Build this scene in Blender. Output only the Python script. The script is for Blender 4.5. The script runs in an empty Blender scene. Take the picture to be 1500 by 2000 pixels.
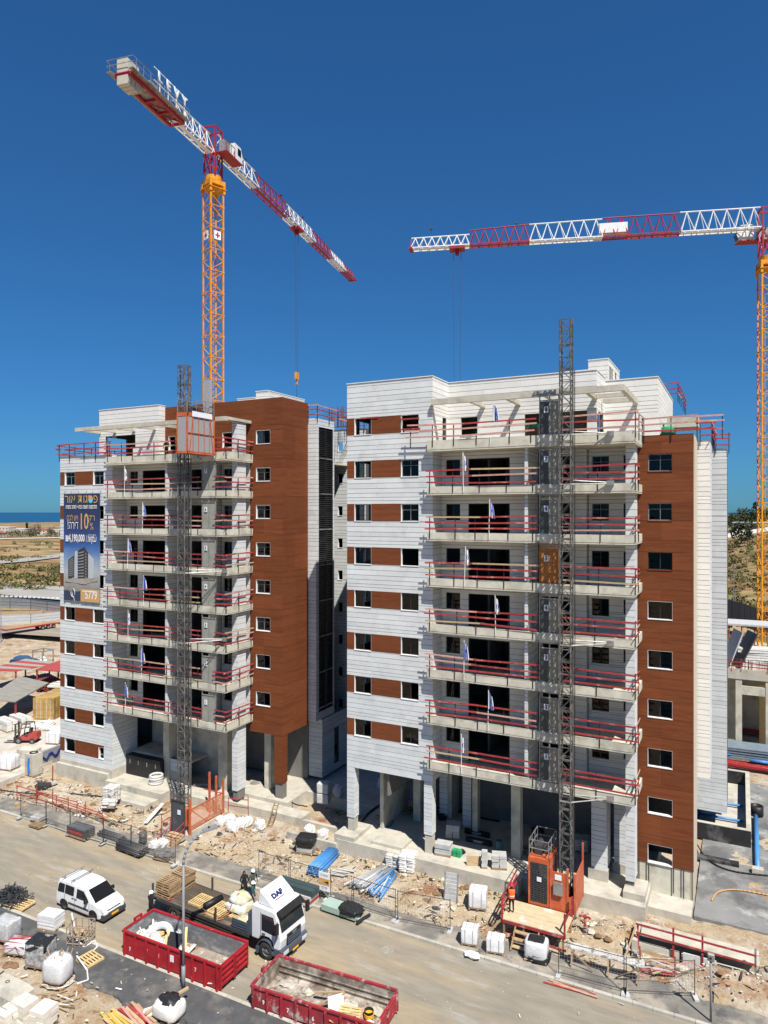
import bpy, math, random
from mathutils import Vector, Matrix
random.seed(11)
SC = bpy.context.scene
COL = SC.collection
R = math.radians
U = random.uniform

# ------------------------------------------------------------------ camera, sky, sun, exposure
F, TH, HC = 1365.0, R(27.05), 25.5
CT, ST = math.cos(TH), math.sin(TH)
cd = bpy.data.cameras.new('camera')
cd.sensor_fit = 'HORIZONTAL'; cd.sensor_width = 36.0; cd.lens = F / 1500 * 36.0
cd.clip_start = 0.5; cd.clip_end = 60000
cam = bpy.data.objects.new('camera', cd); COL.objects.link(cam)
cam.location = (0, 0, HC); cam.rotation_euler = (R(90), 0, TH)
SC.camera = cam
SUN_EL, SUN_AZ = R(56), R(130)          # azimuth measured from +Y towards +X
w = bpy.data.worlds.new('World'); SC.world = w; w.use_nodes = True
nt = w.node_tree; nt.nodes.clear()
sky = nt.nodes.new('ShaderNodeTexSky'); sky.sky_type = 'NISHITA'; sky.sun_disc = False
sky.sun_elevation = SUN_EL; sky.sun_rotation = SUN_AZ
sky.altitude = 0; sky.air_density = 1.0; sky.dust_density = 0.3; sky.ozone_density = 8.0
gm = nt.nodes.new('ShaderNodeGamma'); gm.inputs[1].default_value = .8
wb = nt.nodes.new('ShaderNodeMix'); wb.data_type = 'RGBA'; wb.blend_type = 'MULTIPLY'; wb.inputs[0].default_value = 1.0
wb.inputs[7].default_value = (.246, .643, 1.0, 1)                # camera white balance of the photo
bg = nt.nodes.new('ShaderNodeBackground'); bg.inputs[1].default_value = 0.0759
wo = nt.nodes.new('ShaderNodeOutputWorld')
nt.links.new(sky.outputs[0], gm.inputs[0]); nt.links.new(gm.outputs[0], wb.inputs[6]); nt.links.new(wb.outputs[2], bg.inputs[0]); nt.links.new(bg.outputs[0], wo.inputs[0])
sd = bpy.data.lights.new('sun', 'SUN'); sd.energy = 4.4; sd.angle = R(0.5); sd.color = (1.0, 0.95, 0.87)
so = bpy.data.objects.new('sun', sd); COL.objects.link(so)
sv = Vector((math.cos(SUN_EL) * math.sin(SUN_AZ), math.cos(SUN_EL) * math.cos(SUN_AZ), math.sin(SUN_EL)))
so.rotation_euler = sv.to_track_quat('Z', 'Y').to_euler()
so.location = (20, -20, 90)
VS = SC.view_settings
SC.display_settings.display_device = 'sRGB'
VS.view_transform = 'Standard'; VS.look = 'None'; VS.gamma = 1.0; VS.use_curve_mapping = False
VS.exposure = 0.75
SC.cycles.max_bounces = 6; SC.cycles.diffuse_bounces = 3; SC.cycles.glossy_bounces = 2
SC.cycles.transparent_max_bounces = 12; SC.cycles.use_denoising = True

# ------------------------------------------------------------------ where things stand (measured on the photo, metres)
def G(px, py, z=0.0):
    d = (HC - z) * F / (py - 1000); u = (px - 750) / F * d
    return Vector((u * CT - d * ST, u * ST + d * CT, z))
def FY(px, py, Y):
    t = (px - 750) / F; X = Y * (t * CT - ST) / (CT + t * ST); d = -X * ST + Y * CT
    return Vector((X, Y, HC - (py - 1000) * d / F))
def depth(x, y): return -x * ST + y * CT

# ------------------------------------------------------------------ mesh and object helpers
WM = {}
class MB:
    def __init__(s): s.v = []; s.f = []; s.m = []
    def add(s, vs, fs, mi=0):
        n = len(s.v); s.v += [tuple(v) for v in vs]
        for f in fs: s.f.append([i + n for i in f]); s.m.append(mi)
    def box(s, x0, x1, y0, y1, z0, z1, mi=0):
        s.add([(x0,y0,z0),(x1,y0,z0),(x1,y1,z0),(x0,y1,z0),(x0,y0,z1),(x1,y0,z1),(x1,y1,z1),(x0,y1,z1)],
              [(0,3,2,1),(4,5,6,7),(0,1,5,4),(1,2,6,5),(2,3,7,6),(3,0,4,7)], mi)
    def cbox(s, c, sx, sy, sz, mi=0): s.box(c[0]-sx/2, c[0]+sx/2, c[1]-sy/2, c[1]+sy/2, c[2]-sz/2, c[2]+sz/2, mi)
    def frame(s, p, q):
        p = Vector(p); q = Vector(q); d = (q - p).normalized()
        up = Vector((0,0,1)) if abs(d.z) < .95 else Vector((0,1,0))
        a = d.cross(up).normalized(); return p, q, a, a.cross(d)
    def bar(s, p, q, w, h=None, mi=0):
        h = h or w; p, q, a, b = s.frame(p, q); a *= w/2; b *= h/2
        s.add([p-a-b, p+a-b, p+a+b, p-a+b, q-a-b, q+a-b, q+a+b, q-a+b],
              [(0,1,2,3),(7,6,5,4),(0,4,5,1),(1,5,6,2),(2,6,7,3),(3,7,4,0)], mi)
    def tube(s, p, q, r, n=8, mi=0, r2=None, caps=True):
        r2 = r if r2 is None else r2; p, q, a, b = s.frame(p, q); vs = []
        for c, rr in ((p, r), (q, r2)):
            for i in range(n):
                t = 2*math.pi*i/n; vs.append(c + a*math.cos(t)*rr + b*math.sin(t)*rr)
        fs = [(i, (i+1) % n, n+(i+1) % n, n+i) for i in range(n)]
        if caps: fs += [tuple(range(n-1, -1, -1)), tuple(range(n, 2*n))]
        s.add(vs, fs, mi)
    def pipe(s, p, q, r, t=.012, n=10, mi=0):                      # open-ended pipe with a wall
        p, q, a, b = s.frame(p, q); vs = []
        for c, rr in ((p, r), (q, r), (q, r-t), (p, r-t)):
            for i in range(n):
                u = 2*math.pi*i/n; vs.append(c + a*math.cos(u)*rr + b*math.sin(u)*rr)
        s.add(vs, [(k*n+i, k*n+(i+1) % n, ((k+1) % 4)*n+(i+1) % n, ((k+1) % 4)*n+i) for k in range(4) for i in range(n)], mi)
    def path(s, pts, r, n=6, mi=0):
        for i in range(len(pts)-1): s.tube(pts[i], pts[i+1], r, n, mi)
    def lathe(s, prof, c=(0,0,0), n=16, mi=0):
        c = Vector(c); vs = [c + Vector((r*math.cos(2*math.pi*i/n), r*math.sin(2*math.pi*i/n), z)) for r, z in prof for i in range(n)]
        fs = [(k*n+i, k*n+(i+1) % n, (k+1)*n+(i+1) % n, (k+1)*n+i) for k in range(len(prof)-1) for i in range(n)]
        s.add(vs, fs + [tuple(range(n-1,-1,-1)), tuple(range((len(prof)-1)*n, len(prof)*n))], mi)
    def ring(s, c, R_, r, n=20, m=6, mi=0, sq=1.0):
        c = Vector(c); vs = []
        for i in range(n):
            a = 2*math.pi*i/n
            for j in range(m):
                b = 2*math.pi*j/m; vs.append(c + Vector(((R_+r*math.cos(b))*math.cos(a), (R_+r*math.cos(b))*math.sin(a)*sq, r*math.sin(b))))
        s.add(vs, [(i*m+j, ((i+1)%n)*m+j, ((i+1)%n)*m+(j+1)%m, i*m+(j+1)%m) for i in range(n) for j in range(m)], mi)
    def prism(s, pts, y0, y1, mi=0):                                # side outline in x,z pushed along y
        n = len(pts); vs = [(x, y0, z) for x, z in pts] + [(x, y1, z) for x, z in pts]
        s.add(vs, [tuple(range(n)), tuple(range(2*n-1, n-1, -1))] + [(i, n+i, n+(i+1) % n, (i+1) % n) for i in range(n)], mi)
    def blob(s, c, rx, ry, rz, mi=0, n=8, m=5, jit=.15, flat=0.0, rz_=0.0):
        vs = []; c = Vector(c); ca, sa = math.cos(rz_), math.sin(rz_)
        for j in range(m+1):
            ph = -math.pi/2 + math.pi*j/m
            for i in range(n):
                t = 2*math.pi*i/n; k = 1 + U(-jit, jit)
                ct, st_, sp, cp = math.cos(t), math.sin(t), math.sin(ph), math.cos(ph)
                if flat:                                            # super-ellipsoid: sacks, wrapped loads
                    g = lambda v: math.copysign(abs(v)**flat, v)
                    ct, st_, sp, cp = g(ct), g(st_), g(sp), g(cp)
                x, y, z = rx*cp*ct*k, ry*cp*st_*k, rz*sp*k
                vs.append(c + Vector((x*ca-y*sa, x*sa+y*ca, z)))
        s.add(vs, [(j*n+i, j*n+(i+1) % n, (j+1)*n+(i+1) % n, (j+1)*n+i) for j in range(m) for i in range(n)], mi)
    def mesh(s, name, mats, smooth=False):
        me = bpy.data.meshes.new(name); me.from_pydata(s.v, [], s.f)
        for m in (mats if isinstance(mats, (list, tuple)) else [mats]): me.materials.append(m)
        me.polygons.foreach_set('material_index', s.m)
        if smooth: me.polygons.foreach_set('use_smooth', [True]*len(s.f))
        me.update(); return me
    def obj(s, name, mats, parent=None, smooth=False):
        if parent is not None:
            inv = WM[parent.name].inverted(); s.v = [tuple(inv @ Vector(v)) for v in s.v]
        o = bpy.data.objects.new(name, s.mesh(name, mats, smooth)); COL.objects.link(o)
        WM[o.name] = Matrix()
        if parent is not None: o.parent = parent; WM[o.name] = WM[parent.name]
        return o
def tag(o, label=None, cat=None, group=None, kind=None):
    for k, v in (('label', label), ('category', cat), ('group', group), ('kind', kind)):
        if v: o[k] = v
    return o
def thing(name, label, cat, loc=(0,0,0), rz=0.0, group=None):
    o = bpy.data.objects.new(name, None); COL.objects.link(o); o.empty_display_size = .3
    o.location = loc; o.rotation_euler = (0, 0, rz)
    WM[o.name] = Matrix.Translation(Vector(loc)) @ Matrix.Rotation(rz, 4, 'Z')
    return tag(o, label, cat, group)
def place(o, loc, rz=0.0, tilt=(0,0)):
    o.location = loc; o.rotation_euler = (tilt[0], tilt[1], rz); return o
def dup(root, loc, rz=0.0, label=None, tilt=(0,0)):
    r = root.copy(); COL.objects.link(r); place(r, loc, rz, tilt)
    if label: r['label'] = label
    def kids(a, b):
        for ch in [c for c in a.children]:
            k = ch.copy(); COL.objects.link(k); k.parent = b; kids(ch, k)
    kids(root, r); return r
UNITS = {}
def unit(m, name):
    if (m.name, name) not in UNITS:
        b = MB(); b.box(-.5,.5,-.5,.5,-.5,.5); UNITS[m.name, name] = b.mesh(name, m)
    return UNITS[m.name, name]
def ubox(name, m, parent, x0, x1, y0, y1, z0, z1):                  # one box that shares its mesh with all boxes alike
    o = bpy.data.objects.new(name, unit(m, name)); COL.objects.link(o)
    c = Vector(((x0+x1)/2, (y0+y1)/2, (z0+z1)/2))
    if parent is not None: o.parent = parent; c = WM[parent.name].inverted() @ c
    o.location = c; o.scale = (x1-x0, y1-y0, z1-z0); WM[o.name] = Matrix()
    return o
def ubar(name, m, parent, p, q, w, h):
    p, q, a, b = MB().frame(p, q); d = q - p
    M = Matrix((( d.x, a.x*w, b.x*h), (d.y, a.y*w, b.y*h), (d.z, a.z*w, b.z*h))).to_4x4(); M.translation = (p+q)/2
    o = bpy.data.objects.new(name, unit(m, name)); COL.objects.link(o)
    if parent is not None: o.parent = parent; M = WM[parent.name].inverted() @ M
    o.matrix_local = M; return o
def text_mesh(body, size, m, depth_=.0, bold=0.0):
    c = bpy.data.curves.new('lettering', 'FONT'); c.body = body; c.size = size; c.align_x = 'CENTER'; c.align_y = 'CENTER'
    c.extrude = depth_; c.offset = bold; c.resolution_u = 2
    t = bpy.data.objects.new('lettering', c); COL.objects.link(t)
    me = bpy.data.meshes.new_from_object(t.evaluated_get(bpy.context.evaluated_depsgraph_get()))
    bpy.data.objects.remove(t); bpy.data.curves.remove(c)
    me.materials.clear(); me.materials.append(m); return me
def text(body, size, m, parent, loc, rot, sx=1.0, depth_=.0, bold=0.0, name='lettering'):
    o = bpy.data.objects.new(name, text_mesh(body, size, m, depth_, bold)); COL.objects.link(o)
    M = Matrix.Translation(Vector(loc)) @ rot.to_4x4() @ Matrix.Diagonal((sx, 1, 1, 1))
    if parent is not None: o.parent = parent; M = WM[parent.name].inverted() @ M
    o.matrix_local = M; return o
FRONT = Matrix.Rotation(R(90), 3, 'X')                              # letters read by someone looking towards +Y

# ------------------------------------------------------------------ materials
def mat(name, c, r=.8, var=.16, sc=2.0, bump=0.0, bsc=30.0, metal=0.0, c2=None, c2sc=.7, lo=.5, hi=.62, st=(1,1,1), rnd=0.0, spec=.35, c3=None, c3sc=4.0, lo3=.55, hi3=.62):
    m = bpy.data.materials.new(name); m.use_nodes = True; t = m.node_tree; N = t.nodes; L = t.links
    P = N['Principled BSDF']; P.inputs['Roughness'].default_value = r; P.inputs['Metallic'].default_value = metal
    P.inputs['Specular IOR Level'].default_value = spec
    g = N.new('ShaderNodeNewGeometry'); mp = N.new('ShaderNodeMapping'); mp.inputs['Scale'].default_value = st
    L.new(g.outputs['Position'], mp.inputs['Vector'])
    def noise(scale, det=5.0, rough=.6):
        n = N.new('ShaderNodeTexNoise'); n.inputs['Scale'].default_value = scale; n.inputs['Detail'].default_value = det
        n.inputs['Roughness'].default_value = rough; L.new(mp.outputs[0], n.inputs['Vector']); return n.outputs['Fac']
    def mix(a, b, f):
        x = N.new('ShaderNodeMix'); x.data_type = 'RGBA'
        for s_, v in ((6, a), (7, b)):
            if isinstance(v, tuple): x.inputs[s_].default_value = (*v, 1)
            else: L.new(v, x.inputs[s_])
        L.new(f, x.inputs[0]); return x.outputs[2]
    def ramp(f, a, b):
        x = N.new('ShaderNodeMapRange'); x.inputs[1].default_value = a; x.inputs[2].default_value = b; L.new(f, x.inputs[0]); return x.outputs[0]
    col = tuple(c)
    if c2: col = mix(col, tuple(c2), ramp(noise(c2sc), lo, hi))
    if c3: col = mix(col, tuple(c3), ramp(noise(c3sc, 6.0, .7), lo3, hi3))
    f = noise(sc)
    x = N.new('ShaderNodeMapRange'); x.inputs[1].default_value = .25; x.inputs[2].default_value = .75
    x.inputs[3].default_value = 1-var; x.inputs[4].default_value = 1+var; L.new(f, x.inputs[0]); fac = x.outputs[0]
    if rnd:
        oi = N.new('ShaderNodeObjectInfo'); ad = N.new('ShaderNodeMath'); ad.operation = 'ADD'
        L.new(oi.outputs['Random'], ad.inputs[0]); L.new(g.outputs['Random Per Island'], ad.inputs[1])
        fr = N.new('ShaderNodeMath'); fr.operation = 'FRACT'; L.new(ad.outputs[0], fr.inputs[0])
        y = N.new('ShaderNodeMapRange'); y.inputs[3].default_value = 1-rnd; y.inputs[4].default_value = 1+rnd; L.new(fr.outputs[0], y.inputs[0])
        mu = N.new('ShaderNodeMath'); mu.operation = 'MULTIPLY'; L.new(fac, mu.inputs[0]); L.new(y.outputs[0], mu.inputs[1]); fac = mu.outputs[0]
    v = N.new('ShaderNodeVectorMath'); v.operation = 'SCALE'
    if isinstance(col, tuple): v.inputs[0].default_value = col
    else: L.new(col, v.inputs[0])
    L.new(fac, v.inputs['Scale']); L.new(v.outputs[0], P.inputs['Base Color'])
    if bump:
        b = N.new('ShaderNodeBump'); b.inputs['Strength'].default_value = bump; b.inputs['Distance'].default_value = .05
        L.new(noise(bsc), b.inputs['Height']); L.new(b.outputs[0], P.inputs['Normal'])
    return m
def glassy(name, tint, refl=.12, rough=.03):                        # see-through sheet: glass, shrink wrap, mesh cloth
    m = bpy.data.materials.new(name); m.use_nodes = True; t = m.node_tree; N = t.nodes; L = t.links; N.remove(N['Principled BSDF'])
    tr = N.new('ShaderNodeBsdfTransparent'); tr.inputs[0].default_value = (*tint, 1)
    gl = N.new('ShaderNodeBsdfGlossy'); gl.inputs['Roughness'].default_value = rough
    fr = N.new('ShaderNodeFresnel'); fr.inputs[0].default_value = 1.5
    ad = N.new('ShaderNodeMath'); ad.operation = 'ADD'; ad.inputs[1].default_value = refl; ad.use_clamp = True
    mx = N.new('ShaderNodeMixShader'); L.new(fr.outputs[0], ad.inputs[0]); L.new(ad.outputs[0], mx.inputs[0])
    L.new(tr.outputs[0], mx.inputs[1]); L.new(gl.outputs[0], mx.inputs[2]); L.new(mx.outputs[0], N['Material Output'].inputs[0]); return m
def veil(name, c, k):                                               # thin plastic film or netting: part lets light through
    m = bpy.data.materials.new(name); m.use_nodes = True; t = m.node_tree; N = t.nodes; L = t.links
    P = N['Principled BSDF']; P.inputs['Base Color'].default_value = (*c, 1); P.inputs['Roughness'].default_value = .35
    g = N.new('ShaderNodeNewGeometry'); n = N.new('ShaderNodeTexNoise'); n.inputs['Scale'].default_value = 5; n.inputs['Detail'].default_value = 4
    L.new(g.outputs['Position'], n.inputs[0])
    x = N.new('ShaderNodeMapRange'); x.inputs[1].default_value = .4; x.inputs[2].default_value = .62; x.inputs[3].default_value = k*.6; x.inputs[4].default_value = min(1, k*1.35)
    L.new(n.outputs[0], x.inputs[0]); L.new(x.outputs[0], P.inputs['Alpha']); return m

STONE = mat('white_stone', (.575,.592,.59), .75, .07, 1.2, .12, 40, rnd=.065, c2=(.51,.525,.525), c2sc=.9, lo=.52, hi=.7, c3=(.44,.43,.4), c3sc=2.2, lo3=.66, hi3=.78)
STONEW = mat('bright_white_stone', (.66,.645,.61), .75, .06, 1.2, .1, 40, rnd=.05)  # same white stone, with warm light bounced off the ground put into its colour
JOINT = mat('dark_joint_mortar', (.09,.09,.09), .9, .1)
CONC = mat('raw_concrete', (.52,.495,.405), .9, .2, 1.3, .3, 25, c2=(.33,.31,.25), c2sc=.6, lo=.52, hi=.7, c3=(.56,.54,.47), c3sc=3, lo3=.6, hi3=.7)
CONCL = mat('pale_concrete', (.45,.42,.35), .9, .16, 1.1, .3, 20, c2=(.33,.31,.27), c2sc=.8, lo=.52, hi=.68, c3=(.56,.53,.47), c3sc=3.5, lo3=.58, hi3=.7)
CONCD = mat('interior_concrete', (.17,.16,.145), .95, .2, 1.0, .2, 12)  # concrete under and inside the blocks, its deep shade put into the colour
WOOD = mat('brown_wood_cladding', (.158,.049,.0195), .75, .13, 1.6, .04, 30, st=(.5,.5,9.0), rnd=.1, spec=.12, c2=(.135,.039,.0155), c2sc=.5, lo=.45, hi=.6, c3=(.2,.066,.023), c3sc=2.2, lo3=.56, hi3=.66)
PLASTER = mat('beige_plaster', (.5,.44,.34), .9, .1)
ALU = mat('dark_window_frame', (.018,.019,.022), .4, .1)
WHITE = mat('white_reveal', (.68,.68,.67), .7, .06)
GLASS = glassy('window_glass', (.3,.33,.33), -.01)
BLACK = mat('black_plastic', (.015,.015,.017), .5, .25, 4)
TARP = mat('black_tarpaulin', (.02,.021,.022), .42, .3, 6, .5, 9)
RED = mat('red_painted_plank', (.32,.038,.038), .65, .25, 3, .1, 20, rnd=.18, c2=(.45,.2,.17), c2sc=1.6, lo=.56, hi=.68)
REDP = mat('faded_pink_plank', (.5,.24,.2), .75, .2, 3, .1, 20, rnd=.1, c2=(.45,.34,.24), c2sc=2, lo=.5, hi=.65)
TIMB = mat('raw_timber', (.42,.3,.17), .8, .2, 3, .1, 20, st=(1,1,3), rnd=.15)
TIMBP = mat('pale_pallet_timber', (.56,.4,.19), .8, .15, 3, rnd=.12)
TIMBG = mat('weathered_pallet_timber', (.3,.2,.11), .85, .25, 3, rnd=.2)
STEEL = mat('dark_steel', (.07,.068,.065), .55, .25, 4, metal=.3)
GALV = mat('galvanised_steel', (.3,.3,.29), .5, .25, 3, metal=.4, c2=(.16,.15,.135), c2sc=1.2, lo=.5, hi=.65)
ORANGE = mat('orange_crane_paint', (.66,.27,.012), .5, .12, 2, c2=(.56,.2,.01), c2sc=1.5)
CRED = mat('crimson_crane_paint', (.3,.018,.035), .5, .15, 2)
CWHITE = mat('white_crane_paint', (.7,.7,.68), .5, .1, 2)
MASTG = mat('dark_mast_steel', (.11,.107,.1), .55, .3, 3, metal=.3, c2=(.2,.195,.18), c2sc=1.5, lo=.5, hi=.65)
HORANGE = mat('orange_hoist_paint', (.46,.1,.038), .5, .15, 2, c2=(.48,.13,.06), c2sc=2)
WPAINT = mat('white_vehicle_paint', (.7,.71,.71), .3, .06, 2, spec=.5, c2=(.62,.59,.53), c2sc=1.3, lo=.52, hi=.75)
RUBBER = mat('tyre_rubber', (.03,.03,.03), .85, .2, 6)
DGREY = mat('dark_grey_plastic', (.045,.048,.052), .5, .15)
DBLUE = mat('dark_blue_grey_paint', (.06,.075,.1), .4, .12)
SACK = mat('white_plastic_sack', (.62,.61,.58), .6, .14, 3, .4, 10)
SACKG = mat('pale_grey_sack', (.5,.49,.46), .6, .16, 3, .4, 8)
WRAP = mat('white_wrapped_load', (.66,.66,.66), .45, .1, 2.5, .5, 7)
FILM = veil('shrink_wrap_film', (.75,.75,.76), .4)
BLUEP = mat('blue_pipe', (.06,.22,.5), .4, .12, 2)
GREYP = mat('grey_pipe', (.3,.31,.32), .45, .12, 2)
BOARD = mat('grey_lightweight_block', (.42,.42,.41), .9, .15, 3, .2, 20, rnd=.06)
SIGNW = mat('sign_white', (.72,.73,.75), .5, .03)
OCHRE = mat('sign_ochre', (.55,.3,.07), .6, .05)
NAVY = mat('banner_navy', (.018,.032,.085), .55, .08, .5)
BBLUE = mat('banner_blue', (.03,.07,.22), .55, .15, .4)
GOLD = mat('banner_gold', (.5,.3,.12), .6, .05)
CREAM = mat('banner_cream', (.68,.66,.6), .6, .04)
FLAGB = mat('flag_blue', (.03,.07,.32), .7, .1)
PLATE = mat('yellow_number_plate', (.75,.4,.02), .5, .05)
LAMPG = mat('lamp_grey_paint', (.2,.215,.23), .5, .1)
REDST = mat('red_steel_pipe', (.3,.04,.035), .6, .25, 3, c2=(.4,.14,.11), c2sc=2, lo=.55, hi=.7)
GREEN = mat('green_plastic', (.02,.3,.12), .45, .1)
LGREEN = mat('lime_green_paint', (.1,.55,.06), .45, .08)
HILITE = mat('headlight_lens', (.55,.57,.6), .12, .1, spec=.6)
# ------------------------------------------------------------------ ground, road, pavements, sea
def fnoise(x, y):
    return (math.sin(x*.71+1.3*math.sin(y*.53))*math.cos(y*.83+.9*math.sin(x*.37)) + .5*math.sin(x*2.3+y*1.7)*math.cos(y*2.9-x*.6))
def sstep(a, b, x):
    t = max(0., min(1., (x-a)/(b-a))); return t*t*(3-2*t)
def gz(x, y):
    n = fnoise(x, y)
    if y < 26.2: return .02 + .07*n + .25*sstep(0, 1, 1-((x+33)**2+(y-22.5)**2)/9) + U(-.02,.02)
    if y < 29.3 or 28.6 < y < 40.2: return -.12
    if y < 75 and -75 < x < 9:
        z = .06 + .28*sstep(40.2, 44.2, y) + .09*n + U(-.05,.05)
        if -5.4 < x < .7 and 42.2 < y < 44.2: z -= 1.5
        z += (1.1+U(-.12,.12))*sstep(0, 1, 1-((x-.4)/4.2)**2-((y-41.1)/1.2)**2)
        z += .5*sstep(0, 1, 1-((x+6.9)/1.3)**2-((y-43.3)/1.1)**2)
        z += .3*sstep(0, 1, 1-((x+52)/6.)**2-((y-42.0)/.9)**2)
        if -6 < x < -1 and y > 44.6: z -= .1
        return z
    rr = math.hypot(x, y); z = .1*n*(1-sstep(70, 110, rr)) + .35*fnoise(x*.06, y*.05)*sstep(90, 130, rr)
    if y > 45 and x < -60 and y < 90: z = .6*sstep(45, 47, y) + .04*n
    h = sstep(110, 430, y) * sstep(-20, 50, x + .1*y - 10) if x > -40 else 0
    z += 15*h + 2.2*h*sstep(150, 300, y)*fnoise(x*.02, y*.016)
    z += -1.5*sstep(1100, 1500, math.hypot(x, y)) * 9 * (1-h)
    return z
def axis(a, b, step, out0, out1, k=1.16):
    l = [a + step*i for i in range(int((b-a)/step)+1)]
    s = step; lo = []
    x = l[0]
    while x > out0: s *= k; x -= s; lo.append(x)
    s = step; x = l[-1]; hi = []
    while x < out1: s *= k; x += s; hi.append(x)
    return lo[::-1] + l + hi
XS = axis(-78, 10, .42, -2200, 2200, 1.1); YS = axis(20, 62, .36, -120, 2600, 1.07)
b = MB(); nx, ny = len(XS), len(YS)
b.v = [(x, y, gz(x, y)) for y in YS for x in XS]
b.f = [(j*nx+i, j*nx+i+1, (j+1)*nx+i+1, (j+1)*nx+i) for j in range(ny-1) for i in range(nx-1)]
b.m = [0]*len(b.f)
def ground_mat():
    m = bpy.data.materials.new('sandy_soil'); m.use_nodes = True; t = m.node_tree; N = t.nodes; L = t.links
    P = N['Principled BSDF']; P.inputs['Roughness'].default_value = .95; P.inputs['Specular IOR Level'].default_value = .1
    g = N.new('ShaderNodeNewGeometry'); sp = N.new('ShaderNodeSeparateXYZ'); L.new(g.outputs['Position'], sp.inputs[0])
    def noise(s, d=6, r=.6, st=(1,1,1)):
        mp = N.new('ShaderNodeMapping'); mp.inputs['Scale'].default_value = st; L.new(g.outputs['Position'], mp.inputs[0])
        n = N.new('ShaderNodeTexNoise'); n.inputs['Scale'].default_value = s; n.inputs['Detail'].default_value = d; n.inputs['Roughness'].default_value = r
        L.new(mp.outputs[0], n.inputs[0]); return n.outputs[0]
    def mr(f, a, b_, c=0., d=1.):
        x = N.new('ShaderNodeMapRange'); x.clamp = True
        for i, v in enumerate((a, b_, c, d)): x.inputs[i+1].default_value = v
        L.new(f, x.inputs[0]); return x.outputs[0]
    def mix(a, b_, f):
        x = N.new('ShaderNodeMix'); x.data_type = 'RGBA'
        for s_, v in ((6, a), (7, b_)):
            if isinstance(v, tuple): x.inputs[s_].default_value = (*v, 1)
            else: L.new(v, x.inputs[s_])
        L.new(f, x.inputs[0]); return x.outputs[2]
    def mul(a, b_):
        x = N.new('ShaderNodeMath'); x.operation = 'MULTIPLY'; L.new(a, x.inputs[0]); L.new(b_, x.inputs[1]); return x.outputs[0]
    near = mix((.39,.305,.2), (.46,.4,.315), mr(noise(.5), .45, .62))
    near = mix(near, (.25,.125,.06), mr(noise(.3, 8, .75), .515, .64))
    near = mix(near, (.2,.15,.1), mr(noise(1.3, 8, .75), .56, .68))
    near = mix(near, (.52,.49,.43), mr(noise(.75, 9, .75), .56, .68))
    far = mix((.36,.25,.14), (.27,.135,.07), mr(noise(.02, 6, .6, (.5,1.6,1)), .48, .6))
    far = mix(far, (.12,.1,.042), mr(noise(.022, 8, .7, (.5,2.2,1)), .46, .56))
    far = mix(far, (.25,.2,.08), mr(noise(.07, 8, .7), .5, .62))
    c = mix(near, far, mr(sp.outputs[1], 105, 125))
    v = N.new('ShaderNodeVectorMath'); v.operation = 'SCALE'; L.new(c, v.inputs[0]); L.new(mr(noise(6, 8, .75), .25, .75, .72, 1.25), v.inputs['Scale'])
    L.new(v.outputs[0], P.inputs[0])
    bp = N.new('ShaderNodeBump'); bp.inputs['Strength'].default_value = .8; bp.inputs['Distance'].default_value = .12
    L.new(noise(7, 10, .75), bp.inputs['Height']); L.new(bp.outputs[0], P.inputs['Normal']); return m
SOIL = ground_mat()
tag(b.obj('ground', SOIL, smooth=True), kind='structure')
ROADM = mat('dusty_asphalt_road', (.235,.212,.168), .9, .2, 1.9, .3, 60, c2=(.31,.25,.165), c2sc=.3, lo=.46, hi=.62, c3=(.36,.345,.31), c3sc=.8, lo3=.55, hi3=.76, st=(.22,1,1))
ASPH = mat('dark_asphalt', (.075,.076,.078), .9, .25, 1.4, .3, 60, c2=(.16,.15,.13), c2sc=.6, lo=.5, hi=.66, c3=(.34,.32,.28), c3sc=1.7, lo3=.62, hi3=.72)
ASPHD = mat('dusty_pavement_asphalt', (.17,.16,.14), .9, .25, 1.4, .3, 60, c2=(.3,.27,.22), c2sc=.45, lo=.46, hi=.6, c3=(.09,.09,.09), c3sc=.8, lo3=.56, hi3=.66)
KERB = mat('kerb_stone', (.4,.375,.32), .9, .18, 2, .2, 20, rnd=.08)
def sheet(name, m, rects, dz=.5):
    b = MB()
    for x0, x1, y0, y1, z in rects: b.box(x0, x1, y0, y1, z-dz, z)
    return tag(b.obj(name, m), kind='structure')
sheet('road', ROADM, [(-150, 40, 29.0, 38.0, 0)])
b = MB()                                                            # near pavement with a ragged edge towards the soil
xs = [-80 + i*.25 for i in range(352)]
re_ = random.Random(3)
lo = [26.3 + .55*fnoise(x*.6, 3) + .18*fnoise(x*2, 8) + re_.uniform(-.09,.09) + (1.3*sstep(-41, -37, x)*(1-sstep(-34.5, -32.5, x))) for x in xs]
b.v = [(x, y, .125) for x, y in zip(xs, lo)] + [(x, 28.78, .13) for x in xs] + [(x, y-.1, -.2) for x, y in zip(xs, lo)]
n = len(xs); b.f = [(i, i+1, n+i+1, n+i) for i in range(n-1)] + [(2*n+i, 2*n+i+1, i+1, i) for i in range(n-1)]; b.m = [0]*len(b.f)
tag(b.obj('near_pavement', ASPH), kind='structure')
b = MB()
hi = [40.15 + .22*fnoise(x*.4, 5) + .15*fnoise(x*2.3, 1) + re_.uniform(-.09,.09) for x in xs] 
b.v = [(x, 38.22, .13) for x in xs] + [(x, y, .125) for x, y in zip(xs, hi)] + [(x, y+.1, -.2) for x, y in zip(xs, hi)]
b.f = [(i, i+1, n+i+1, n+i) for i in range(n-1)] + [(n+i, n+i+1, 2*n+i+1, 2*n+i) for i in range(n-1)]; b.m = [0]*len(b.f)
tag(b.obj('far_pavement', ASPHD), kind='structure')
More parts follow.
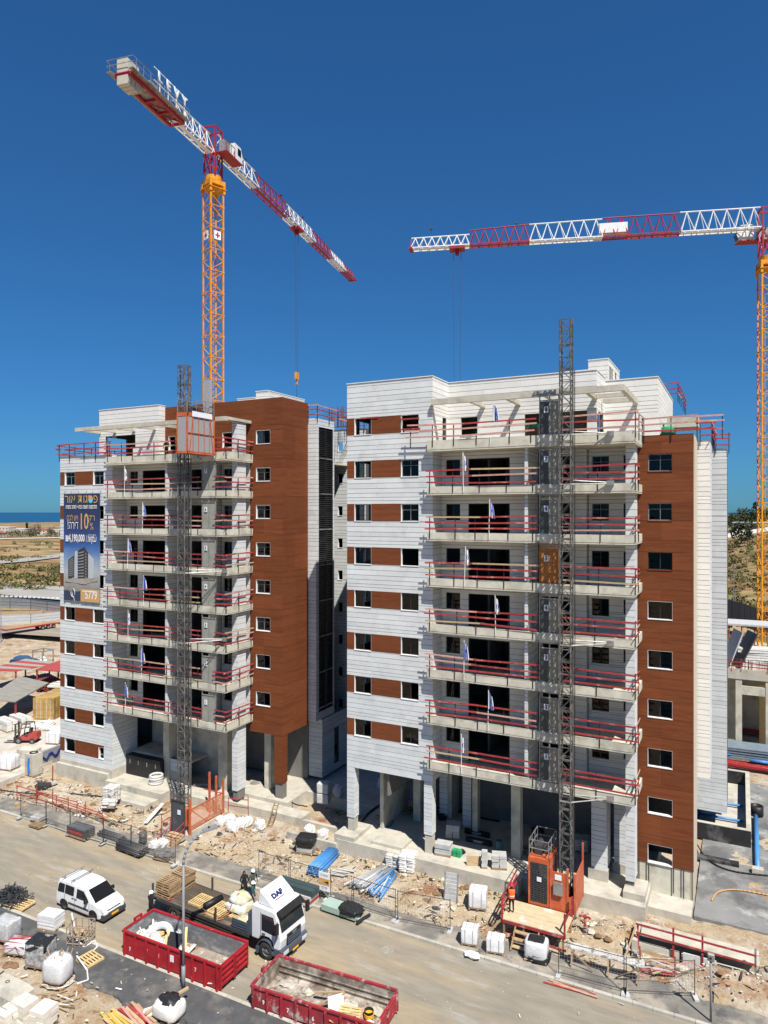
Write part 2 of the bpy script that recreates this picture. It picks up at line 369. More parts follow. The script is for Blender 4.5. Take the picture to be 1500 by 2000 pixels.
for nm, y0, y1 in (('near_kerb', 28.78, 29.0), ('far_kerb', 38.0, 38.22)):
    b = MB(); b.box(-80, 7, y0+.02, y1-.02, -.3, .1); k = tag(b.obj(nm, JOINT), kind='structure')
    x = -62.0
    while x < 6.0:
        ubox('kerb_stone', KERB, k, x+.01, x+.99, y0, y1, -.2, .14+U(-.008,.008)); x += 1.0
sea_m = mat('deep_blue_sea', (.006,.06,.13), .35, .12, .004, .2, .2, st=(.3,1,1), spec=.25)
b = MB(); b.add([(-60000,1500,-14.0),(3000,1500,-14.0),(3000,42000,-14.0),(-60000,42000,-14.0)], [(0,1,2,3)])
tag(b.obj('sea', sea_m), kind='structure')
# lanes that cross the open land to the left
def strip(name, pts, wdt, m, z):
    b = MB(); L_ = []
    for i, p in enumerate(pts):
        q = pts[min(i+1, len(pts)-1)]; o_ = pts[max(i-1, 0)]
        d = Vector((q[0]-o_[0], q[1]-o_[1], 0)).normalized(); s_ = Vector((-d.y, d.x, 0))*wdt/2
        L_ += [Vector((p[0], p[1], z))-s_, Vector((p[0], p[1], z))+s_]
    b.v = [tuple(v) for v in L_]; k = len(pts); b.f = [(2*i, 2*i+2, 2*i+3, 2*i+1) for i in range(k-1)]; b.m = [0]*(k-1)
    return tag(b.obj(name, m), kind='structure')
GREYR = mat('pale_grey_lane', (.3,.285,.26), .9, .12, .1)
def lane(pix, wdt, z, m=GREYR, name='lane'): return strip(name, [G(*p, z)[:2] for p in pix], wdt, m, z)
lane([(-160,1222),(-40,1226),(60,1231),(140,1236),(230,1242)], 9.0, .75, ROADM)
lane([(-200,1163),(0,1151),(60,1156),(130,1162),(240,1172)], 17, .62)
lane([(-120,1136),(0,1142),(120,1149),(220,1155)], 9, .7)
lane([(-200,1108),(-60,1102),(20,1096),(70,1090),(125,1084),(230,1074)], 18, .8)
lane([(-200,1052),(0,1052),(120,1050),(240,1049)], 26, .8, mat('pale_gravel_lane', (.5,.46,.4), .9, .1))
# ground slabs of the building site
slab = MB(); CPX = [(-26.7,-12.9,44.5),(-12.9,-5.1,45.3)]
slab.box(-26.7, -12.9, 44.5, 66, -.3, 1.3); slab.box(-12.9, -5.2, 45.35, 66, -.3, 1.28)
slab.box(-5.2, -2.7, 46.6, 48.6, -.3, .75)
slab.box(-58.3, -51.4, 45.2, 66, -.3, 1.6); slab.box(-51.4, -44.5, 44.95, 66, -.3, 1.15); slab.box(-44.5, -39.4, 45.9, 66, -.3, 1.1)
slab.box(-39.4, -31.3, 46.7, 48.1, -.3, 1.0); slab.box(-39.4, -33.6, 48.1, 66, -.3, 1.3); slab.box(-33.6, -26.7, 51.0, 66, -.3, 1.25); slab.box(-33.6, -26.7, 48.1, 51.0, -.3, .28)
slab.box(-31.3, -26.7, 46.9, 47.25, -.3, .8)
slab.box(-49.8, -44.9, 43.4, 44.95, -.3, .62); slab.box(-31.0, -26.6, 44.3, 44.55, -.3, 1.0)
slab.box(-26.9, -25.2, 44.55, 47.1, 1.0, 1.62); slab.box(-6.6, -5.3, 45.9, 47.9, .7, 1.7)
tag(slab.obj('site_concrete_slab', CONCL), kind='structure')
GRSL = mat('grey_basement_roof', (.2,.2,.195), .9, .2, .6, .2, 20, c2=(.11,.11,.11), c2sc=.4, lo=.46, hi=.6, c3=(.45,.44,.41), c3sc=.35, lo3=.54, hi3=.72)
sheet('basement_roof', GRSL, [(-2.6, 40, 47.4, 73, .42)])
puddle = MB(); puddle.box(-31.5, -26.7, 48.2, 50.9, .28, .3)
pm = mat('green_standing_water', (.11,.1,.03), .12, .2, 1, spec=.6); tag(puddle.obj('puddle', pm), kind='structure')
# ------------------------------------------------------------------ the twin apartment blocks
ZR = lambda k: 29.29 - 3.2*(k-2)                                    # window heads, row 2 is the first below the roof terrace
ZS = lambda k: 30.48 - 3.2*k                                        # balcony edges
WH = 1.26
COURSES = []
for k in range(-1, 12):
    z = ZR(k)
    COURSES.append(z)
    for d in (.44, .43, .45, .356, .39, .337, .314, .241): z -= d; COURSES.append(z)
COURSES = sorted(set(round(z, 3) for z in COURSES))
def merge_lines(l):
    o = [l[0]]
    for z in l[1:]:
        if z - o[-1] > .12: o.append(z)
    return o
COURSES = merge_lines(COURSES)
def cells(u0, u1, z0, z1, ops):
    zs = sorted({z0, z1} | {z for o in ops for z in o[2:4] if z0 < z < z1})
    out = []
    for za, zb in zip(zs, zs[1:]):
        cut = sorted((max(o[0], u0), min(o[1], u1)) for o in ops if o[2] < zb-.004 and o[3] > za+.004 and o[0] < u1 and o[1] > u0)
        u = u0
        for a, c in cut:
            if a > u+.004: out.append((u, a, za, zb))
            u = max(u, c)
        if u < u1-.004: out.append((u, u1, za, zb))
    return out
SLATM = mat('louvre_slat', (.06,.063,.07), .35, .3, 1.5, metal=.4, rnd=.35)
class Build:
    def __init__(s, root, dx): s.root = root; s.dx = dx; s.wall = MB(); s.panels = []; s.wood = []; s.inner = MB()
    def mass(s, ax, pos, th, u0, u1, z0, z1, ops=(), mb=None):
        if ax == 'Y': u1 -= .045
        else: u0 += .045
        for a, c, za, zb in cells(u0, u1, z0, z1, list(ops)):
            if ax == 'Y': (mb or s.wall).box(a, c, pos+.035, pos+th, za, zb)
            else: (mb or s.wall).box(pos-th, pos-.035, a, c, za, zb)
    def clad(s, ax, pos, u0, u1, z0, z1, ops=(), split=2.3, m=None, mass=.25, mops=None):
        m = m or STONE
        s.mass(ax, pos, mass, u0, u1, z0, z1, ops if mops is None else mops)
        zs = [z0] + [z for z in COURSES if z0+.1 < z < z1-.1] + [z1]
        for i, (za, zb) in enumerate(zip(zs, zs[1:])):
            for a, c, zc, zd in cells(u0, u1, za, zb, list(ops)):
                k = max(1, round((c-a)/split)); cuts = [a + (c-a)*j/k for j in range(k+1)]
                for j in range(1, k): cuts[j] += U(-.3, .3)*split*.5
                for p, q in zip(cuts, cuts[1:]): s.panels.append((m, ax, pos, p, q, zc, zd))
    def timber(s, ax, pos, u0, u1, z0, z1, ops=(), us=None, zs=None, mass=.25):
        s.mass(ax, pos, mass, u0, u1, z0, z1, ops)
        us = us or [u0, u1]; zs = zs or [z0, z1]
        for za, zb in zip(zs, zs[1:]):
            for a, c in zip(us, us[1:]):
                for p, q, zc, zd in cells(a, c, za, zb, list(ops)): s.wood.append((WOOD, ax, pos, p, q, zc, zd))
    @staticmethod
    def bounds(p, g):
        m, ax, pos, a, c, za, zb = p
        if ax == 'Y': return (a+.002, c-.002, pos, pos+.034, za+g, zb-g)
        return (pos-.034, pos, a+.002, c-.002, za+g, zb-g)
    def finish(s):
        def px(p):
            m, ax, pos, a, c, za, zb = p; x, y = ((a+c)/2, pos) if ax == 'Y' else (pos, (a+c)/2)
            nd = (y if ax == 'Y' else -x) / math.hypot(x, y); return (c-a)*(zb-za)*max(nd, .05)/depth(x, y)**2
        s.panels.sort(key=px, reverse=True)
        for p in s.panels[:300]: ubox('stone_panel', p[0], s.root, *s.bounds(p, .0135))
        rest = {}
        for p in s.panels[300:]: rest.setdefault(p[0].name, []).append(p)
        mb = MB()
        for p in s.panels[300:]: mb.box(*s.bounds(p, .0135), 0 if p[0] is STONE else 1)
        tag(mb.obj('stone_panel', [STONE, STONEW], s.root), kind='stuff')
        for p in s.wood: ubox('wood_panel', p[0], s.root, *s.bounds(p, .009))
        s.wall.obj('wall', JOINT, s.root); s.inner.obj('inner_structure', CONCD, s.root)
WCACHE = {}
def window(b, ax, pos, u0, u1, z0, z1, kind='slide', reveal=WHITE):
    w, h = round(u1-u0, 3), round(z1-z0, 3)
    key = (ax, w, h, kind, reveal.name)
    if key not in WCACHE:
        D = .24; rv = MB(); fr = MB(); gl = MB()
        T = (lambda u, d, z: (u, d, z)) if ax == 'Y' else (lambda u, d, z: (-d, u, z))
        def bx(mb, ua, ub, da, db, za, zb):
            p, q = T(ua, da, za), T(ub, db, zb)
            mb.box(min(p[0],q[0]), max(p[0],q[0]), min(p[1],q[1]), max(p[1],q[1]), za, zb)
        t = .014
        bx(rv, 0, t, .004, D, 0, h); bx(rv, w-t, w, .004, D, 0, h); bx(rv, t, w-t, .004, D, h-t, h); bx(rv, t-.02, w-t+.02, -.04, D, -.04, .012)
        if kind != 'open':
            y0, y1, f = D-.07, D-.02, .05
            bx(fr, t, t+f, y0, y1, .012, h-t); bx(fr, w-t-f, w-t, y0, y1, .012, h-t)
            bx(fr, t+f, w-t-f, y0, y1, h-t-f, h-t); bx(fr, t+f, w-t-f, y0, y1, .012, .012+f)
            if kind == 'cross':
                bx(fr, w/2-.015, w/2+.015, y0, y1, .012+f, h-t-f)
                bx(fr, t+f, w/2-.015, y0+.01, y1-.01, h*.64, h*.64+.025); bx(fr, w/2+.015, w-t-f, y0+.01, y1-.01, h*.64, h*.64+.025)
            else:
                bx(fr, w/2-.035, w/2+.035, y0, y1, .012+f, h-t-f)
            if kind != 'half':
                bx(gl, t+f, w-t-f, D-.045, D-.04, .012+f, h-t-f)
            else: bx(gl, t+f, w/2-.035, D-.045, D-.04, .012+f, h-t-f)
        WCACHE[key] = (rv.mesh('window', reveal), fr.mesh('frame', GALV if kind == 'cross' else ALU) if kind != 'open' else None, gl.mesh('pane', GLASS) if kind != 'open' else None)
    loc = Vector((u0, pos, z0)) if ax == 'Y' else Vector((pos, u0, z0))
    o = bpy.data.objects.new('window', WCACHE[key][0]); COL.objects.link(o); o.parent = b.root
    o.location = WM[b.root.name].inverted() @ loc
    for nm, me in (('frame', WCACHE[key][1]), ('pane', WCACHE[key][2])):
        if me: c = bpy.data.objects.new(nm, me); COL.objects.link(c); c.parent = o
    return o
rk = random.Random(5)
def kindof(k): return 'cross' if k <= 3 and rk.random() < .8 else rk.choice(['slide', 'half', 'slide', 'slide', 'open'])
def building(dx, twin, label):
    root = thing('apartment_building', label, 'apartment block', (dx-14, 52, 1.3)); b = Build(root, dx)
    X = lambda v: v + dx
    XL, XR = X(-26.35), X(-19.38)
    z0, z1 = (6.4, 35.08) if not twin else (1.95, 30.72)
    # left wing
    rows = range(1, 9) if not twin else range(2, 11)
    wops, bands, n = [], [], 0
    for k in rows:
        zt = ZR(k) + (.08 if k == 9 else .3 if k == 10 else 0)
        a = (X(-25.72), X(-24.29), zt-WH, zt); c = (X(-21.86), X(-20.45), zt-WH, zt)
        if k == 10: c = (X(-21.15), X(-20.45), zt-WH, zt-.2)
        wops += [a, c]; bands.append((zt-WH, zt))
        for s_, o_ in ((0, a), (1, c)): window(b, 'Y', 45.5, o_[0], o_[1], o_[2], o_[3], 'open' if k in (1, 9, 10) else kindof(k) if not (s_ == 0 and not twin) else 'half')
        b.wood += [(WOOD, 'Y', 45.5, XL, X(-25.72), zt-WH, zt), (WOOD, 'Y', 45.5, X(-24.29), c[0], zt-WH, zt)]
        if k == 10: b.wood.append((WOOD, 'Y', 45.5, c[0], c[1], c[3], zt))
    b.clad('Y', 45.5, XL, XR, z0, z1, [(XL, X(-20.45), p, q) for p, q in bands], 2.3, mops=wops)
    if not twin:
        b.clad('X', XR, 45.5, 47.2, z0, ZS(0)-.6, split=2); b.clad('X', XR, 45.5, 48.5, ZS(0)-.6, z1, [(47.35, 48.1, 30.4, 32.4)], split=3, m=STONEW)
    else:
        b.clad('X', XR, 45.5, 48.5, z0, ZS(7)-.6, split=2); b.clad('X', XR, 45.5, 47.2, ZS(7)-.6, z1, split=2)
    w_ = b.wall
    [w_.box(XL+.01, XL+.25, a_, c_, p_, q_) for a_, c_, p_, q_ in cells(45.8, 64.0, z0, z1, [] if twin else [(47.0, 48.9, ZR(k)-WH, ZR(k)) for k in range(1, 9)])]; w_.box(XL+.3, X(-1.0), 63.7, 64, 1.3, 30.4)
    b.inner.box(XL+.3, XR-.3, 45.8, 63.6, z0+.02, z0+.3)
    # floors and dark rooms
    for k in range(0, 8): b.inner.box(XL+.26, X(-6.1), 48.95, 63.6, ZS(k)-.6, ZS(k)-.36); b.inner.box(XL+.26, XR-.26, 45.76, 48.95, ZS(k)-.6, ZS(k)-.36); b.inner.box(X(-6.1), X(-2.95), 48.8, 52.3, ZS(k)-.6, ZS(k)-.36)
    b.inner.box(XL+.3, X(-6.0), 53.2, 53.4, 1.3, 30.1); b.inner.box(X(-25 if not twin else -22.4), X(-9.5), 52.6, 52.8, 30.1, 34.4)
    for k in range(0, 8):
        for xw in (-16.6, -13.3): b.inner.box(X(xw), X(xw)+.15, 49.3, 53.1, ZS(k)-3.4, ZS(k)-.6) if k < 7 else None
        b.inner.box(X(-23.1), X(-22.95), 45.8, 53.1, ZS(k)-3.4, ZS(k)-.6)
    # loggias
    for s_ in range(1, 8):
        zc, zf, zt = ZS(s_-1)-.6, ZS(s_)-.35, ZR(s_+1)
        wn = (X(-19.09), X(-17.95), zt-1.2, zt); dr = (X(-17.33), X(-14.3), zf, zt)
        b.clad('Y', 47.2, XR, X(-12.75), zf, zc, [wn, dr], 2.0, m=STONEW)
        window(b, 'Y', 47.2, *wn, kindof(s_+1), STONEW)
        lin = MB(); lin.box(dr[0], dr[0]+.06, 47.21, 47.6, zf, zt); lin.box(dr[1]-.06, dr[1], 47.21, 47.6, zf, zt); lin.box(dr[0]+.06, dr[1]-.06, 47.21, 47.6, zt-.05, zt)
        lin.obj('door_opening', ALU, root)
        b.clad('X', X(-12.5), 45.3, 47.97, zf, zc, split=3); b.clad('Y', 45.3, X(-12.72), X(-12.51), zf, zc, split=3)
        dd = (X(-12.2), X(-10.15), zf, zt)
        b.clad('Y', 48.0, X(-12.45), X(-9.25), zf, zc, [dd], 2.2, m=STONEW); b.clad('X', X(-9.25), 48.01, 48.49, zf, zc, split=3, m=STONEW)
        w2 = (X(-9.0), X(-7.84), zt-1.2, zt); w3 = (X(-6.95), X(-6.5), zt-1.0, zt)
        b.clad('Y', 48.5, X(-9.2), X(-6.06), zf, zc, [w2, w3], 2.2, m=STONEW)
        window(b, 'Y', 48.5, *w2, kindof(s_+1), STONEW); window(b, 'Y', 48.5, *w3, 'open', STONEW)
    for k in range(0, 8):
        m = MB(); zs = ZS(k); zb = zs - (.75 if k == 0 else .6)
        m.box(X(-19.55), X(-5.78), 44.92, 49.0, zb, zb+.25); m.box(X(-19.55), X(-5.78), 44.9, 45.1, zb+.12, zs); m.box(X(-5.98), X(-5.76), 45.1, 48.9, zb+.1, zs)
        m.box(X(-19.57), X(-19.4), 45.1, 45.46, zb+.1, zs)
        m.obj('balcony_slab', CONC, root)
    # slender column beside the balconies
    ft = 33.1 if twin else 30.25
    b.clad('Y', 46.7, X(-6.55), X(-5.99), 2.0, ft, split=3, mass=.2); b.clad('X', X(-5.99), 46.7, 47.85, 2.0, ft, split=3, mass=.5)
    b.inner.box(X(-6.5), X(-6.05), 46.8, 47.8, 1.2, 2.0)
    # brown stair volume
    BX0, BX1 = X(-6.05), X(-2.67); bb, bt = (2.62, 30.5) if not twin else (6.6, 35.2)
    wz = [(ZR(k)-1.15, ZR(k)) for k in range(2, 9)] + ([(5.87, 6.92), (2.66, 3.85)] if not twin else [(ZR(1)-1.15, ZR(1))])
    ops = [(X(-5.42), X(-3.92), p, q) for p, q in wz]
    for i, o_ in enumerate(ops): window(b, 'Y', 48.5, *o_, 'open' if (not twin and i > 6) else 'cross' if i < 2 or (twin and i < 5) else 'slide' if i in (2, 3) else 'half', WHITE if twin or i > 2 else WOOD)
    zl = sorted({bb, bt} | {z for z in [30.05 - 3.2*i for i in range(0, 9)] + [32.9] if bb+.3 < z < bt-.3})
    b.timber('Y', 48.5, BX0, BX1, bb, bt, ops, [BX0, X(-4.6), BX1], zl)
    if twin:
        b.timber('X', BX1, 48.5, 52.4, bb, bt, (), [48.5, 50.4, 52.4], zl)
        b.timber('X', BX1, 48.5, 49.25, 2.6, bb, (), [48.5, 49.25], [2.6, bb]); b.timber('Y', 48.5, X(-3.5), BX1, 2.6, bb, (), [X(-3.5), BX1], [2.6, bb], .74)
        b.inner.box(X(-3.45), BX1-.05, 48.6, 49.2, 1.0, 2.6); b.inner.box(BX0+.05, BX1-.28, 48.8, 52.3, bb+.02, bb+.3)
    else:
        p = MB(); p.box(BX1-.2, BX1-.002, 48.55, 52.4, .4, bt-.02); p.obj('plaster_return', PLASTER, root)
        q = MB(); q.box(BX0, BX1-.22, 48.56, 48.9, .3, bb); q.obj('base_wall', CONC, root)
        for xx in (-5.95, -5.5, -5.35, -3.97, -3.85, -3.4, -3.25, -2.75): q = MB(); q.tube((X(xx), 48.53, .5+U(-.1,.5)), (X(xx), 48.53, 2.66), .022, 5); q.obj('cladding_rail', STEEL, root)
    # white volume behind and the long rear wing
    mb_, mt_ = (7.3, 30.42) if not twin else (6.9, 33.85)
    b.clad('Y', 52.5, X(-6.0), X(-1.87), mb_, mt_, (), 1.3, m=STONEW if not twin else None)
    if twin:
        b.clad('X', X(-1.87), 52.5, 55.6, mb_, mt_, [(52.95, 55.3, 7.6, 33.1)], 3)
        lv = MB(); lv.box(X(-2.1), X(-2.06), 52.95, 55.3, 7.6, 33.1); lo_ = lv.obj('louvre', BLACK, root)
        for hf in range(2):
            for i in range(146):
                z = 7.7 + i*.1735; y0 = 53.0 + hf*1.15
                o = ubox('slat', SLATM, lo_, X(-1.99), X(-1.89), y0, y0+1.1, z, z+.025); o.rotation_euler = (0, R(24), 0)
        fr = MB(); fr.box(X(-2.0), X(-1.85), 52.93, 53.0, 7.6, 33.1); fr.box(X(-2.0), X(-1.85), 54.1, 54.15, 7.6, 33.1); fr.box(X(-2.0), X(-1.85), 55.25, 55.32, 7.6, 33.1)
        fr.obj('louvre_frame', ALU, root)
        for k in range(8): q = MB(); z = ZS(k)-.2; q.box(X(-2.0), X(-1.862), 53.0, 54.1, z, z+.09); q.box(X(-2.0), X(-1.862), 54.15, 55.25, z, z+.09); q.obj('louvre_rail', GALV, root)
    else: b.clad('X', X(-1.87), 52.5, 55.6, mb_, mt_, (), 3)
    w_.box(X(-5.9), X(-2.12), 52.8, 55.5, mb_, mt_)
    rb, rt = 2.2, (30.42 if not twin else 33.7)
    rops = [(X(-4.12), X(-3.55), ZR(k)-.95, ZR(k)) for k in range(1 if twin else 2, 10)]
    for o_ in rops: window(b, 'Y', 60.0, *o_, 'open')
    b.clad('Y', 60.0, X(-6.2), X(-.95), rb, rt, rops, 1.6)
    w_.box(X(-1.2), X(-.96), 60.04, 64, rb, rt); w_.box(X(-6.2), X(-1.2), 60.3, 63.9, rt-.4, rt-.1)
    w_.box(X(-6.2), X(-5.9), 52.8, 60.2, 1.3, 30.4)
    # roofs
    roof = MB(); cop = MB()
    roof.box(XL+.26, X(-2.9), 48.8, 63.6, 30.05, 30.2)
    if not twin:
        PX = X(-8.67)
        roof.box(XL+.26, XR-.3, 45.8, 48.75, 34.55, 34.7); roof.box(XL+.26, PX-.3, 48.75, 63.6, 34.55, 34.7); roof.box(PX-.3, X(-5.4), 52.3, 63.6, 34.4, 34.55)
        p1 = (X(-18.44), X(-17.1), 31.1, ZR(1)); p2 = (X(-13.6), X(-9.3), 30.13, 32.4)
        b.clad('Y', 48.5, XR, PX, 30.13, 35.08, [p1, p2], 2.4, m=STONEW); window(b, 'Y', 48.5, *p1, 'open', STONEW)
        b.clad('X', PX, 48.5, 52.0, 30.13, 35.08, [(49.2, 51.2, 30.13, 32.4)], 2, m=STONEW)
        b.clad('Y', 52.0, PX, X(-5.14), 30.13, 34.9, (), 2, m=STONEW); b.clad('X', X(-5.14), 52.0, 63.9, 30.13, 34.9, (), 3, m=STONEW)
        for a in ((XL-.03, XR+.03, 45.45, 45.75, 35.08), (XR-.25, XR+.04, 45.75, 48.5, 35.075), (XR, PX+.03, 48.45, 48.75, 35.08), (PX-.25, PX+.04, 48.75, 52, 35.075), (PX, X(-5.1), 51.95, 52.25, 34.9), (X(-5.4), X(-5.1), 52.25, 63.9, 34.895)): cop.box(a[0], a[1], a[2], a[3], a[4], a[4]+.06)
        TX0, TX1, TY = X(-10.64), X(-9.13), 56.0
        b.clad('Y', TY, TX0, TX1, 34.6, 37.35, (), 2, m=STONEW); b.clad('X', TX1, TY, 61.6, 34.6, 37.35, [(56.6, 57.3, 35.4, 36.9), (57.5, 58.2, 35.4, 36.9), (59.3, 60.0, 35.4, 36.9)], 3, m=STONEW)
        b.clad('Y', TY, X(-12.3), TX0, 34.6, 36.6, (), 2, m=STONEW); roof.box(X(-12.2), TX1-.3, TY+.3, 61.6, 36.2, 36.3)
        for a in ((TX0-.03, TX1+.03, TY-.04, TY+.25, 37.35), (TX1-.25, TX1+.035, TY+.25, 61.6, 37.345), (X(-12.33), TX0-.03, TY-.04, TY+.25, 36.6)): cop.box(a[0], a[1], a[2], a[3], a[4], a[4]+.06)
        pg = MB(); fx0, fx1 = X(-19.36), X(-6.4)
        pg.box(fx0, fx1, 45.15, 45.45, 33.02, 33.4)
        for xx in (-16.63, -14.02, -11.41, -8.73): pg.box(X(xx)-.13, X(xx)+.13, 45.45, 48.49, 33.06, 33.36)
        pg.box(fx1-.27, fx1, 45.45, 51.9, 33.03, 33.38); pg.box(PX+.1, fx1-.27, 47.9, 48.15, 33.08, 33.36); pg.box(PX+.1, fx1-.27, 50.2, 50.4, 33.08, 33.36)
        pg.obj('pergola', CONCL, root)
        c2 = MB(); c2.box(X(-4.7), X(-2.65), 53.6, 56.4, 31.5, 32.2); c2.box(X(-4.6), X(-4.3), 53.8, 56.2, 30.4, 31.5); c2.obj('roof_canopy', CONCL, root)
    else:
        W0, W1, WY = -55.3, -47.56, 47.7
        p1 = (-54.45, -50.5, 30.3, 32.75)
        b.clad('Y', WY, W0, W1, 30.13, 35.3, [p1], 2.4, m=STONEW); b.clad('X', W1, WY, 48.5, 30.13, 35.3, (), 2, m=STONEW)
        w_.box(W0+.005, W0+.2, WY+.2, 49.2, 30.13, 32.0) if False else None
        w_.box(W0+.005, W0+.25, 51.0, 60, 30.2, 34.6); w_.box(W0+.005, W0+.25, WY+.26, 51.0, 32.8, 35.25)
        roof.box(W0+.3, X(-3.0), 48.8, 52.3, 34.6, 34.75); roof.box(W0+.3, -39.0, 52.3, 62, 34.6, 34.75); w_.box(W0+.3, -50.5, 51.6, 51.8, 30.2, 34.6); w_.box(-50.4, -50.2, 48.9, 51.6, 30.2, 34.6)
        q1 = (-47.15, -46.3, 31.2, ZR(1)); q2 = (-40.8, -39.5, 31.2, ZR(1))
        b.timber('Y', 48.5, W1, BX0, 30.13, 35.2, [q1, q2], [W1, -44.6, -41.6, BX0], [30.13, 32.9, 35.2])
        for q in (q1, q2): window(b, 'Y', 48.5, *q, 'open')
        w_.box(-39.3, -39.05, 52.4, 62, 30.2, 34.6)
        for a in ((W0-.03, W1+.03, WY-.05, WY+.25, 35.3), (W1-.25, W1+.035, WY+.25, 48.5, 35.295)): cop.box(a[0], a[1], a[2], a[3], a[4], a[4]+.06)
        b.clad('Y', 54.0, -41.33, -39.89, 34.7, 37.0, (), 2, m=STONEW); b.clad('X', -39.89, 54.0, 60.2, 34.7, 37.0, (), 6, m=STONEW)
        b.clad('Y', 54.0, -43.6, -41.33, 34.7, 36.45, (), 3, m=STONEW)
        for a in ((-41.36, -39.86, 53.95, 54.25, 37.0), (-40.15, -39.855, 54.25, 60.2, 36.995), (-43.6, -41.36, 53.95, 54.25, 36.45)): cop.box(a[0], a[1], a[2], a[3], a[4], a[4]+.06)
        cop.box(XL-.03, XR+.03, 45.45, 45.75, 30.72, 30.77)
        pg = MB(); pg.box(-55.4, X(-5.85), 45.0, 45.35, 33.0, 33.35)
        for xx in (-55.2, -53.1, -50.6, -48.0, -45.4, -42.6): pg.box(xx-.13, xx+.13, 45.35, WY-.01 if xx < W1 else 48.49, 33.04, 33.32)
        pg.box(X(-6.6), X(-5.87), 45.35, 48.45, 33.12, 33.36); pg.obj('pergola', CONCL, root)
    roof.obj('roof', CONC, root)
    for i in range(0, len(cop.v), 8): q = MB(); q.add(cop.v[i:i+8], [(0,3,2,1),(4,5,6,7),(0,1,5,4),(1,2,6,5),(2,3,7,6),(3,0,4,7)]); q.obj('coping', STONEW, root)
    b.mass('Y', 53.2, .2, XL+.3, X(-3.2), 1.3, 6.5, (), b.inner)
    # ground floor
    g = MB(); gc = MB()
    if not twin:
        for xa, xb in ((-26.35, -25.72), (-20.05, -19.43)):
            b.clad('Y', 45.5, X(xa), X(xb), 2.62, 6.4, split=3, mass=.3); b.clad('X', X(xb), 45.5, 46.2, 2.62, 6.4, split=3, mass=.3)
            gc.box(X(xa)+.05, X(xb)-.05, 45.56, 46.15, 1.3, 2.62)
        b.clad('Y', 47.4, X(-8.81), X(-7.83), 2.0, 7.4, split=3, mass=.4); b.clad('Y', 48.9, X(-7.6), X(-6.3), 1.9, 7.4, split=3); b.clad('X', X(-7.83), 47.4, 48.9, 2.0, 7.4, split=3)
        gc.box(-9.0, -7.75, 47.3, 48.0, 1.28, 2.0); gc.box(-7.7, -6.3, 48.85, 49.2, 1.28, 1.9)
        g.box(-14.35, -13.7, 47.7, 48.35, 1.3, 7.4); g.box(-17.9, -17.5, 49.6, 50.2, 1.3, 7.4); g.box(-22.9, -22.3, 49.9, 50.4, 1.3, 6.4); g.box(-20.7, -20.3, 51.5, 53, 1.3, 6.4)
        g.box(-24.6, -24.3, 47.5, 52, 1.3, 6.4)
        for z in (5.0, 3.9, 2.8): pass
        b.clad('Y', 50.2, -18.9, -18.2, 1.5, 7.0, split=3); b.clad('Y', 51.4, -21.3, -20.6, 1.5, 6.4, split=3)
        # ramp and step inside
        gc.box(-24.0, -21.5, 45.0, 46.6, 1.3, 1.5)
    else:
        g.box(-46.9, -46.2, 47.6, 50.9, 1.1, 7.5); g.box(-51.3, -46.9, 50.6, 50.9, 1.1, 7.5); g.box(-41.0, -40.0, 48.2, 49.0, 1.1, 7.4); g.box(-46.2, -42.2, 50.2, 50.5, 1.1, 7.5); g.box(-37.2, -36.5, 49.8, 50.4, 1.2, 6.6)
        gc.box(-51.1, -43.9, 47.8, 50.6, 2.95, 3.12); gc.box(-46.8, -43.9, 47.75, 47.98, 1.1, 2.0)
        b.clad('Y', 47.75, -46.8, -43.9, 2.0, 3.12, split=3)
        gc.box(-58.05, -51.05, 45.44, 47.4, .9, 1.95)
        b.clad('Y', 53.4, -37.6, -33.5, 1.6, 6.85, split=2.4); b.clad('X', -33.5, 53.4, 58, 1.6, 6.85, [(55.5, 56.4, 2.2, 5.5)], 3)
        cb = thing('electrical_cabinet', 'row of four black electrical cabinets under the concrete ledge of the left block', 'cabinet', (-49, 47.3, 1.15))
        for i in range(4):
            x = -51.0 + i*1.06; d_ = ubox('cabinet_door', BLACK, cb, x+.01, x+1.05, 47.05, 47.75, 1.16, 2.93)
            ubox('door_handle', GALV, cb, x+.5, x+.56, 47.0, 47.05, 2.2, 2.6)
    def each(mb, nm, m_):
        for i in range(0, len(mb.v), 8): q = MB(); q.add(mb.v[i:i+8], [(0,3,2,1),(4,5,6,7),(0,1,5,4),(1,2,6,5),(2,3,7,6),(3,0,4,7)]); q.obj(nm, m_, root)
    each(g, 'ground_floor_column', CONC); each(gc, 'plinth', CONCL)
    b.finish(); return root
BLD_A = building(0.0, False, 'right apartment block with white stone and brown panels, open ground floor on columns')
BLD_B = building(-31.7, True, 'left apartment block with white stone, large blue banner and brown corner tower')
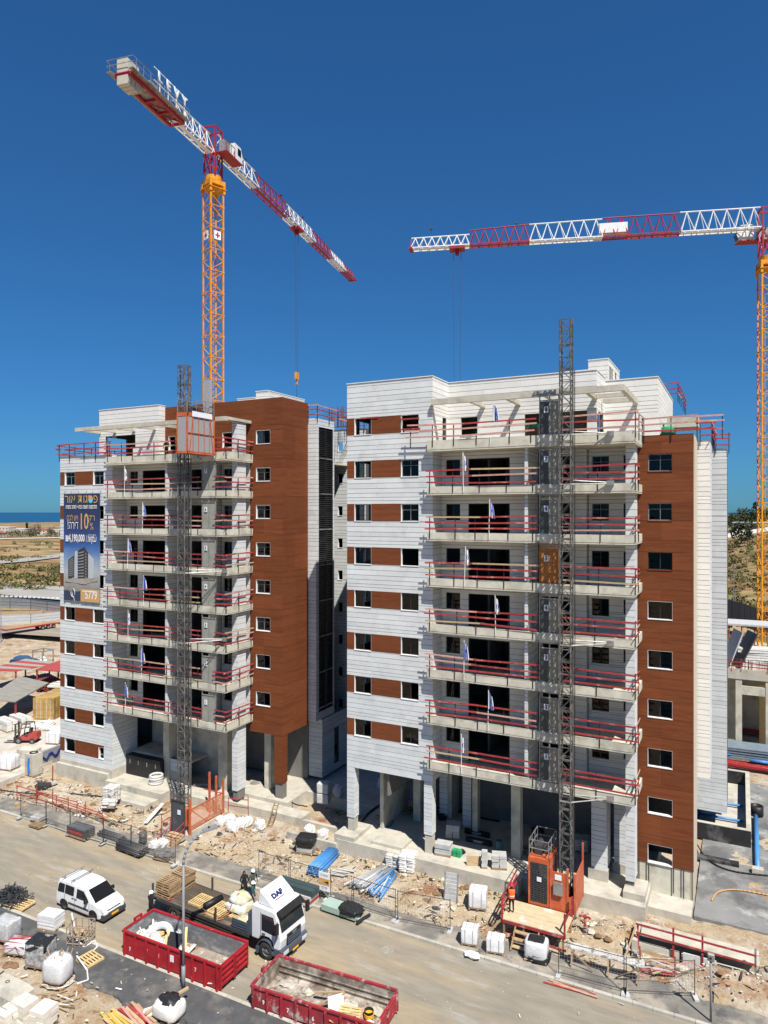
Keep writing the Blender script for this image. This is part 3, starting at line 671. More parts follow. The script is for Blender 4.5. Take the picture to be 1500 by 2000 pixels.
# ------------------------------------------------------------------ tower cranes
def lattice(mb, A, B, C0, n, r, w0, w1, h0, h1, mi=0):
    pass
def mast_mesh(name, m, hw, ph, n, r=.085, rb=.04):
    b = MB()
    for sx, sy in ((-1,-1),(1,-1),(1,1),(-1,1)): b.bar((sx*hw, sy*hw, 0), (sx*hw, sy*hw, ph*n), 2*r)
    cs = [(-hw,-hw),(hw,-hw),(hw,hw),(-hw,hw)]
    for i in range(n):
        z = i*ph
        for k in range(4):
            a, c = cs[k], cs[(k+1) % 4]
            b.bar((*a, z+.05), (*c, z+.05), .07); 
            if (i+k) % 2: a, c = c, a
            b.bar((*a, z+.08), (*c, z+ph/2), .07); b.bar((*c, z+ph/2), (*a, z+ph-.02), .07)
        b.box(-hw-.11, -hw+.11, -hw-.11, -hw+.11, z-.12, z+.12); b.box(hw-.11, hw+.11, -hw-.11, -hw+.11, z-.12, z+.12)
        b.box(-hw-.11, -hw+.11, hw-.11, hw+.11, z-.12, z+.12); b.box(hw-.11, hw+.11, hw-.11, hw+.11, z-.12, z+.12)
    for i in range(int(n*ph/.5)): b.bar((-.2, .35, i*.5), (.2, .35, i*.5), .035)
    b.bar((-.2, .35, 0), (-.2, .35, n*ph), .05); b.bar((.2, .35, 0), (.2, .35, n*ph), .05)
    return b.mesh(name, m)
def jib_section(m, L, h0, h1, wd, n):
    b = MB(); q = L/n
    for s_ in (-1, 1): b.bar((0, s_*wd/2, 0), (L, s_*wd/2, 0), .13)
    b.tube((0, 0, h0), (L, 0, h1), .085, 6)
    for i in range(n):
        x0, x1, xm = i*q, (i+1)*q, (i+.5)*q; hm = h0 + (h1-h0)*xm/L
        for s_ in (-1, 1):
            b.tube((x0, s_*wd/2, 0), (xm, 0, hm), .05, 5); b.tube((xm, 0, hm), (x1, s_*wd/2, 0), .05, 5)
        b.bar((x0, -wd/2, .02), (x0, wd/2, .02), .06); b.bar((x0, -wd/2, .02), (x1, wd/2, .02), .05)
    b.box(0, L, -.28, .28, -.04, -.01)
    return b.mesh('jib_section', m)
def crane(label, base, zj, ang, secs, zbase, mrot, clen, letters=None, trolley=None, hook=None, hub=0.0):
    t = thing('tower_crane', label, 'tower crane', (base[0], base[1], zbase), 0, 'tower cranes over the building site')
    ph, hw = 2.62, .86
    top = zj - 4.6 - zbase; n = int(top/(ph*4)) + 1; me = mast_mesh('mast_section', ORANGE, hw, ph, 4)
    zt = top
    for i in range(n):
        z = top - (i+1)*ph*4
        if z < -ph*4: break
        o = bpy.data.objects.new('mast_section', me); COL.objects.link(o); o.parent = t; o.location = (0, 0, z); o.rotation_euler = (0, 0, mrot)
    def part(mb, name, m, rz, z, smooth=False):
        o = mb.obj(name, m, None, smooth); o.parent = t; o.location = (0, 0, z); o.rotation_euler = (0, 0, rz); return o
    b = MB(); b.box(-1.0, 1.0, -1.0, 1.0, 0, .5); b.lathe([(.9,.5),(1.0,.55),(1.0,1.1),(.8,1.15)], n=20)
    for sx in (-1, 1):
        for sy in (-1, 1): b.bar((sx*.92, sy*.92, -1.0), (sx*.92, sy*.92, .5), .28)
    b.box(-1.15, 1.15, -1.15, 1.15, -.5, -.42); part(b, 'slewing_ring', ORANGE, mrot, top)
    b = MB()
    for sx in (-1, 1):
        for sy in (-1, 1): b.bar((sx*.8, sy*.75, 1.15), (sx*.8, sy*.75, 7.0), .17)
        b.bar((sx*.8, -.75, 1.3), (sx*.8, .75, 4.2), .12); b.bar((sx*.8, .75, 1.3), (sx*.8, -.75, 4.2), .12)
        b.bar((-.8, sx*.75, 1.3), (.8, sx*.75, 4.2), .12); b.bar((.8, sx*.75, 1.3), (-.8, sx*.75, 4.2), .12)
        b.bar((sx*.8, -.75, 4.4), (sx*.8, .75, 4.4), .16); b.bar((sx*.8, -.75, 6.9), (sx*.8, .75, 6.9), .16); b.bar((-.8, sx*.75, 6.9), (.8, sx*.75, 6.9), .16)
    part(b, 'tower_head', CRED, ang, top)
    # driver's cab on its platform
    b = MB(); b.box(-.9, 3.0, -2.4, -.95, -.12, 0)
    for xx in (-.9, .2, 1.1): b.bar((xx, -2.35, 0), (xx, -2.35, 1.1), .06)
    b.bar((-.9, -2.35, 1.1), (1.1, -2.35, 1.1), .06)
    pl = part(b, 'cab_platform', CRED, ang, zj-zbase-.9)
    b = MB(); b.prism([(1.2,.02),(2.9,.02),(3.2,.8),(2.7,1.9),(1.2,1.9)], -2.3, -1.05); c = part(b, 'operator_cab', WPAINT, ang, zj-zbase-.9)
    b = MB(); b.box(-.5, .7, -1.9, -1.1, 0.02, 1.5); part(b, 'electrical_cabinet', GALV, ang, zj-zbase-.9)
    b = MB(); b.box(1.9, 2.7, -2.33, -2.3, .75, 1.6); b.prism([(2.9,.2),(2.97,.15),(3.24,.85),(2.78,1.7),(2.71,1.65),(3.17,.82)], -2.2, -1.15); g = b.obj('cab_window', GLASS, None); g.parent = c
    x = .8
    for L, h0, h1, m, n_ in secs:
        o = bpy.data.objects.new('jib_section', jib_section(m, L, h0, h1, 1.35, n_)); COL.objects.link(o); o.parent = t
        M = Matrix.Rotation(ang, 4, 'Z') @ Matrix.Translation(Vector((x, 0, 0))); M.translation.z += zj-zbase; o.matrix_local = M; x += L
    b = MB(); b.box(x-.2, x+.25, -.8, .8, -.15, .1); b.bar((x, -.7, 0), (x, 0, 1.3), .08); b.bar((x, .7, 0), (x, 0, 1.3), .08); part(b, 'jib_tip', CRED, ang, zj-zbase)
    zc = zj-zbase-.9
    # counter jib
    o = bpy.data.objects.new('jib_section', jib_section(CWHITE, clen*.45, 2.3, 2.1, 1.35, 5)); COL.objects.link(o); o.parent = t
    M = Matrix.Rotation(ang+math.pi, 4, 'Z') @ Matrix.Translation(Vector((.8, 0, 0))); M.translation.z += zc; o.matrix_local = M
    b = MB(); a0, a1 = clen*.45, clen
    for s_ in (-1, 1): b.bar((-a0, s_*.85, -.12), (-a1, s_*.85, -.12), .28, .36)
    for i in range(5):
        xx = -a0 - (a1-a0)*i/4; b.bar((xx, -.85, -.12), (xx, .85, -.12), .22, .3)
        if i < 2: b.bar((xx, -.85, -.15), (xx-(a1-a0)/4, .85, -.15), .12); b.bar((xx, .85, -.15), (xx-(a1-a0)/4, -.85, -.15), .12)
    part(b, 'counter_jib', CRED, ang, zc)
    b = MB(); b.box(-a1-.5, -a0, -1.55, -1.02, .0, .06); b.box(-a1-.5, -a0, 1.02, 1.55, .0, .06); b.box(-a1+1.9, -a0-.6, -.7, .7, .02, .06)
    for s_ in (-1, 1):
        for i in range(9): xx = -a0-(a1-a0)*i/8; b.bar((xx, s_*1.55, .06), (xx, s_*1.55, 1.15), .045)
        b.bar((-a0, s_*1.55, 1.15), (-a1-.5, s_*1.55, 1.15), .045); b.bar((-a0, s_*1.55, .6), (-a1-.5, s_*1.55, .6), .04)
    for z in (.6, 1.15): b.bar((-a1-.5, -1.55, z), (-a1-.5, 1.55, z), .045)
    part(b, 'walkway', GALV, ang, zc)
    b = MB()
    b.box(-a1+3.4, -a1+4.8, -.7, .7, .1, 1.2); b.tube((-a1+5.3, -.6, .7), (-a1+5.3, .6, .7), .45, 12); part(b, 'winch', GALV, ang, zc)
    for i in range(4):
        b = MB(); b.box(-a1-.1+i*.62, -a1+.45+i*.62, -.62, .62, -1.15 if i < 3 else -.8, 1.35 if i < 3 else .9); part(b, 'counterweight', CONCL, ang, zc)
    if letters:
        for i, ch in enumerate(letters):
            xx = -a0 - 4.6 + i*1.5
            me = text_mesh(ch, 1.5, CWHITE, .05, .03)
            o = bpy.data.objects.new('lettering', me); COL.objects.link(o); o.parent = t
            M = Matrix.Rotation(ang, 4, 'Z') @ Matrix.Translation(Vector((xx, -1.0, 2.1))) @ Matrix.Rotation(R(90), 4, 'X'); M.translation.z += zc; o.matrix_local = M
        b = MB()
        for i in range(4): b.bar((-a0-4.6+i*1.5, -.95, 0), (-a0-4.6+i*1.5, -.95, 2.7), .08)
        b.bar((-a0-5.6, -.95, 1.35), (-a0+.6, -.95, 1.35), .06); b.bar((-a0-5.6, -.95, 2.7), (-a0+.6, -.95, 2.7), .06); part(b, 'letter_frame', CWHITE, ang, zc)
    if trolley:
        b = MB(); b.box(trolley-1.0, trolley+1.0, -.8, .8, -.45, -.15); b.box(trolley-.25, trolley+.25, -.3, .3, -1.1, -.45); part(b, 'trolley', CRED, ang, zj-zbase)
        b = MB()
        for dx_ in (-.5, .5): b.tube((trolley+dx_, 0, -.4), (trolley+dx_*.6, 0, hook+.6), .028, 5)
        part(b, 'hoist_rope', STEEL, ang, zj-zbase)
        b = MB(); b.box(trolley-.38, trolley+.38, -.2, .2, hook-.5, hook+.6); b.tube((trolley, 0, hook-.5), (trolley, 0, hook-1.0), .14, 8); b.ring((trolley, 0, hook-1.25), .2, .07, 10, 5); part(b, 'hook_block', ORANGE, ang, zj-zbase)
        b = MB()
        for s_ in (-1, 1): b.tube((trolley, 0, hook-1.3), (trolley+s_*.35, s_*.2, hook-4.6), .025, 5)
        part(b, 'lifting_sling', STEEL, ang, zj-zbase)
    b = MB()
    xs_ = (8, 19, 27) if hub else (30, 41)
    for xx in xs_: b.tube((xx, 0, 1.9), (xx, 0, 2.5), .04, 5); b.box(xx-.2, xx+.2, -.15, .15, 2.5, 2.68)
    part(b, 'floodlight', STEEL, ang, zj-zbase); return t
C1 = crane('orange tower crane behind the left block with white letters on its counter jib', (-57.2, 66.3), 69.7, math.atan2(49.95, -8.83),
    [(10, 2.3, 2.3, CWHITE, 5), (10, 2.2, 2.2, CRED, 5), (10, 2.1, 2.0, CWHITE, 6), (8, 2.0, 1.7, CRED, 5), (6.5, 1.6, 1.5, CWHITE, 5), (5.2, 1.5, 1.3, CRED, 5)], .5, R(72), 16.9, 'LEVY', 24.7, -23.1, 1)
# the two red cross plates on the orange mast
for dx_, an in ((0, 0), (1, 90)):
    b = MB(); b.box(-.45, .45, -.03, .03, -.5, .5); p = b.obj('mast_plate', SIGNW, None); p.parent = C1
    M = Matrix.Rotation(R(72-90+an+18 if False else 72+an-90), 4, 'Z') @ Matrix.Translation(Vector((0, -.98, 0))); M.translation.z = 58.9-.5; p.matrix_local = M
    b = MB(); b.box(-.3, .3, -.05, -.03, -.08, .08); b.box(-.09, .09, -.049, -.031, .085, .33); b.box(-.09, .09, -.049, -.031, -.33, -.085); e = b.obj('emblem', CRED, None); e.parent = p
b = MB(); hc = 1.4; b.box(-hc, hc, -hc, hc, 0, 4.6); 
C2 = crane('orange tower crane at the right edge, its jib reaching over the right block', (2.9, 96.9), 60.0, math.atan2(-13.5, -41.7),
    [(9.3, 2.6, 2.6, CWHITE, 6), (9.3, 2.5, 2.5, CRED, 6), (9.0, 2.4, 2.3, CWHITE, 6), (7.6, 2.3, 2.0, CRED, 6), (7.6, 1.5, 1.45, CWHITE, 7)], .5, R(15), 16, None, 37.6, -30, 0)
b = MB(); b.box(16.4, 19.8, -.45, .45, .5, 1.7)
o = b.obj('jib_banner', WPAINT, None); o.parent = C2; o.rotation_euler = (0, 0, math.atan2(-13.5, -41.7)); o.location = (0, 0, 59.5)
# ------------------------------------------------------------------ hoist masts, cages and landing gates
def hoist_mast(label, x, y, z0, z1, w_, ties):
    t = thing('hoist_mast', label, 'hoist mast', (x, y, z0), 0, 'rack masts of the material hoists')
    b = MB(); L = 1.508; h = w_/2
    for sx in (-1, 1):
        for sy in (-1, 1): b.tube((sx*h, sy*h, 0), (sx*h, sy*h, L), .05, 6)
        for z in (.04, .76, 1.47):
            b.bar((sx*h, -h, z), (sx*h, h, z), .045); b.bar((-h, sx*h, z), (h, sx*h, z), .045)
        b.bar((sx*h, -h, .05), (sx*h, h, .75), .035); b.bar((sx*h, h, .77), (sx*h, -h, 1.46), .035)
        b.bar((-h, sx*h, .05), (h, sx*h, .75), .035); b.bar((h, sx*h, .77), (-h, sx*h, 1.46), .035)
    b.bar((h+.07, 0, 0), (h+.07, 0, L), .06, .1); b.bar((-h-.07, 0, 0), (-h-.07, 0, L), .06, .1)
    me = b.mesh('mast_section', MASTG)
    for i in range(math.ceil((z1-z0)/L)):
        o = bpy.data.objects.new('mast_section', me); COL.objects.link(o); o.parent = t; o.location = (0, 0, i*L)
    for z, side in ties:
        b = MB(); b.tube((x+h*side, y-.3, z), (x+side*2.35, 44.86, z+.05), .04, 6); b.tube((x+h*side, y+.3, z+.25), (x+side*2.45, 44.88, z+.12), .04, 6); b.box(x+side*2.4-.15, x+side*2.4+.25, 44.72, 44.9, z-.05, z+.25)
        b.bar((x-h, y-h-.02, z), (x+h, y-h-.02, z), .08); b.obj('wall_tie', GALV, t)
    b = MB(); b.path([(x+h+.2, y-.1, z1-3), (x+h+.22, y-.12, 18), (x+h+.18, y-.1, z0+3)], .025, 5); b.obj('power_cable', BLACK, t)
    return t
hoist_mast('grey lattice hoist mast in front of the right block, rising above its roof', -9.62, 43.65, 1.2, 37.2, .66, [(30.25, 1), (27.2, 1), (17.3, 1), (7.7, 1)])
hoist_mast('grey lattice hoist mast in front of the left block, beside the raised cage', -39.95, 42.85, 1.1, 37.0, .72, [(20.6, 1), (15.0, 1)])
MESHG = glassy('grey_mesh_screen', (.42,.42,.42), .0, .6)
def netpanel(name, c, k):                                           # close wire mesh: even, part see-through
    m = bpy.data.materials.new(name); m.use_nodes = True; N = m.node_tree.nodes; P = N['Principled BSDF']
    P.inputs['Base Color'].default_value = (*c, 1); P.inputs['Alpha'].default_value = k; P.inputs['Roughness'].default_value = .7; return m
NETG = netpanel('grey_wire_mesh', (.36,.37,.38), .72); NETO = netpanel('orange_wire_mesh', (.6,.25,.14), .38); NETD = netpanel('dark_wire_mesh', (.07,.08,.09), .75)
def cage(label, x0, x1, y0, y1, z0, z1, longside):
    t = thing('hoist_cage', label, 'hoist cage', ((x0+x1)/2, (y0+y1)/2, z0), 0, 'material hoist cages')
    f = MB(); e = .06
    for xx in (x0+e, x1-e):
        for yy in (y0+e, y1-e): f.bar((xx, yy, z0), (xx, yy, z1), .12)
    for z, h_ in ((z0+.08, .18), (z1-.16, .3)):
        f.bar((x0, y0+e, z), (x1, y0+e, z), .11, h_); f.bar((x0, y1-e, z), (x1, y1-e, z), .11, h_)
        f.bar((x0+e, y0+.12, z), (x0+e, y1-.12, z), .11, h_); f.bar((x1-e, y0+.12, z), (x1-e, y1-.12, z), .11, h_)
    f.obj('cage_frame', HORANGE, t)
    b = MB(); b.box(x0+.12, x1-.12, y0+.12, y1-.12, z0+.02, z0+.1); b.obj('cage_floor', TIMBG, t)
    b = MB(); b.box(x0+.12, x1-.12, y0+.12, y1-.12, z1-.1, z1-.02); b.obj('cage_roof', HORANGE, t)
    d_ = MB(); d_.box(x0+.12, x1-.12, y0+.03, y0+.05, z0+.18, z1-.32); d_.obj('front_screen', NETG if longside else NETD, t)
    d_ = MB(); d_.box(x1-.05, x1-.03, y0+.13, y1-.13, z0+.18, z1-.32); d_.obj('side_screen', NETG, t)
    d_ = MB(); d_.box(x0+.03, x0+.05, y0+.13, y1-.13, z0+.18, z1-.32); d_.obj('side_screen', NETG, t)
    s_ = MB(); n = 5
    for i in range(1, n): yy = y0+(y1-y0)*i/n; s_.bar((x1, yy, z0+.2), (x1, yy, z1-.3), .05)
    s_.bar((x1+.005, y0+.1, (z0+z1)/2), (x1+.005, y1-.1, (z0+z1)/2), .06)
    if longside: s_.bar((x1+.03, y0+.25, z0+.2), (x1+.03, y0+.6, z1-.3), .05); s_.bar((x1+.03, y1-.25, z0+.2), (x1+.03, y1-.6, z1-.3), .05)
    s_.obj('side_bracing', HORANGE, t)
    r = MB()
    for xx in (x0+.05, x1-.05):
        for i in range(4): yy = y0+.05+(y1-y0-.1)*i/3; r.bar((xx, yy, z1), (xx, yy, z1+1.05), .04)
        for z in (z1+.55, z1+1.05): r.bar((xx, y0+.05, z), (xx, y1-.05, z), .04)
    for yy in (y0+.05, y1-.05):
        for z in (z1+.55, z1+1.05): r.bar((x0+.05, yy, z), (x1-.05, yy, z), .04)
    r.obj('roof_railing', GALV, t)
    m = MB(); ym = (y0+y1)/2; m.box(x0+.25, x0+.7, ym-.5, ym+.1, z1, z1+.5); m.tube((x0+.4, ym+.2, z1+.3), (x0+.4, ym+.8, z1+.3), .2, 10); m.tube((x0+.8, ym-.2, z1+.2), (x0+.8, ym+.5, z1+.2), .16, 10); m.box(x1-.5, x1-.2, ym-.3, ym+.2, z1, z1+.35); m.obj('drive_motor', DGREY, t)
    return t
cg = cage('orange hoist cage with grey mesh sides stopped at the top of the left block', -39.4, -38.3, 41.4, 44.6, 30.1, 33.3, True)
b = MB(); b.box(-38.26, -38.24, 41.9, 44.2, 33.0, 33.42); b.obj('sign_board', SIGNW, cg)
b = MB(); b.box(-39.2, -38.5, 44.2, 44.5, 33.3, 36.3); o = b.obj('rear_screen', NETG, cg)
cg = cage('orange hoist cage standing on the ground behind the timber deck of the right block', -11.75, -10.45, 42.7, 44.8, 1.25, 4.15, False)
b = MB()
for i in range(22): b.bar((-11.6, 42.69, 1.5+i*.108), (-10.6, 42.69, 1.5+i*.108), .025)
for i in range(6): b.bar((-11.6+i*.2, 42.685, 1.45), (-11.6+i*.2, 42.685, 3.85), .02)
b.obj('door_grille', STEEL, cg); ubox('notice', SIGNW, cg, -11.2, -10.92, 42.64, 42.66, 2.75, 3.02)
en = thing('hoist_enclosure', 'orange steel base enclosure with control boxes around the foot of the right hoist mast', 'hoist base', (-9.8, 43.4, 1.2))
b = MB(); b.box(-10.4, -9.35, 42.7, 42.76, 1.2, 3.55); b.box(-10.42, -10.3, 42.66, 42.78, 1.2, 4.4); b.box(-9.4, -9.28, 42.66, 42.78, 1.2, 3.9); b.obj('front_panel', HORANGE, en)
b = MB(); b.box(-8.92, -8.87, 42.7, 45.0, 1.2, 3.5); b.box(-8.95, -8.84, 42.62, 42.7, 1.2, 3.7); b.box(-8.95, -8.84, 45.0, 45.08, 1.2, 4.6); b.obj('side_panel', HORANGE, en)
b = MB(); b.box(-9.28, -8.95, 42.7, 42.75, 1.2, 2.2); b.obj('kick_panel', HORANGE, en)
b = MB(); b.box(-10.15, -9.6, 42.5, 42.7, 2.25, 2.95); b.obj('control_box', GALV, en)
b = MB(); b.box(-10.1, -9.7, 42.66, 42.7, 3.1, 3.4); b.obj('notice', SIGNW, en)
b = MB(); b.box(-10.2, -9.0, 43.1, 44.3, 1.18, 1.5)
for xx in (-10.0, -9.2): b.tube((xx, 43.2, 1.5), (xx, 43.2, 2.1), .1, 8); b.tube((xx, 44.1, 1.5), (xx, 44.1, 2.1), .1, 8)
b.obj('buffer_base', STEEL, en)
def gate(x0, x1, zf, label, num, m=None, fm=None, ct='landing gates of the hoists'):
    t = thing('landing_gate', label, 'gate', ((x0+x1)/2, 44.98, zf), 0, ct)
    m = m or CONC; fm = fm or GALV; xm = x0+(x1-x0)*.52; h = 2.25
    b = MB()
    for xx in (x0, xm, x1): b.bar((xx, 45.02, zf), (xx, 45.02, zf+h+.35), .07)
    for z in (zf+.05, zf+h, zf+h+.33): b.bar((x0, 44.99, z), (x1, 44.99, z), .07)
    b.bar((x0-.1, 44.8, zf+h+.4), (x0-.1, 45.4, zf+h+.4), .1); b.bar((x1+.1, 44.8, zf+h+.4), (x1+.1, 45.4, zf+h+.4), .1); b.obj('gate_frame', fm, t)
    for a, c in ((x0+.04, xm-.04), (xm+.04, x1-.04)):
        d_ = MB(); d_.box(a, c, 45.0, 45.03, zf+.1, zf+h-.05); d_.obj('gate_leaf', LEAFD if (m is SHEETD and a < x0+.1) else m, t)
    if num:
        b = MB(); b.box(x0+.3, x0+.58, 44.93, 44.95, zf+1.45, zf+1.85); pl_ = b.obj('number_plate', SIGNW, t)
        text(num, .36, BLACK, t, (x0+.44, 44.915, zf+1.65), FRONT, .8, 0, .012)
    return t
LEAFD = mat('dark_green_grey_leaf', (.065,.07,.06), .5, .25, 2); SHEET = mat('grey_sheet_metal', (.26,.26,.23), .6, .2, 2); BROWNS = mat('rusty_orange_sheet', (.35,.13,.03), .6, .25, 2); SHEETD = mat('dark_sheet_metal', (.25,.235,.185), .5, .25, 2)
ORD = ['top', 'second', 'third', 'fourth', 'fifth', 'sixth', 'seventh', 'lowest']
for k in range(8):
    five = k == 3
    gate(-11.63, -10.4, ZS(k)-.02, 'brown boarded hoist gate with number 5 on a balcony of the right block' if five else f'grey steel hoist gate with number {8-k} on the {ORD[k]} balcony of the right block', str(8-k), BROWNS if five else SHEETD, BROWNS if five else GALV)
    if k: gate(-40.0, -38.6, ZS(k)-.02, f'grey sheet hoist gate on the {ORD[k]} balcony level of the left block', str(8-k), SHEET)
# ------------------------------------------------------------------ red plank guard rails along the balconies
def rail(label, pts, z, mats=(RED,), hs=(.25, .72, 1.1), over=.3, ct='plank guard rails of the balconies', sag=True, drop=.45, pm=BLACK, step=1.9, side=1):
    t = thing('guard_rail', label, 'guard rail', (*pts[0], z), 0, ct)
    for i in range(len(pts)-1):
        p, q = Vector((*pts[i], 0)), Vector((*pts[i+1], 0)); L = (q-p).length; d = (q-p)/L; nrm = Vector((d.y, -d.x, 0))*.05*side
        n = max(1, round(L/step))
        for j in range(n+1):
            if j == n and i < len(pts)-2: continue
            c = p + d*(L*min(max(j/n + (U(-.04,.04) if 0 < j < n else 0), .02 if j == 0 else 0), .98)) 
            ubar('post', pm, t, c-nrm*.2+Vector((0,0,z-drop)), c-nrm*.2+Vector((0,0,z+1.15+U(-.04,.04))), .055, .055)
        for h in hs:
            nb = max(1, round(L/3.6)); cuts = [0] + [L*(m_+1)/nb + U(-.4,.4) for m_ in range(nb-1)] + [L]
            za = z+h+U(-.05,.05)
            for m_ in range(nb):
                zb = z+h+(U(-.09,.09) if sag else 0)
                a = p + d*(cuts[m_] - (U(.05, over) if m_ == 0 else .25)); c = p + d*(cuts[m_+1] + (U(.05, over) if m_ == nb-1 else 0))
                off = nrm*(1 + .5*(m_ % 2)); r = random.random()
                mm = mats[0] if r < .8 else mats[min(1, len(mats)-1)] if r < .93 else mats[-1]
                ubar('plank', mm, t, a+off+Vector((0,0,za)), c+off+Vector((0,0,zb)), .03, .105); za = zb
    return t
MR = (RED, REDP, TIMB)
for k in range(1, 8):
    f = lambda s: f'red plank rail on the {ORD[k]} balcony of the {s}'
    rail(f('right block, left of its mast'), [(-19.5, 44.88), (-11.9, 44.88)], ZS(k), MR)
    rail(f('right block, right of its mast'), [(-10.2, 44.88), (-5.72, 44.88), (-5.72, 46.4)], ZS(k), MR)
    rail(f('left block, left of its gate'), [(-51.2, 44.88), (-40.15, 44.88)], ZS(k), MR)
    rail(f('left block beside the white column'), [(-38.45, 44.88), (-37.43, 44.88), (-37.43, 48.3)], ZS(k), MR)
rail('weathered red plank guard rail around the roof terrace of the right block', [(-21.0, 44.88), (-12.0, 44.88)], ZS(0), (REDP, RED, REDP), ct='guard rails of the roofs')
rail('red plank guard rail on the roof terrace right of the hoist mast', [(-10.2, 44.88), (-5.72, 44.88), (-5.72, 48.4)], ZS(0), (REDP, RED, REDP), ct='guard rails of the roofs')
rail('plank guard rail on top of the brown facade of the right block', [(-5.72, 48.45), (-2.5, 48.45), (-1.0, 48.45)], 30.5, (REDP, RED, REDP), ct='guard rails of the roofs', over=.1)
rail('red guard rail on the roof corner of the rear white wing at the right', [(-2.5, 52.4), (-1.75, 52.4), (-1.75, 59.9), (-.8, 59.9)], 30.45, MR, ct='guard rails of the roofs')
rail('red guard rail around the roof edge above the left wing of the left block', [(-58.2, 62.0), (-58.2, 45.4), (-51.2, 45.4)], 30.75, MR, ct='guard rails of the roofs')
rail('red guard rail on the roof terrace of the left block', [(-51.2, 44.88), (-40.1, 44.88)], ZS(0), MR, ct='guard rails of the roofs')
rail('short red guard rail on the roof terrace beside the white column of the left block', [(-38.45, 44.88), (-37.43, 44.88), (-37.43, 48.3)], ZS(0), MR, ct='guard rails of the roofs')
rail('red guard rail on the white louvred volume of the left block', [(-34.4, 52.45), (-33.5, 52.45), (-33.5, 60.0)], 33.9, MR, ct='guard rails of the roofs')
rail('red guard rail on the recessed rear wall between the two blocks', [(-36.5, 59.9), (-32.7, 59.9)], 33.75, MR, ct='guard rails of the roofs')
rail('red guard rail round the roof core of the right block', [(-7.6, 66.0), (-4.9, 66.0), (-4.9, 76.0)], 35.6, MR, ct='guard rails of the roofs')
# starter bars sticking out of the roofs
def rebars(label, x0, x1, y0, y1, z, n, h):
    b = MB()
    for i in range(n): x, y = U(x0, x1), U(y0, y1); b.tube((x, y, z-.15), (x+U(-.05,.05), y+U(-.05,.05), z+h*U(.75,1)), .014, 4, 0, None, False)
    for j in range(3): b.bar((x0, y0, z+.3+.35*j), (x1, y0, z+.3+.35*j), .025)
    return tag(b.obj('rebar_cluster', mat('rusty_steel', (.13,.06,.04), .8, .2)), label, 'steel bars', kind='stuff')
rebars('tall rusty starter bars on the roof between the blocks', -35.3, -33.8, 56.5, 60.2, 33.8, 60, 2.1)
# ------------------------------------------------------------------ flags on the balconies
def cloth(L, w_, seed):
    rr = random.Random(seed); nu, nv = 9, 12; V = []; Fs = []; Ms = []
    ph = rr.uniform(0, 6)
    for j in range(nv+1):
        v = j/nv
        for i in range(nu+1):
            u = i/nu; sp = .28 + .3*v
            V.append((.03 + w_*u*sp*(1-.25*v), .09*math.sin(u*9+ph)*(.4+.6*v)+.05*u, -L*v - u*(.35 - .25*v)))
    for j in range(nv):
        for i in range(nu):
            Fs.append((j*(nu+1)+i, j*(nu+1)+i+1, (j+1)*(nu+1)+i+1, (j+1)*(nu+1)+i))
            Ms.append(1 if i in (1, 2, 6, 7) or (i == 4 and j in (4, 7)) or (i in (3, 5) and j in (5, 6)) else 0)
    b = MB(); b.v = V; b.f = Fs; b.m = Ms; return b
def flag(label, x, z, tilt, seed, L=1.15):
    t = thing('flag', label, 'flag', (x, 44.82, z-.2), 0, 'white and blue flags on the balcony rails')
    b = MB(); b.tube((0, 0, -.2), (tilt*.3, 0, 2.5), .022, 6); b.obj('flag_pole', WHITE, None).parent = t
    c = cloth(L, .72, seed).obj('flag_cloth', [SACK, FLAGB], None); c.parent = t; c.location = (tilt*.29, -.03, 2.42)
AF = {0: 957, 1: 905, 2: 955, 3: 907, 4: 968, 5: 906, 6: 953, 7: 901}; BF = {1: 243, 2: 278, 3: 249, 4: 280, 5: 250, 6: 276, 7: 245}
for k, px in AF.items(): flag(f'white flag with blue stripes and star on the {ORD[k]} balcony of the right block', FY(px, 1000, 44.82).x, ZS(k), .9 if k == 0 else U(-.15,.3), k)
for k, px in BF.items(): flag(f'white flag with blue stripes and star on the {ORD[k]} balcony of the left block', FY(px, 1000, 44.82).x, ZS(k), U(-.2,.3), 20+k)
# ------------------------------------------------------------------ the big banner on the left block
bn = thing('advertising_banner', 'tall blue advertising banner with white lettering hung on the left block', 'banner', (-54.9, 45.4, 17.2))
x0, x1, zb_, zt_ = -57.37, -52.5, 17.15, 27.2; yb = 45.36
b = MB(); n = 12
for i in range(n):
    xa, xb = x0+(x1-x0)*i/n, x0+(x1-x0)*(i+1)/n; wv = lambda x: .02*math.sin((x-x0)*3.1)
    b.add([(xa, yb+wv(xa), zb_), (xb, yb+wv(xb), zb_), (xb, yb+wv(xb), zt_), (xa, yb+wv(xa), zt_)], [(0,1,2,3)])
m = bpy.data.materials.new('banner_print'); m.use_nodes = True; N = m.node_tree.nodes; L_ = m.node_tree.links
g = N.new('ShaderNodeNewGeometry'); sp = N.new('ShaderNodeSeparateXYZ'); L_.new(g.outputs['Position'], sp.inputs[0])
mr_ = N.new('ShaderNodeMapRange'); mr_.inputs[1].default_value = zb_; mr_.inputs[2].default_value = zt_; L_.new(sp.outputs[2], mr_.inputs[0])
no = N.new('ShaderNodeTexNoise'); no.inputs['Scale'].default_value = .5; no.inputs['Detail'].default_value = 5; mpn = N.new('ShaderNodeMapping'); mpn.inputs['Scale'].default_value = (1,1,2.2); L_.new(g.outputs['Position'], mpn.inputs[0]); L_.new(mpn.outputs[0], no.inputs[0])
ad = N.new('ShaderNodeMath'); ad.operation = 'MULTIPLY_ADD'; ad.inputs[1].default_value = .1; L_.new(no.outputs[0], ad.inputs[0]); L_.new(mr_.outputs[0], ad.inputs[2])
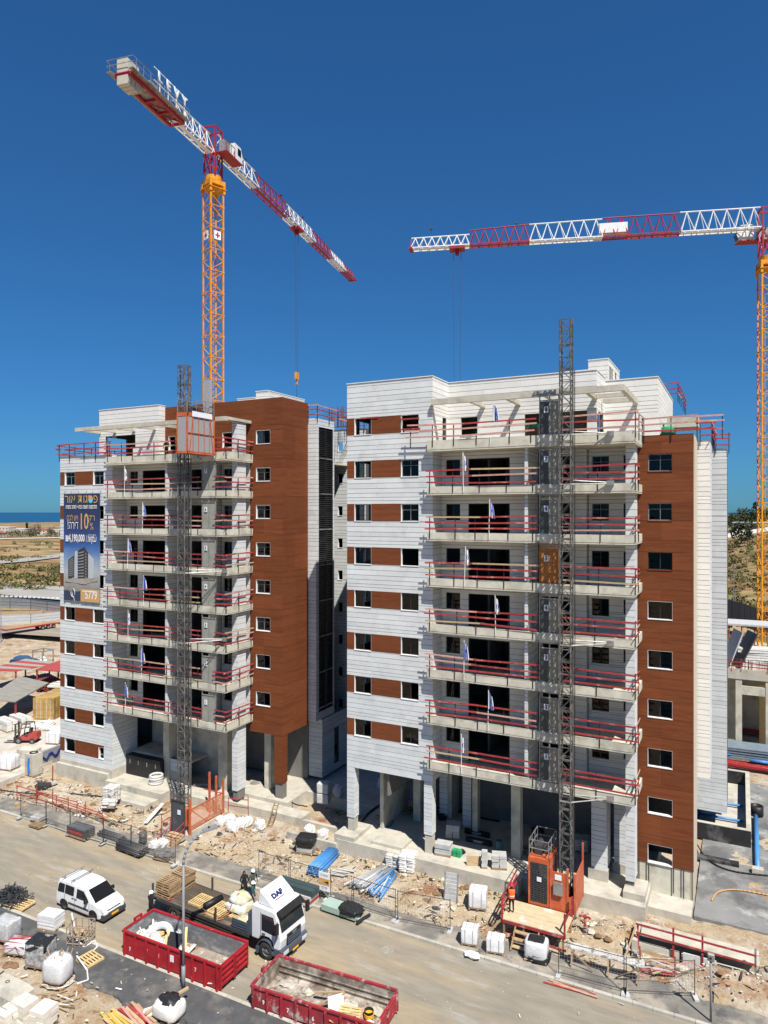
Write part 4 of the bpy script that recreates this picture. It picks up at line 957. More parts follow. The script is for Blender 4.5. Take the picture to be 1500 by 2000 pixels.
cr = N.new('ShaderNodeValToRGB'); L_.new(ad.outputs[0], cr.inputs[0]); E_ = cr.color_ramp.elements
E_[0].position = .0; E_[0].color = (.02,.035,.08,1); E_[1].position = 1.0; E_[1].color = (.018,.03,.085,1)
for p, c in ((.15,(.02,.035,.08)),(.155,(.2,.19,.17)),(.23,(.3,.29,.27)),(.33,(.35,.37,.4)),(.45,(.16,.25,.4)),(.56,(.03,.1,.3)),(.68,(.02,.045,.16)),(.85,(.017,.03,.09))):
    e = E_.new(p); e.color = (*c, 1)
L_.new(cr.outputs[0], N['Principled BSDF'].inputs[0]); N['Principled BSDF'].inputs['Roughness'].default_value = .55
b.obj('banner_sheet', m, bn)
YB = yb - .05
def btext(s_, size, m_, fx, fz, sx=1.0, bold=.0): text(s_[::-1] if any('\u0590' <= c <= '\u05ea' for c in s_) else s_, size, m_, bn, (x0+(x1-x0)*fx, YB, zt_-(zt_-zb_)*fz), FRONT, sx, 0, bold)
btext('פסגות אור', 1.15, GOLD, .5, .05, .92); btext('הזדמנות השנה בחוף הזהב נתניה', .52, CREAM, .5, .122, .6, .012)
btext('רק', .8, GOLD, .79, .225); btext('10', 2.1, GOLD, .575, .265, .62, .03); btext('%', .95, GOLD, .79, .305, .8)
btext('ויש לכם', .8, GOLD, .26, .225, .62); btext('דירה!', 1.1, CREAM, .27, .295, .62)
btext('₪4,190,000', .95, CREAM, .33, .415, .58, .03); btext('דירות 5 חדרים', .3, CREAM, .8, .385, .62); btext('ענקיות', .75, CREAM, .8, .42, .55, .02)
bp = MB(); bp.box(x0+(x1-x0)*.64, x0+(x1-x0)*.645, YB, YB+.01, zt_-4.5, zt_-3.85); bp.obj('divider', CREAM, bn)
# small picture of the block on the banner: plain flat print
bp = MB(); PZ = lambda f: zt_-(zt_-zb_)*f; PX_ = lambda f: x0+(x1-x0)*f
def poly(pts, mi): bp.add([(PX_(a), YB+.03-.004*mi, PZ(c)) for a, c in pts], [tuple(range(len(pts)))[::-1]], mi)
poly([(.13,.62),(.30,.575),(.30,.78),(.13,.80)], 0); poly([(.32,.54),(.40,.53),(.40,.79),(.32,.78)], 1); poly([(.40,.53),(.58,.495),(.58,.81),(.40,.79)], 2); poly([(.58,.495),(.69,.55),(.69,.80),(.58,.81)], 0); poly([(.69,.55),(.84,.60),(.84,.775),(.69,.80)], 1)
for i in range(9):
    z = .545+.027*i; poly([(.415,z+.004),(.57,z-.012*(1-i/9)),(.57,z+.010-.012*(1-i/9)),(.415,z+.012)], 3)
    poly([(.15,.63+.017*i),(.28,.60+.019*i),(.28,.607+.019*i),(.15,.636+.017*i)], 3); poly([(.615,z+.005),(.645,z+.012),(.645,z+.022),(.615,z+.015)], 4)
poly([(.05,.80),(.95,.775),(.95,.80),(.6,.84),(.05,.825)], 4)
bp.obj('printed_picture', [mat('print_brown', (.05,.04,.04), .6, .1), mat('print_white', (.4,.42,.46), .6, .05), mat('print_dark', (.03,.03,.035), .6, .1), mat('print_grey', (.25,.25,.26), .6, .1), mat('print_sand', (.3,.28,.24), .6, .2)], bn)
bp = MB(); bp.add([(PX_(.48), YB+.02, PZ(1.0)), (PX_(1.0), YB+.02, PZ(1.0)), (PX_(1.0), YB+.02, PZ(.885)), (PX_(.48), YB+.02, PZ(.885))], [(0,1,2,3)]); bp.obj('phone_panel', GOLD, bn)
btext('*5779', 1.12, CREAM, .74, .94, .72, .03)
bp = MB(); c = (PX_(.27), YB, PZ(.925)); n = 20
for i in range(n):
    a0, a1 = math.pi*1.7*i/n-.5, math.pi*1.7*(i+1)/n-.5; bp.bar((c[0]+.27*math.cos(a0), YB, c[2]+.38*math.sin(a0)), (c[0]+.27*math.cos(a1), YB, c[2]+.38*math.sin(a1)), .045, .02)
bp.bar((c[0]+.1, YB, c[2]-.3), (c[0]+.2, YB, c[2]-.75), .045, .02); bp.bar((c[0]-.12, YB, c[2]+.05), (c[0]+.02, YB, c[2]-.45), .045, .02); bp.obj('logo', CREAM, bn)
bp = MB(); n = 16
for half, mi in ((0, 0), (1, 1)):
    pts = [(PX_(.765)+.3*math.cos(math.pi*(i/n+half)), YB-.01, PZ(.052)+.36*math.sin(math.pi*(i/n+half))) for i in range(n+1)]
    bp.add(pts, [tuple(range(n+1))], mi)
bp.obj('logo', [GOLD, mat('print_turquoise', (.1,.5,.6), .6, .05)], bn)
bp = MB()
for i in range(6): x = x0+(x1-x0)*i/5; bp.tube((x, yb, zt_-.02), (x+U(-.1,.1), 45.48, zt_+.3), .012, 4); bp.tube((x, yb, zb_+.02), (x+U(-.1,.1), 45.48, zb_-.35), .012, 4)
bp.obj('tie_cord', STEEL, bn)
# ------------------------------------------------------------------ vehicles
def wheel(t, x, y, r, w_, sgn, hub=.6, dual=False):
    b = MB(); n = 22
    for rr in ((r, r*.62),):
        pr = [(r*.62, -w_/2), (r*.93, -w_/2), (r, -w_*.36), (r, w_*.36), (r*.93, w_/2), (r*.62, w_/2)]
        vs = [(x + q*math.cos(2*math.pi*i/n), y + yy, r + q*math.sin(2*math.pi*i/n)) for q, yy in pr for i in range(n)]
        b.add(vs, [(k*n+i, k*n+(i+1) % n, (k+1)*n+(i+1) % n, (k+1)*n+i) for k in range(5) for i in range(n)])
    o = b.obj('wheel', RUBBER, t, True)
    d = MB(); pr = [(r*.63, w_*.30), (r*.55, w_*.34), (r*.5, w_*.16), (r*.26, w_*.14), (r*.22, w_*.34), (0.001, w_*.34)]
    vs = [(x + q*math.cos(2*math.pi*i/n), y + yy*sgn, r + q*math.sin(2*math.pi*i/n)) for q, yy in pr for i in range(n)]
    d.add(vs, [(k*n+i, k*n+(i+1) % n, (k+1)*n+(i+1) % n, (k+1)*n+i) for k in range(5) for i in range(n)])
    for i in range(8): a = 2*math.pi*i/8; d.cbox((x+r*.4*math.cos(a), y+sgn*w_*.17, r+r*.4*math.sin(a)), .05, .05, .05)
    d.obj('rim', GALV, o, True); return o
def loft(mb, rings, cap=True):
    n = len(rings[0]); vs = [p for r in rings for p in r]; fs = []
    for k in range(len(rings)-1):
        for i in range(n): fs.append((k*n+i, k*n+(i+1) % n, (k+1)*n+(i+1) % n, (k+1)*n+i))
    if cap: fs += [tuple(range(n-1,-1,-1)), tuple(range((len(rings)-1)*n, len(rings)*n))]
    mb.add(vs, fs)
def van():
    t = thing('parked_van', 'white small passenger van with roof bars parked on the road', 'van')
    ST_ = [(-2.13,1.45,.70),(-2.10,1.66,.74),(-2.0,1.76,.76),(-1.5,1.82,.78),(-.3,1.83,.78),(.25,1.80,.77),(.62,1.70,.75),(1.0,1.42,.76),(1.34,1.13,.80),(1.6,1.06,.80),(1.95,.95,.79),(2.15,.80,.74),(2.24,.62,.66)]
    rings = []
    for x, zt, wt in ST_:
        w_ = .90 if -1.9 < x < 1.7 else .87 if x < 0 else (.86 if x < 2.0 else .8 if x < 2.2 else .72)
        zb = .24; zl = min(1.08, zt-.06); zm = min(.62, zt-.1)
        half = [(w_*.96, zb), (w_, zb+.15), (w_*1.0, zm), (w_*.985, zl)] + [(wt, zt-.05), (wt-.1, zt)]
        rings.append([(x, -a, c) for a, c in half] + [(x, a, c) for a, c in half[::-1]])
    b = MB(); loft(b, rings); bd = b.obj('body', WPAINT, t, True)
    bd.data.polygons.foreach_set('use_smooth', [True]*len(bd.data.polygons))
    es = bd.modifiers.new('edges', 'EDGE_SPLIT'); es.split_angle = R(34)
    def sidew(name, pts, sgn, m=GLASS):
        # window outline given as (x, z); sits 12 mm off the side, leaning in with it
        b = MB(); V = []
        for x, z in pts:
            k = (z-1.08)/(1.78-1.08); y = .888 + (.782-.888)*max(0, k); V.append((x, sgn*(y+.014), z))
        b.add(V + [(x, y-sgn*.02, z) for x, y, z in V], [tuple(range(len(V))) if sgn < 0 else tuple(range(len(V)-1,-1,-1))] ); return b.obj(name, m, t)
    TINT = mat('tinted_glass', (.012,.013,.015), .08, .1, spec=.6)
    for s_ in (-1, 1):
        sidew('side_window', [(-1.98,1.1),(-1.35,1.1),(-1.35,1.62),(-1.85,1.62),(-1.95,1.5)], s_, TINT); sidew('side_window', [(-1.3,1.1),(-.45,1.1),(-.45,1.63),(-1.3,1.63)], s_, TINT)
        sidew('side_window', [(-.2,1.08),(.98,1.08),(.9,1.2),(.42,1.6),(-.2,1.62)], s_, TINT)
        b = MB(); b.box(-.95, .95, s_*.895-.02, s_*.895+.02, .52, .64); b.obj('rubbing_strip', DGREY, t)
        for xx in (-.62, -.32): b = MB(); b.box(xx, xx+.17, s_*.9-.02, s_*.9+.025, .93, .98); b.obj('door_handle', DGREY, t)
        b = MB(); b.box(.78, .92, s_*.92-.0 if s_ > 0 else -1.13, 1.13 if s_ > 0 else -.92, 1.05, 1.25); b.obj('mirror', BLACK, t)
        b = MB(); b.prism([(1.95,.7),(2.17,.62),(2.2,.72),(2.02,.93),(1.8,.98)], min(s_*.55,s_*.83), max(s_*.55,s_*.83)); b.obj('headlight', HILITE, t)
        for xx in (-1.365, 1.365):
            b = MB(); n = 18; vs = [(xx+.39*math.cos(math.pi*i/n-.25*(1-2*i/n)), s_*.905, .33+.39*math.sin(math.pi*i/n)) for i in range(n+1)]
            b.add([(xx, s_*.905, .28)] + vs, [(0, i+1, i+2) if s_ > 0 else (0, i+2, i+1) for i in range(n)]); b.obj('wheel_arch', BLACK, t)
            wheel(t, xx, s_*.80, .32, .21, s_)
    for s_ in (-1, 1):
        for xx in (-1.32, -.37, 1.0): b = MB(); b.box(xx-.008, xx+.008, s_*.899-.012, s_*.899+.012, .34, 1.04); b.obj('door_seam', DGREY, t)
        b = MB(); b.box(-1.2, 1.0, s_*.893-.012, s_*.893+.012, .262, .275); b.obj('door_seam', DGREY, t)
    b = MB(); b.bar((1.36,-.7,1.155), (2.06,-.6,.9), .012, .012); b.bar((1.36,.7,1.155), (2.06,.6,.9), .012, .012); b.obj('bonnet_seam', DGREY, t)
    b = MB(); b.add([(.68,-.68,1.70),(.68,.68,1.70),(1.37,.75,1.14),(1.37,-.75,1.14)], [(0,3,2,1)]); b.v = [(x+.02, y, z+.012) for x, y, z in b.v]; b.obj('windscreen', TINT, t)
    b = MB(); b.bar((1.4,-.76,1.13), (1.4,.76,1.13), .1, .03); b.obj('wiper_cowl', BLACK, t)
    b = MB(); b.prism([(2.0,.2),(2.28,.24),(2.3,.5),(2.22,.56),(1.9,.56),(1.78,.2)], -.84, .84); b.obj('bumper', DGREY, t)
    b = MB(); b.prism([(2.15,.58),(2.25,.56),(2.19,.74),(2.12,.76)], -.5, .5); b.obj('grille', BLACK, t)
    b = MB(); b.bar((2.25,-.06,.7), (2.2,0,.8), .03); b.bar((2.25,.06,.7), (2.2,0,.8), .03); b.obj('badge', GALV, t)
    b = MB(); b.box(2.295, 2.315, -.26, .26, .36, .47); pl_ = b.obj('number_plate', PLATE, t)
    b = MB(); b.box(-2.2, -2.0, -.82, .82, .25, .55); b.obj('bumper', DGREY, t)
    b = MB(); b.add([(-2.15,-.62,1.12),(-2.15,.62,1.12),(-2.13,.6,1.55),(-2.13,-.6,1.55)], [(0,1,2,3)]); b.obj('rear_window', TINT, t)
    for xx in (-1.6, -.75):
        b = MB(); b.bar((xx,-.85,1.97), (xx,.85,1.97), .07, .04)
        for yy in (-.62, .62): b.box(xx-.04, xx+.04, yy-.04, yy+.04, 1.8, 1.96)
        b.obj('roof_bar', GALV, t)
    b = MB(); b.tube((.3,0,1.79), (-.15,0,2.1), .008, 4); b.obj('aerial', BLACK, t); return t
place(van(), (-37.24, 31.42, .004), R(-1.5))
def truck():
    t = thing('flatbed_truck', 'white flatbed truck with dark timber deck parked beside the front red skip', 'truck')
    W = 1.22
    b = MB(); b.box(.2, 8.3, -.42, .42, .62, .9)
    for xx in range(1, 8): b.box(xx, xx+.1, -W+.05, W-.05, .9, 1.02)
    b.obj('chassis', STEEL, t)
    DECK = mat('dark_deck_timber', (.085,.065,.048), .85, .3, 2.5, .1, 20, st=(.5,3,1), rnd=.15, c2=(.16,.13,.1), c2sc=.8, lo=.55, hi=.68)
    for i in range(12): y = -W + .03 + i*.2; ubox('deck_plank', DECK, t, 0, 8.05, y+.004, y+.19, 1.02, 1.1)
    b = MB()
    for y in (-W, W): b.box(-.04, 8.05, y-.03, y+.03, .93, 1.125)
    b.box(-.07, -.0, -W, W, .88, 1.125); b.obj('deck_frame', STEEL, t)
    for y in (-W, W):
        for xx in (.0, 2.75, 5.4): 
            b = MB(); b.box(xx, xx+.09, y-.05, y+.05, 1.12, 1.9); b.obj('stake', STEEL, t)
    b = MB(); b.box(8.0, 8.08, -W, W, 1.1, 2.35)
    for i in range(8): b.box(7.96, 8.0, -W+.02, W-.02, 1.2+i*.14, 1.26+i*.14)
    b.obj('headboard', DBLUE, t)
    b = MB(); b.box(6.75, 8.0, -W-.02, -W+.03, 1.12, 1.72)
    for z in (1.25, 1.4, 1.55): b.box(6.78, 7.98, -W-.04, -W-.02, z, z+.06)
    b.obj('side_board', DBLUE, t)
    b = MB(); b.box(2.6, 6.6, -W+.02, -W+.08, .5, .58); b.box(2.6, 6.6, -W+.02, -W+.08, .72, .8)
    for xx in (2.7, 4.5, 6.4): b.box(xx, xx+.06, -W+.1, -W+.16, .5, 1.0)
    b.obj('side_guard', STEEL, t)
    b = MB(); b.box(5.2, 6.4, -1.1, -.5, .45, .95); b.tube((5.2, .8, .7), (6.5, .8, .7), .28, 12); b.obj('fuel_tank', GALV, t)
    for xx in (1.9, 9.25):
        for s_ in (-1, 1):
            wheel(t, xx, s_*(1.05 if xx > 5 else .98), .48, .28 if xx > 5 else .5, s_)
            if xx < 5:
                b = MB(); n = 10
                for i in range(n): a0, a1 = math.pi*(.1+.8*i/n), math.pi*(.1+.8*(i+1)/n); b.bar((xx+.58*math.cos(a0), s_*.98, .48+.52*math.sin(a0)), (xx+.58*math.cos(a1), s_*.98, .48+.52*math.sin(a1)), .5, .03)
                b.obj('mudguard', DGREY, t)
    # cab
    out = [(8.18,1.0),(8.7,1.0),(8.78,1.16),(9.0,1.3),(9.5,1.3),(9.74,1.15),(9.84,.75),(10.25,.75),(10.36,1.35),(10.3,1.75),(9.98,2.78),(9.8,2.9),(8.3,2.92),(8.18,2.8)]
    b = MB(); b.prism(out, -1.16, 1.16); cb = b.obj('cab', WPAINT, t)
    bv = cb.modifiers.new('bevel', 'BEVEL'); bv.width = .07; bv.segments = 2
    b = MB(); b.prism([(8.9,.42),(10.3,.36),(10.46,.45),(10.48,.8),(10.38,.88),(9.86,.88),(9.8,.6)], -1.19, 1.19); q = b.obj('bumper', DBLUE, t); q.modifiers.new('bevel', 'BEVEL').width = .05
    for s_ in (-1, 1):
        b = MB(); n = 10
        for i in range(n): a0, a1 = math.pi*(.06+.84*i/n), math.pi*(.06+.84*(i+1)/n); b.bar((9.25+.6*math.cos(a0), s_*1.06, .5+.62*math.sin(a0)), (9.25+.6*math.cos(a1), s_*1.06, .5+.62*math.sin(a1)), .3, .05)
        b.box(8.55, 8.7, s_*1.06-.15, s_*1.06+.15, .25, .6); b.obj('mudguard', DBLUE, t)
        b = MB(); y = s_*1.168; k = 1 if s_ > 0 else -1
        V = [(8.95,1.62),(9.86,1.55),(10.02,1.75),(9.82,2.55),(8.95,2.55)]; b.add([(x, y, z) for x, z in V], [tuple(range(5)) if s_ < 0 else tuple(range(4,-1,-1))]); b.obj('side_window', TINTG, t)
        b = MB(); b.box(8.5, 8.8, y-.01, y+.01, 1.35, 1.65) if False else b.bar((8.9, y, 1.2), (8.9, y, 2.6), .02); b.bar((9.9, y, 1.18), (10.1, y, 1.7), .02); b.box(9.0, 9.22, y-.02, y+.03, 1.42, 1.48); b.obj('door_seam', DGREY, t)
        b = MB(); b.bar((10.1, s_*1.15, 2.4), (10.28, s_*1.4, 2.45), .04); b.box(10.2, 10.34, s_*1.42-.12, s_*1.42+.12, 1.85, 2.45); b.obj('mirror', BLACK, t)
        b = MB(); b.box(10.44, 10.5, s_*.85-.22, s_*.85+.22, .56, .76); b.obj('headlight', HILITE, t)
    b = MB(); b.add([(10.29,-1.04,1.77),(10.29,1.04,1.77),(9.99,1.0,2.72),(9.99,-1.0,2.72)], [(0,1,2,3)]); b.v = [(x+.035, y, z+.012) for x, y, z in b.v]; b.obj('windscreen', TINTG, t)
    b = MB(); b.prism([(9.9,2.72),(10.3,2.6),(10.34,2.66),(10.0,2.9)], -1.08, 1.08); b.obj('sun_visor', BLACK, t)
    b = MB(); b.box(10.34, 10.4, -.62, .62, .92, 1.5)
    gr = b.obj('grille', BLACK, t)
    for z in (1.0, 1.13, 1.26): ubox('grille_bar', DBLUE, gr, 10.4, 10.44, -.6, .6, z, z+.06)
    text('DAF', .17, GALV, gr, (10.42, 0, 1.43), Matrix.Rotation(R(90), 3, 'Z') @ FRONT, 1.2, .004, .01)
    b = MB(); b.box(10.49, 10.505, -.26, .26, .42, .53); b.obj('number_plate', PLATE, t)
    b = MB(); prof = [(9.75,2.9),(9.6,3.1),(8.75,3.72),(8.62,3.74),(8.5,2.92)]; b.prism(prof, -.98, .98)
    f_ = b.obj('roof_fairing', WPAINT, t); f_.modifiers.new('bevel', 'BEVEL').width = .06
    sl = math.atan2(.62, .85); rot = Matrix.Rotation(R(90), 3, 'Z') @ Matrix.Rotation(math.pi/2-sl, 3, 'X') if False else None
    nv = Vector((.62, 0, .85)).normalized(); uv = Vector((-.85, 0, .62)).normalized(); rv = Vector((0, 1, 0))
    rm = Matrix((rv, uv, nv)).transposed()
    ce = Vector((9.3, -.2, 3.32)) + nv*.03
    text('DAF', .4, NAVYT, f_, ce, rm, 1.2, .003, .025)
    b = MB(); a = ce - uv*.24; b.bar(a - rv*.43, a + rv*.43, .045, .01); b.obj('lettering', CRED, f_)
    b = MB(); b.box(8.2, 8.26, -1.0, -.9, 1.2, 2.7); b.obj('exhaust', STEEL, t)
    return t
NAVYT = mat('navy_lettering', (.012,.02,.1), .5, .03)
TINTG = mat('truck_glass', (.02,.025,.028), .08, .2, 3, spec=.6)
TR = truck(); TRY = R(-3.6); TRL = Vector((-33.25, 34.1, .004)); place(TR, TRL, TRY)
def onbed(x, y, z=1.105): 
    v = Matrix.Rotation(TRY, 3, 'Z') @ Vector((x, y, 0)) + TRL; return (v.x, v.y, z)
def skip(label, L, W, H, paint, inner, grime):
    t = thing('waste_skip', label, 'skip')
    z0 = .22; th = .06
    fl = MB(); fl.box(.05, L-.05, -W/2+.05, W/2-.05, z0, z0+.06); fl.obj('floor', grime, t)
    for nm, bx in (('side_wall', (0, L, -W/2, -W/2+th)), ('side_wall', (0, L, W/2-th, W/2)), ('end_wall', (0, th, -W/2+th, W/2-th))):
        b = MB(); b.box(*bx, z0, H); o = b.obj(nm, [paint, inner], t)
        for p in o.data.polygons:
            n = p.normal
            if (nm == 'side_wall' and n.y*(1 if bx[2] < 0 else -1) > .5) or (nm == 'end_wall' and n.x > .5): p.material_index = 1
    for y in (-W/2, W/2):
        b = MB(); b.box(-.03, L+.03, y-.07, y+.07, H, H+.1); b.obj('top_rail', paint, t)
        nr = 9
        for i in range(nr):
            x = .12+(L-.3)*i/(nr-1); o = ubox('rib', paint, t, x, x+.1, min(y, y*1.09), max(y, y*1.09), z0-.1, H)
    b = MB(); b.box(-.07, .07, -W/2+.07, W/2-.07, H, H+.1); b.obj('top_rail', paint, t)
    for s_ in (-1, 1):                                               # two door leaves at the rear
        b = MB(); ya, yb_ = sorted((s_*.03, s_*(W/2-.02))); b.box(L-.05, L, ya, yb_, z0+.02, H+.05)
        o = b.obj('door', [paint, inner], t)
        for p in o.data.polygons:
            if p.normal.x < -.5: p.material_index = 1
        for i in range(4): z = z0+.15+(H-z0-.25)*i/3.2; ubox('door_rib', paint, o, L, L+.08, ya+.05, yb_-.05, z, z+.11)
        ubox('door_post', paint, o, L, L+.09, ya, ya+.07, z0, H+.05); ubox('door_post', paint, o, L, L+.09, yb_-.07, yb_, z0, H+.05)
    b = MB()
    for y in (-.45, .45): b.box(.1, L-.1, y-.08, y+.08, .04, z0)
    for x in (.25, L-.4): b.tube((x, -.62, .12), (x, .62, .12), .12, 10)
    b.obj('skid', STEEL, t)
    b = MB(); b.bar((-.05, -.25, .3), (-.05, -.25, H+.25), .1); b.bar((-.05, .25, .3), (-.05, .25, H+.25), .1); b.bar((-.05, -.3, H+.25), (-.05, .3, H+.25), .1); b.obj('lifting_hook', paint, t)
    return t
SKR = mat('red_skip_paint', (.34,.018,.025), .5, .12, 1.5, c2=(.26,.012,.018), c2sc=.8, c3=(.42,.3,.27), c3sc=3, lo3=.66, hi3=.7)
SKW = mat('worn_red_skip_paint', (.3,.025,.035), .6, .2, 1.5, c2=(.2,.03,.035), c2sc=1, c3=(.42,.36,.32), c3sc=1.6, lo3=.54, hi3=.66)
SKI = mat('grey_skip_inside', (.2,.21,.22), .5, .25, 1.2, metal=.3, c2=(.36,.37,.38), c2sc=1.5, lo=.5, hi=.66, st=(1,1,2))
SKI2 = mat('rusty_skip_inside', (.2,.16,.125), .75, .3, 1.2, c2=(.38,.34,.29), c2sc=1.2, lo=.46, hi=.62, c3=(.1,.07,.06), c3sc=2, lo3=.55, hi3=.65)
SKF = mat('dirty_skip_floor', (.3,.25,.2), .9, .3, 1.5, c2=(.24,.12,.07), c2sc=.9, c3=(.5,.48,.45), c3sc=2.5)
S1 = skip('clean red open skip holding planks and rubbish, beside the flatbed truck', 7.05, 2.35, 1.42, SKR, SKI, SKF); place(S1, (-31.6, 30.1, .004), R(.3))
S2 = skip('worn red open skip with rusty inside, nearest to the camera', 7.0, 2.65, 1.16, SKW, SKI2, SKI2); place(S2, (-22.45, 30.15, .004), R(3.4))
for S_, marks, L, W, H in ((S1, '7  7 1 7 2 7', 7.05, 2.35, 1.42), (S2, '9 7 6 6 U', 7.0, 2.65, 1.16)):
    for i, ch in enumerate(marks):
        if ch != ' ': text(ch, .3, SIGNW, S_, (.55+i*.44 if S_ is S1 else .75+i*.72, -W/2-.012, .55+.25*(i % 2)), FRONT, .8, 0, .012)
b = MB(); b.box(3.55, 3.85, -1.2, -1.185, .75, 1.1); b.obj('notice', SIGNW, S1)
b = MB(); b.v = []; 
for y in (1.32-.1,):
    for z in (.5, .8): b.bar((.1, y, z), (6.9, y, z), .05)
b.obj('inner_rail', SKI2, S2)
# ------------------------------------------------------------------ people
SKIN = mat('skin', (.42,.24,.16), .6, .05); HAIR = mat('dark_hair', (.02,.014,.012), .6, .2)
CL = lambda n, c: mat(n, c, .85, .12, 8)
def person(label, loc, rz, shirt, trous, hat=None, vest=None, hair=False, pose='stand', skirt=False):
    t = thing('person', label, 'person', group=None)
    a = {'stand': ((.04,.27,1.14),(.14,.25,.90)), 'carry': ((.06,.27,1.13),(.26,.16,1.02)), 'lean': ((.2,.26,1.2),(.4,.22,1.1))}[pose]
    a2 = a if pose != 'stand' else ((-.02,.28,1.15),(.08,.30,.90))
    J = [(0,0,.95),(0,0,1.14),(.01,0,1.34),(0,0,1.47),(.015,0,1.58),(.02,0,1.69)]
    rad = [(.15,.12),(.135,.105),(.165,.115),(.058,.058),(.085,.098),(.07,.085)]
    E_ = [(0,1),(1,2),(2,3),(3,4),(4,5)]; seg = [0]*len(E_)
    segm = {0: 1, 1: 1, 2: 1, 3: 0, 4: 0}
    def add(p, r_): J.append(p); rad.append(r_); return len(J)-1
    for s_, ar in ((-1, a), (1, a2)):
        sh = add((0, s_*.185, 1.40), (.065,.065)); el = add((ar[0][0], s_*ar[0][1], ar[0][2]), (.045,.045)); wr = add((ar[1][0], s_*ar[1][1], ar[1][2]), (.032,.032)); ha = add((ar[1][0]+.06, s_*ar[1][1], ar[1][2]-.08), (.038,.028))
        hp = add((0, s_*.095, .88), (.095,.1)); kn = add((.03, s_*.105, .49), (.062,.062)); an = add((-.01, s_*.11, .1), (.045,.045)); to = add((.16, s_*.125, .04), (.045,.035))
        for e, m_ in (((2, sh), 1), ((sh, el), 1), ((el, wr), 0 if vest is None and not hair else 1), ((wr, ha), 0), ((0, hp), 2), ((hp, kn), 2), ((kn, an), 2), ((an, to), 3)): E_.append(e); segm[len(E_)-1] = m_
    me = bpy.data.meshes.new('body'); me.from_pydata(J, E_, []); o = bpy.data.objects.new('body', me); COL.objects.link(o)
    o.modifiers.new('skin', 'SKIN'); 
    for i, r_ in enumerate(rad): me.skin_vertices[0].data[i].radius = r_
    me.skin_vertices[0].data[0].use_root = True
    o.modifiers.new('sub', 'SUBSURF').levels = 1
    ev = bpy.data.meshes.new_from_object(o.evaluated_get(bpy.context.evaluated_depsgraph_get()))
    bpy.data.objects.remove(o)
    b = MB(); b.v = [tuple(v.co) for v in ev.vertices]; b.f = [list(p.vertices) for p in ev.polygons]
    def near(p):
        best = (9, 0)
        for i, (u, v) in enumerate(E_):
            A, B_ = Vector(J[u]), Vector(J[v]); d = B_-A; k = max(0, min(1, (p-A).dot(d)/d.length_squared)); best = min(best, ((A+d*k-p).length - .5*rad[u][0], i))
        return segm[best[1]]
    b.m = [near(p.center) for p in ev.polygons]
    b.m = [2 if (m_ == 1 and p.center.z < 1.0 and abs(p.center.y) < .2 and abs(p.center.x) < .17) else m_ for m_, p in zip(b.m, ev.polygons)]
    for s_, ar in ((-1, a), (1, a2)):                                # fingers and thumb
        h = Vector((ar[1][0]+.05, s_*ar[1][1], ar[1][2]-.085))
        for i in range(4): q = h + Vector((.012, s_*(.024-.016*i), 0)); b.tube(q, q+Vector((.025, 0, -.075+.008*abs(i-1))), .0085, 5, 0, .006)
        b.tube(h+Vector((.02, -s_*.02, .04)), h+Vector((.07, -s_*.045, .0)), .01, 5, 0, .007)
    for s_ in (-1, 1): b.blob((.098, s_*.032, 1.605), .012, .014, .01, 4, 6, 4, 0); b.blob((.0, s_*.088, 1.59), .02, .012, .032, 0, 6, 4, 0)
    b.blob((.115, 0, 1.58), .02, .014, .025, 0, 6, 4, 0); b.blob((.1, 0, 1.54), .012, .025, .008, 5, 6, 4, 0)
    bo = b.obj('body', [SKIN, shirt, trous, BLACK, BLACK, CRED], None, True); bo.parent = t
    if hat:
        b = MB(); b.lathe([(.145,1.655),(.13,1.66),(.125,1.72),(.1,1.77),(.05,1.795),(.001,1.8)], (.01,0,0), 14); b.box(.1, .19, -.09, .09, 1.655, 1.667); o = b.obj('helmet', hat, None, True); o.parent = t
    if hair or not hat:
        b = MB(); b.blob((-.02, 0, 1.63), .11, .105, .1, 0, 10, 6, .05)
        if hair: b.blob((-.08, 0, 1.47), .07, .12, .18, 0, 10, 6, .08)
        o = b.obj('hair', HAIR, None, True); o.parent = t
    if vest:
        b = MB(); rings = []
        for z, rx, ry in ((.92,.165,.19),(1.1,.155,.18),(1.3,.16,.215),(1.42,.12,.2),(1.45,.075,.12)): rings.append([(rx*math.cos(2*math.pi*i/14), ry*math.sin(2*math.pi*i/14), z) for i in range(14)])
        loft(b, rings, False); o = b.obj('vest', vest, None, True); o.parent = t
        b = MB(); rings = []
        for z in (1.04, 1.09): rings.append([(.163*math.cos(2*math.pi*i/14), .19*math.sin(2*math.pi*i/14), z) for i in range(14)])
        loft(b, rings, False); o = b.obj('reflective_band', SIGNW, vest and o); 
    if skirt:
        b = MB(); rings = []
        for z, r_ in ((1.1,.16),(.8,.21),(.35,.27),(.12,.3)): rings.append([(r_*.85*math.cos(2*math.pi*i/14), r_*math.sin(2*math.pi*i/14), z) for i in range(14)])
        loft(b, rings, False); o = b.obj('long_skirt', trous, None, True); o.parent = t
    return place(t, loc, rz)
CB, CO, CT_, CV, CJ = CL('black_cloth',(.012,.012,.013)), CL('olive_cloth',(.06,.065,.05)), CL('teal_cloth',(.015,.09,.085)), CL('orange_vest',(.85,.13,.015)), CL('blue_jeans',(.05,.08,.15))
WHH = mat('white_helmet', (.78,.78,.76), .35, .03); RDH = mat('red_helmet', (.45,.02,.03), .4, .05)
person('person in black with long dark hair standing behind the truck', G(477,1752,.12), R(-40), CB, CB, None, None, True, 'carry', True)
person('person in olive clothes and white helmet on the pavement', G(494,1750,.13), R(-30), CO, CO, WHH, None, True, 'stand')
person('person in teal shirt and jeans with white helmet beside the truck', G(494,1775,.0), R(20), CT_, CJ, WHH, None, False, 'stand')
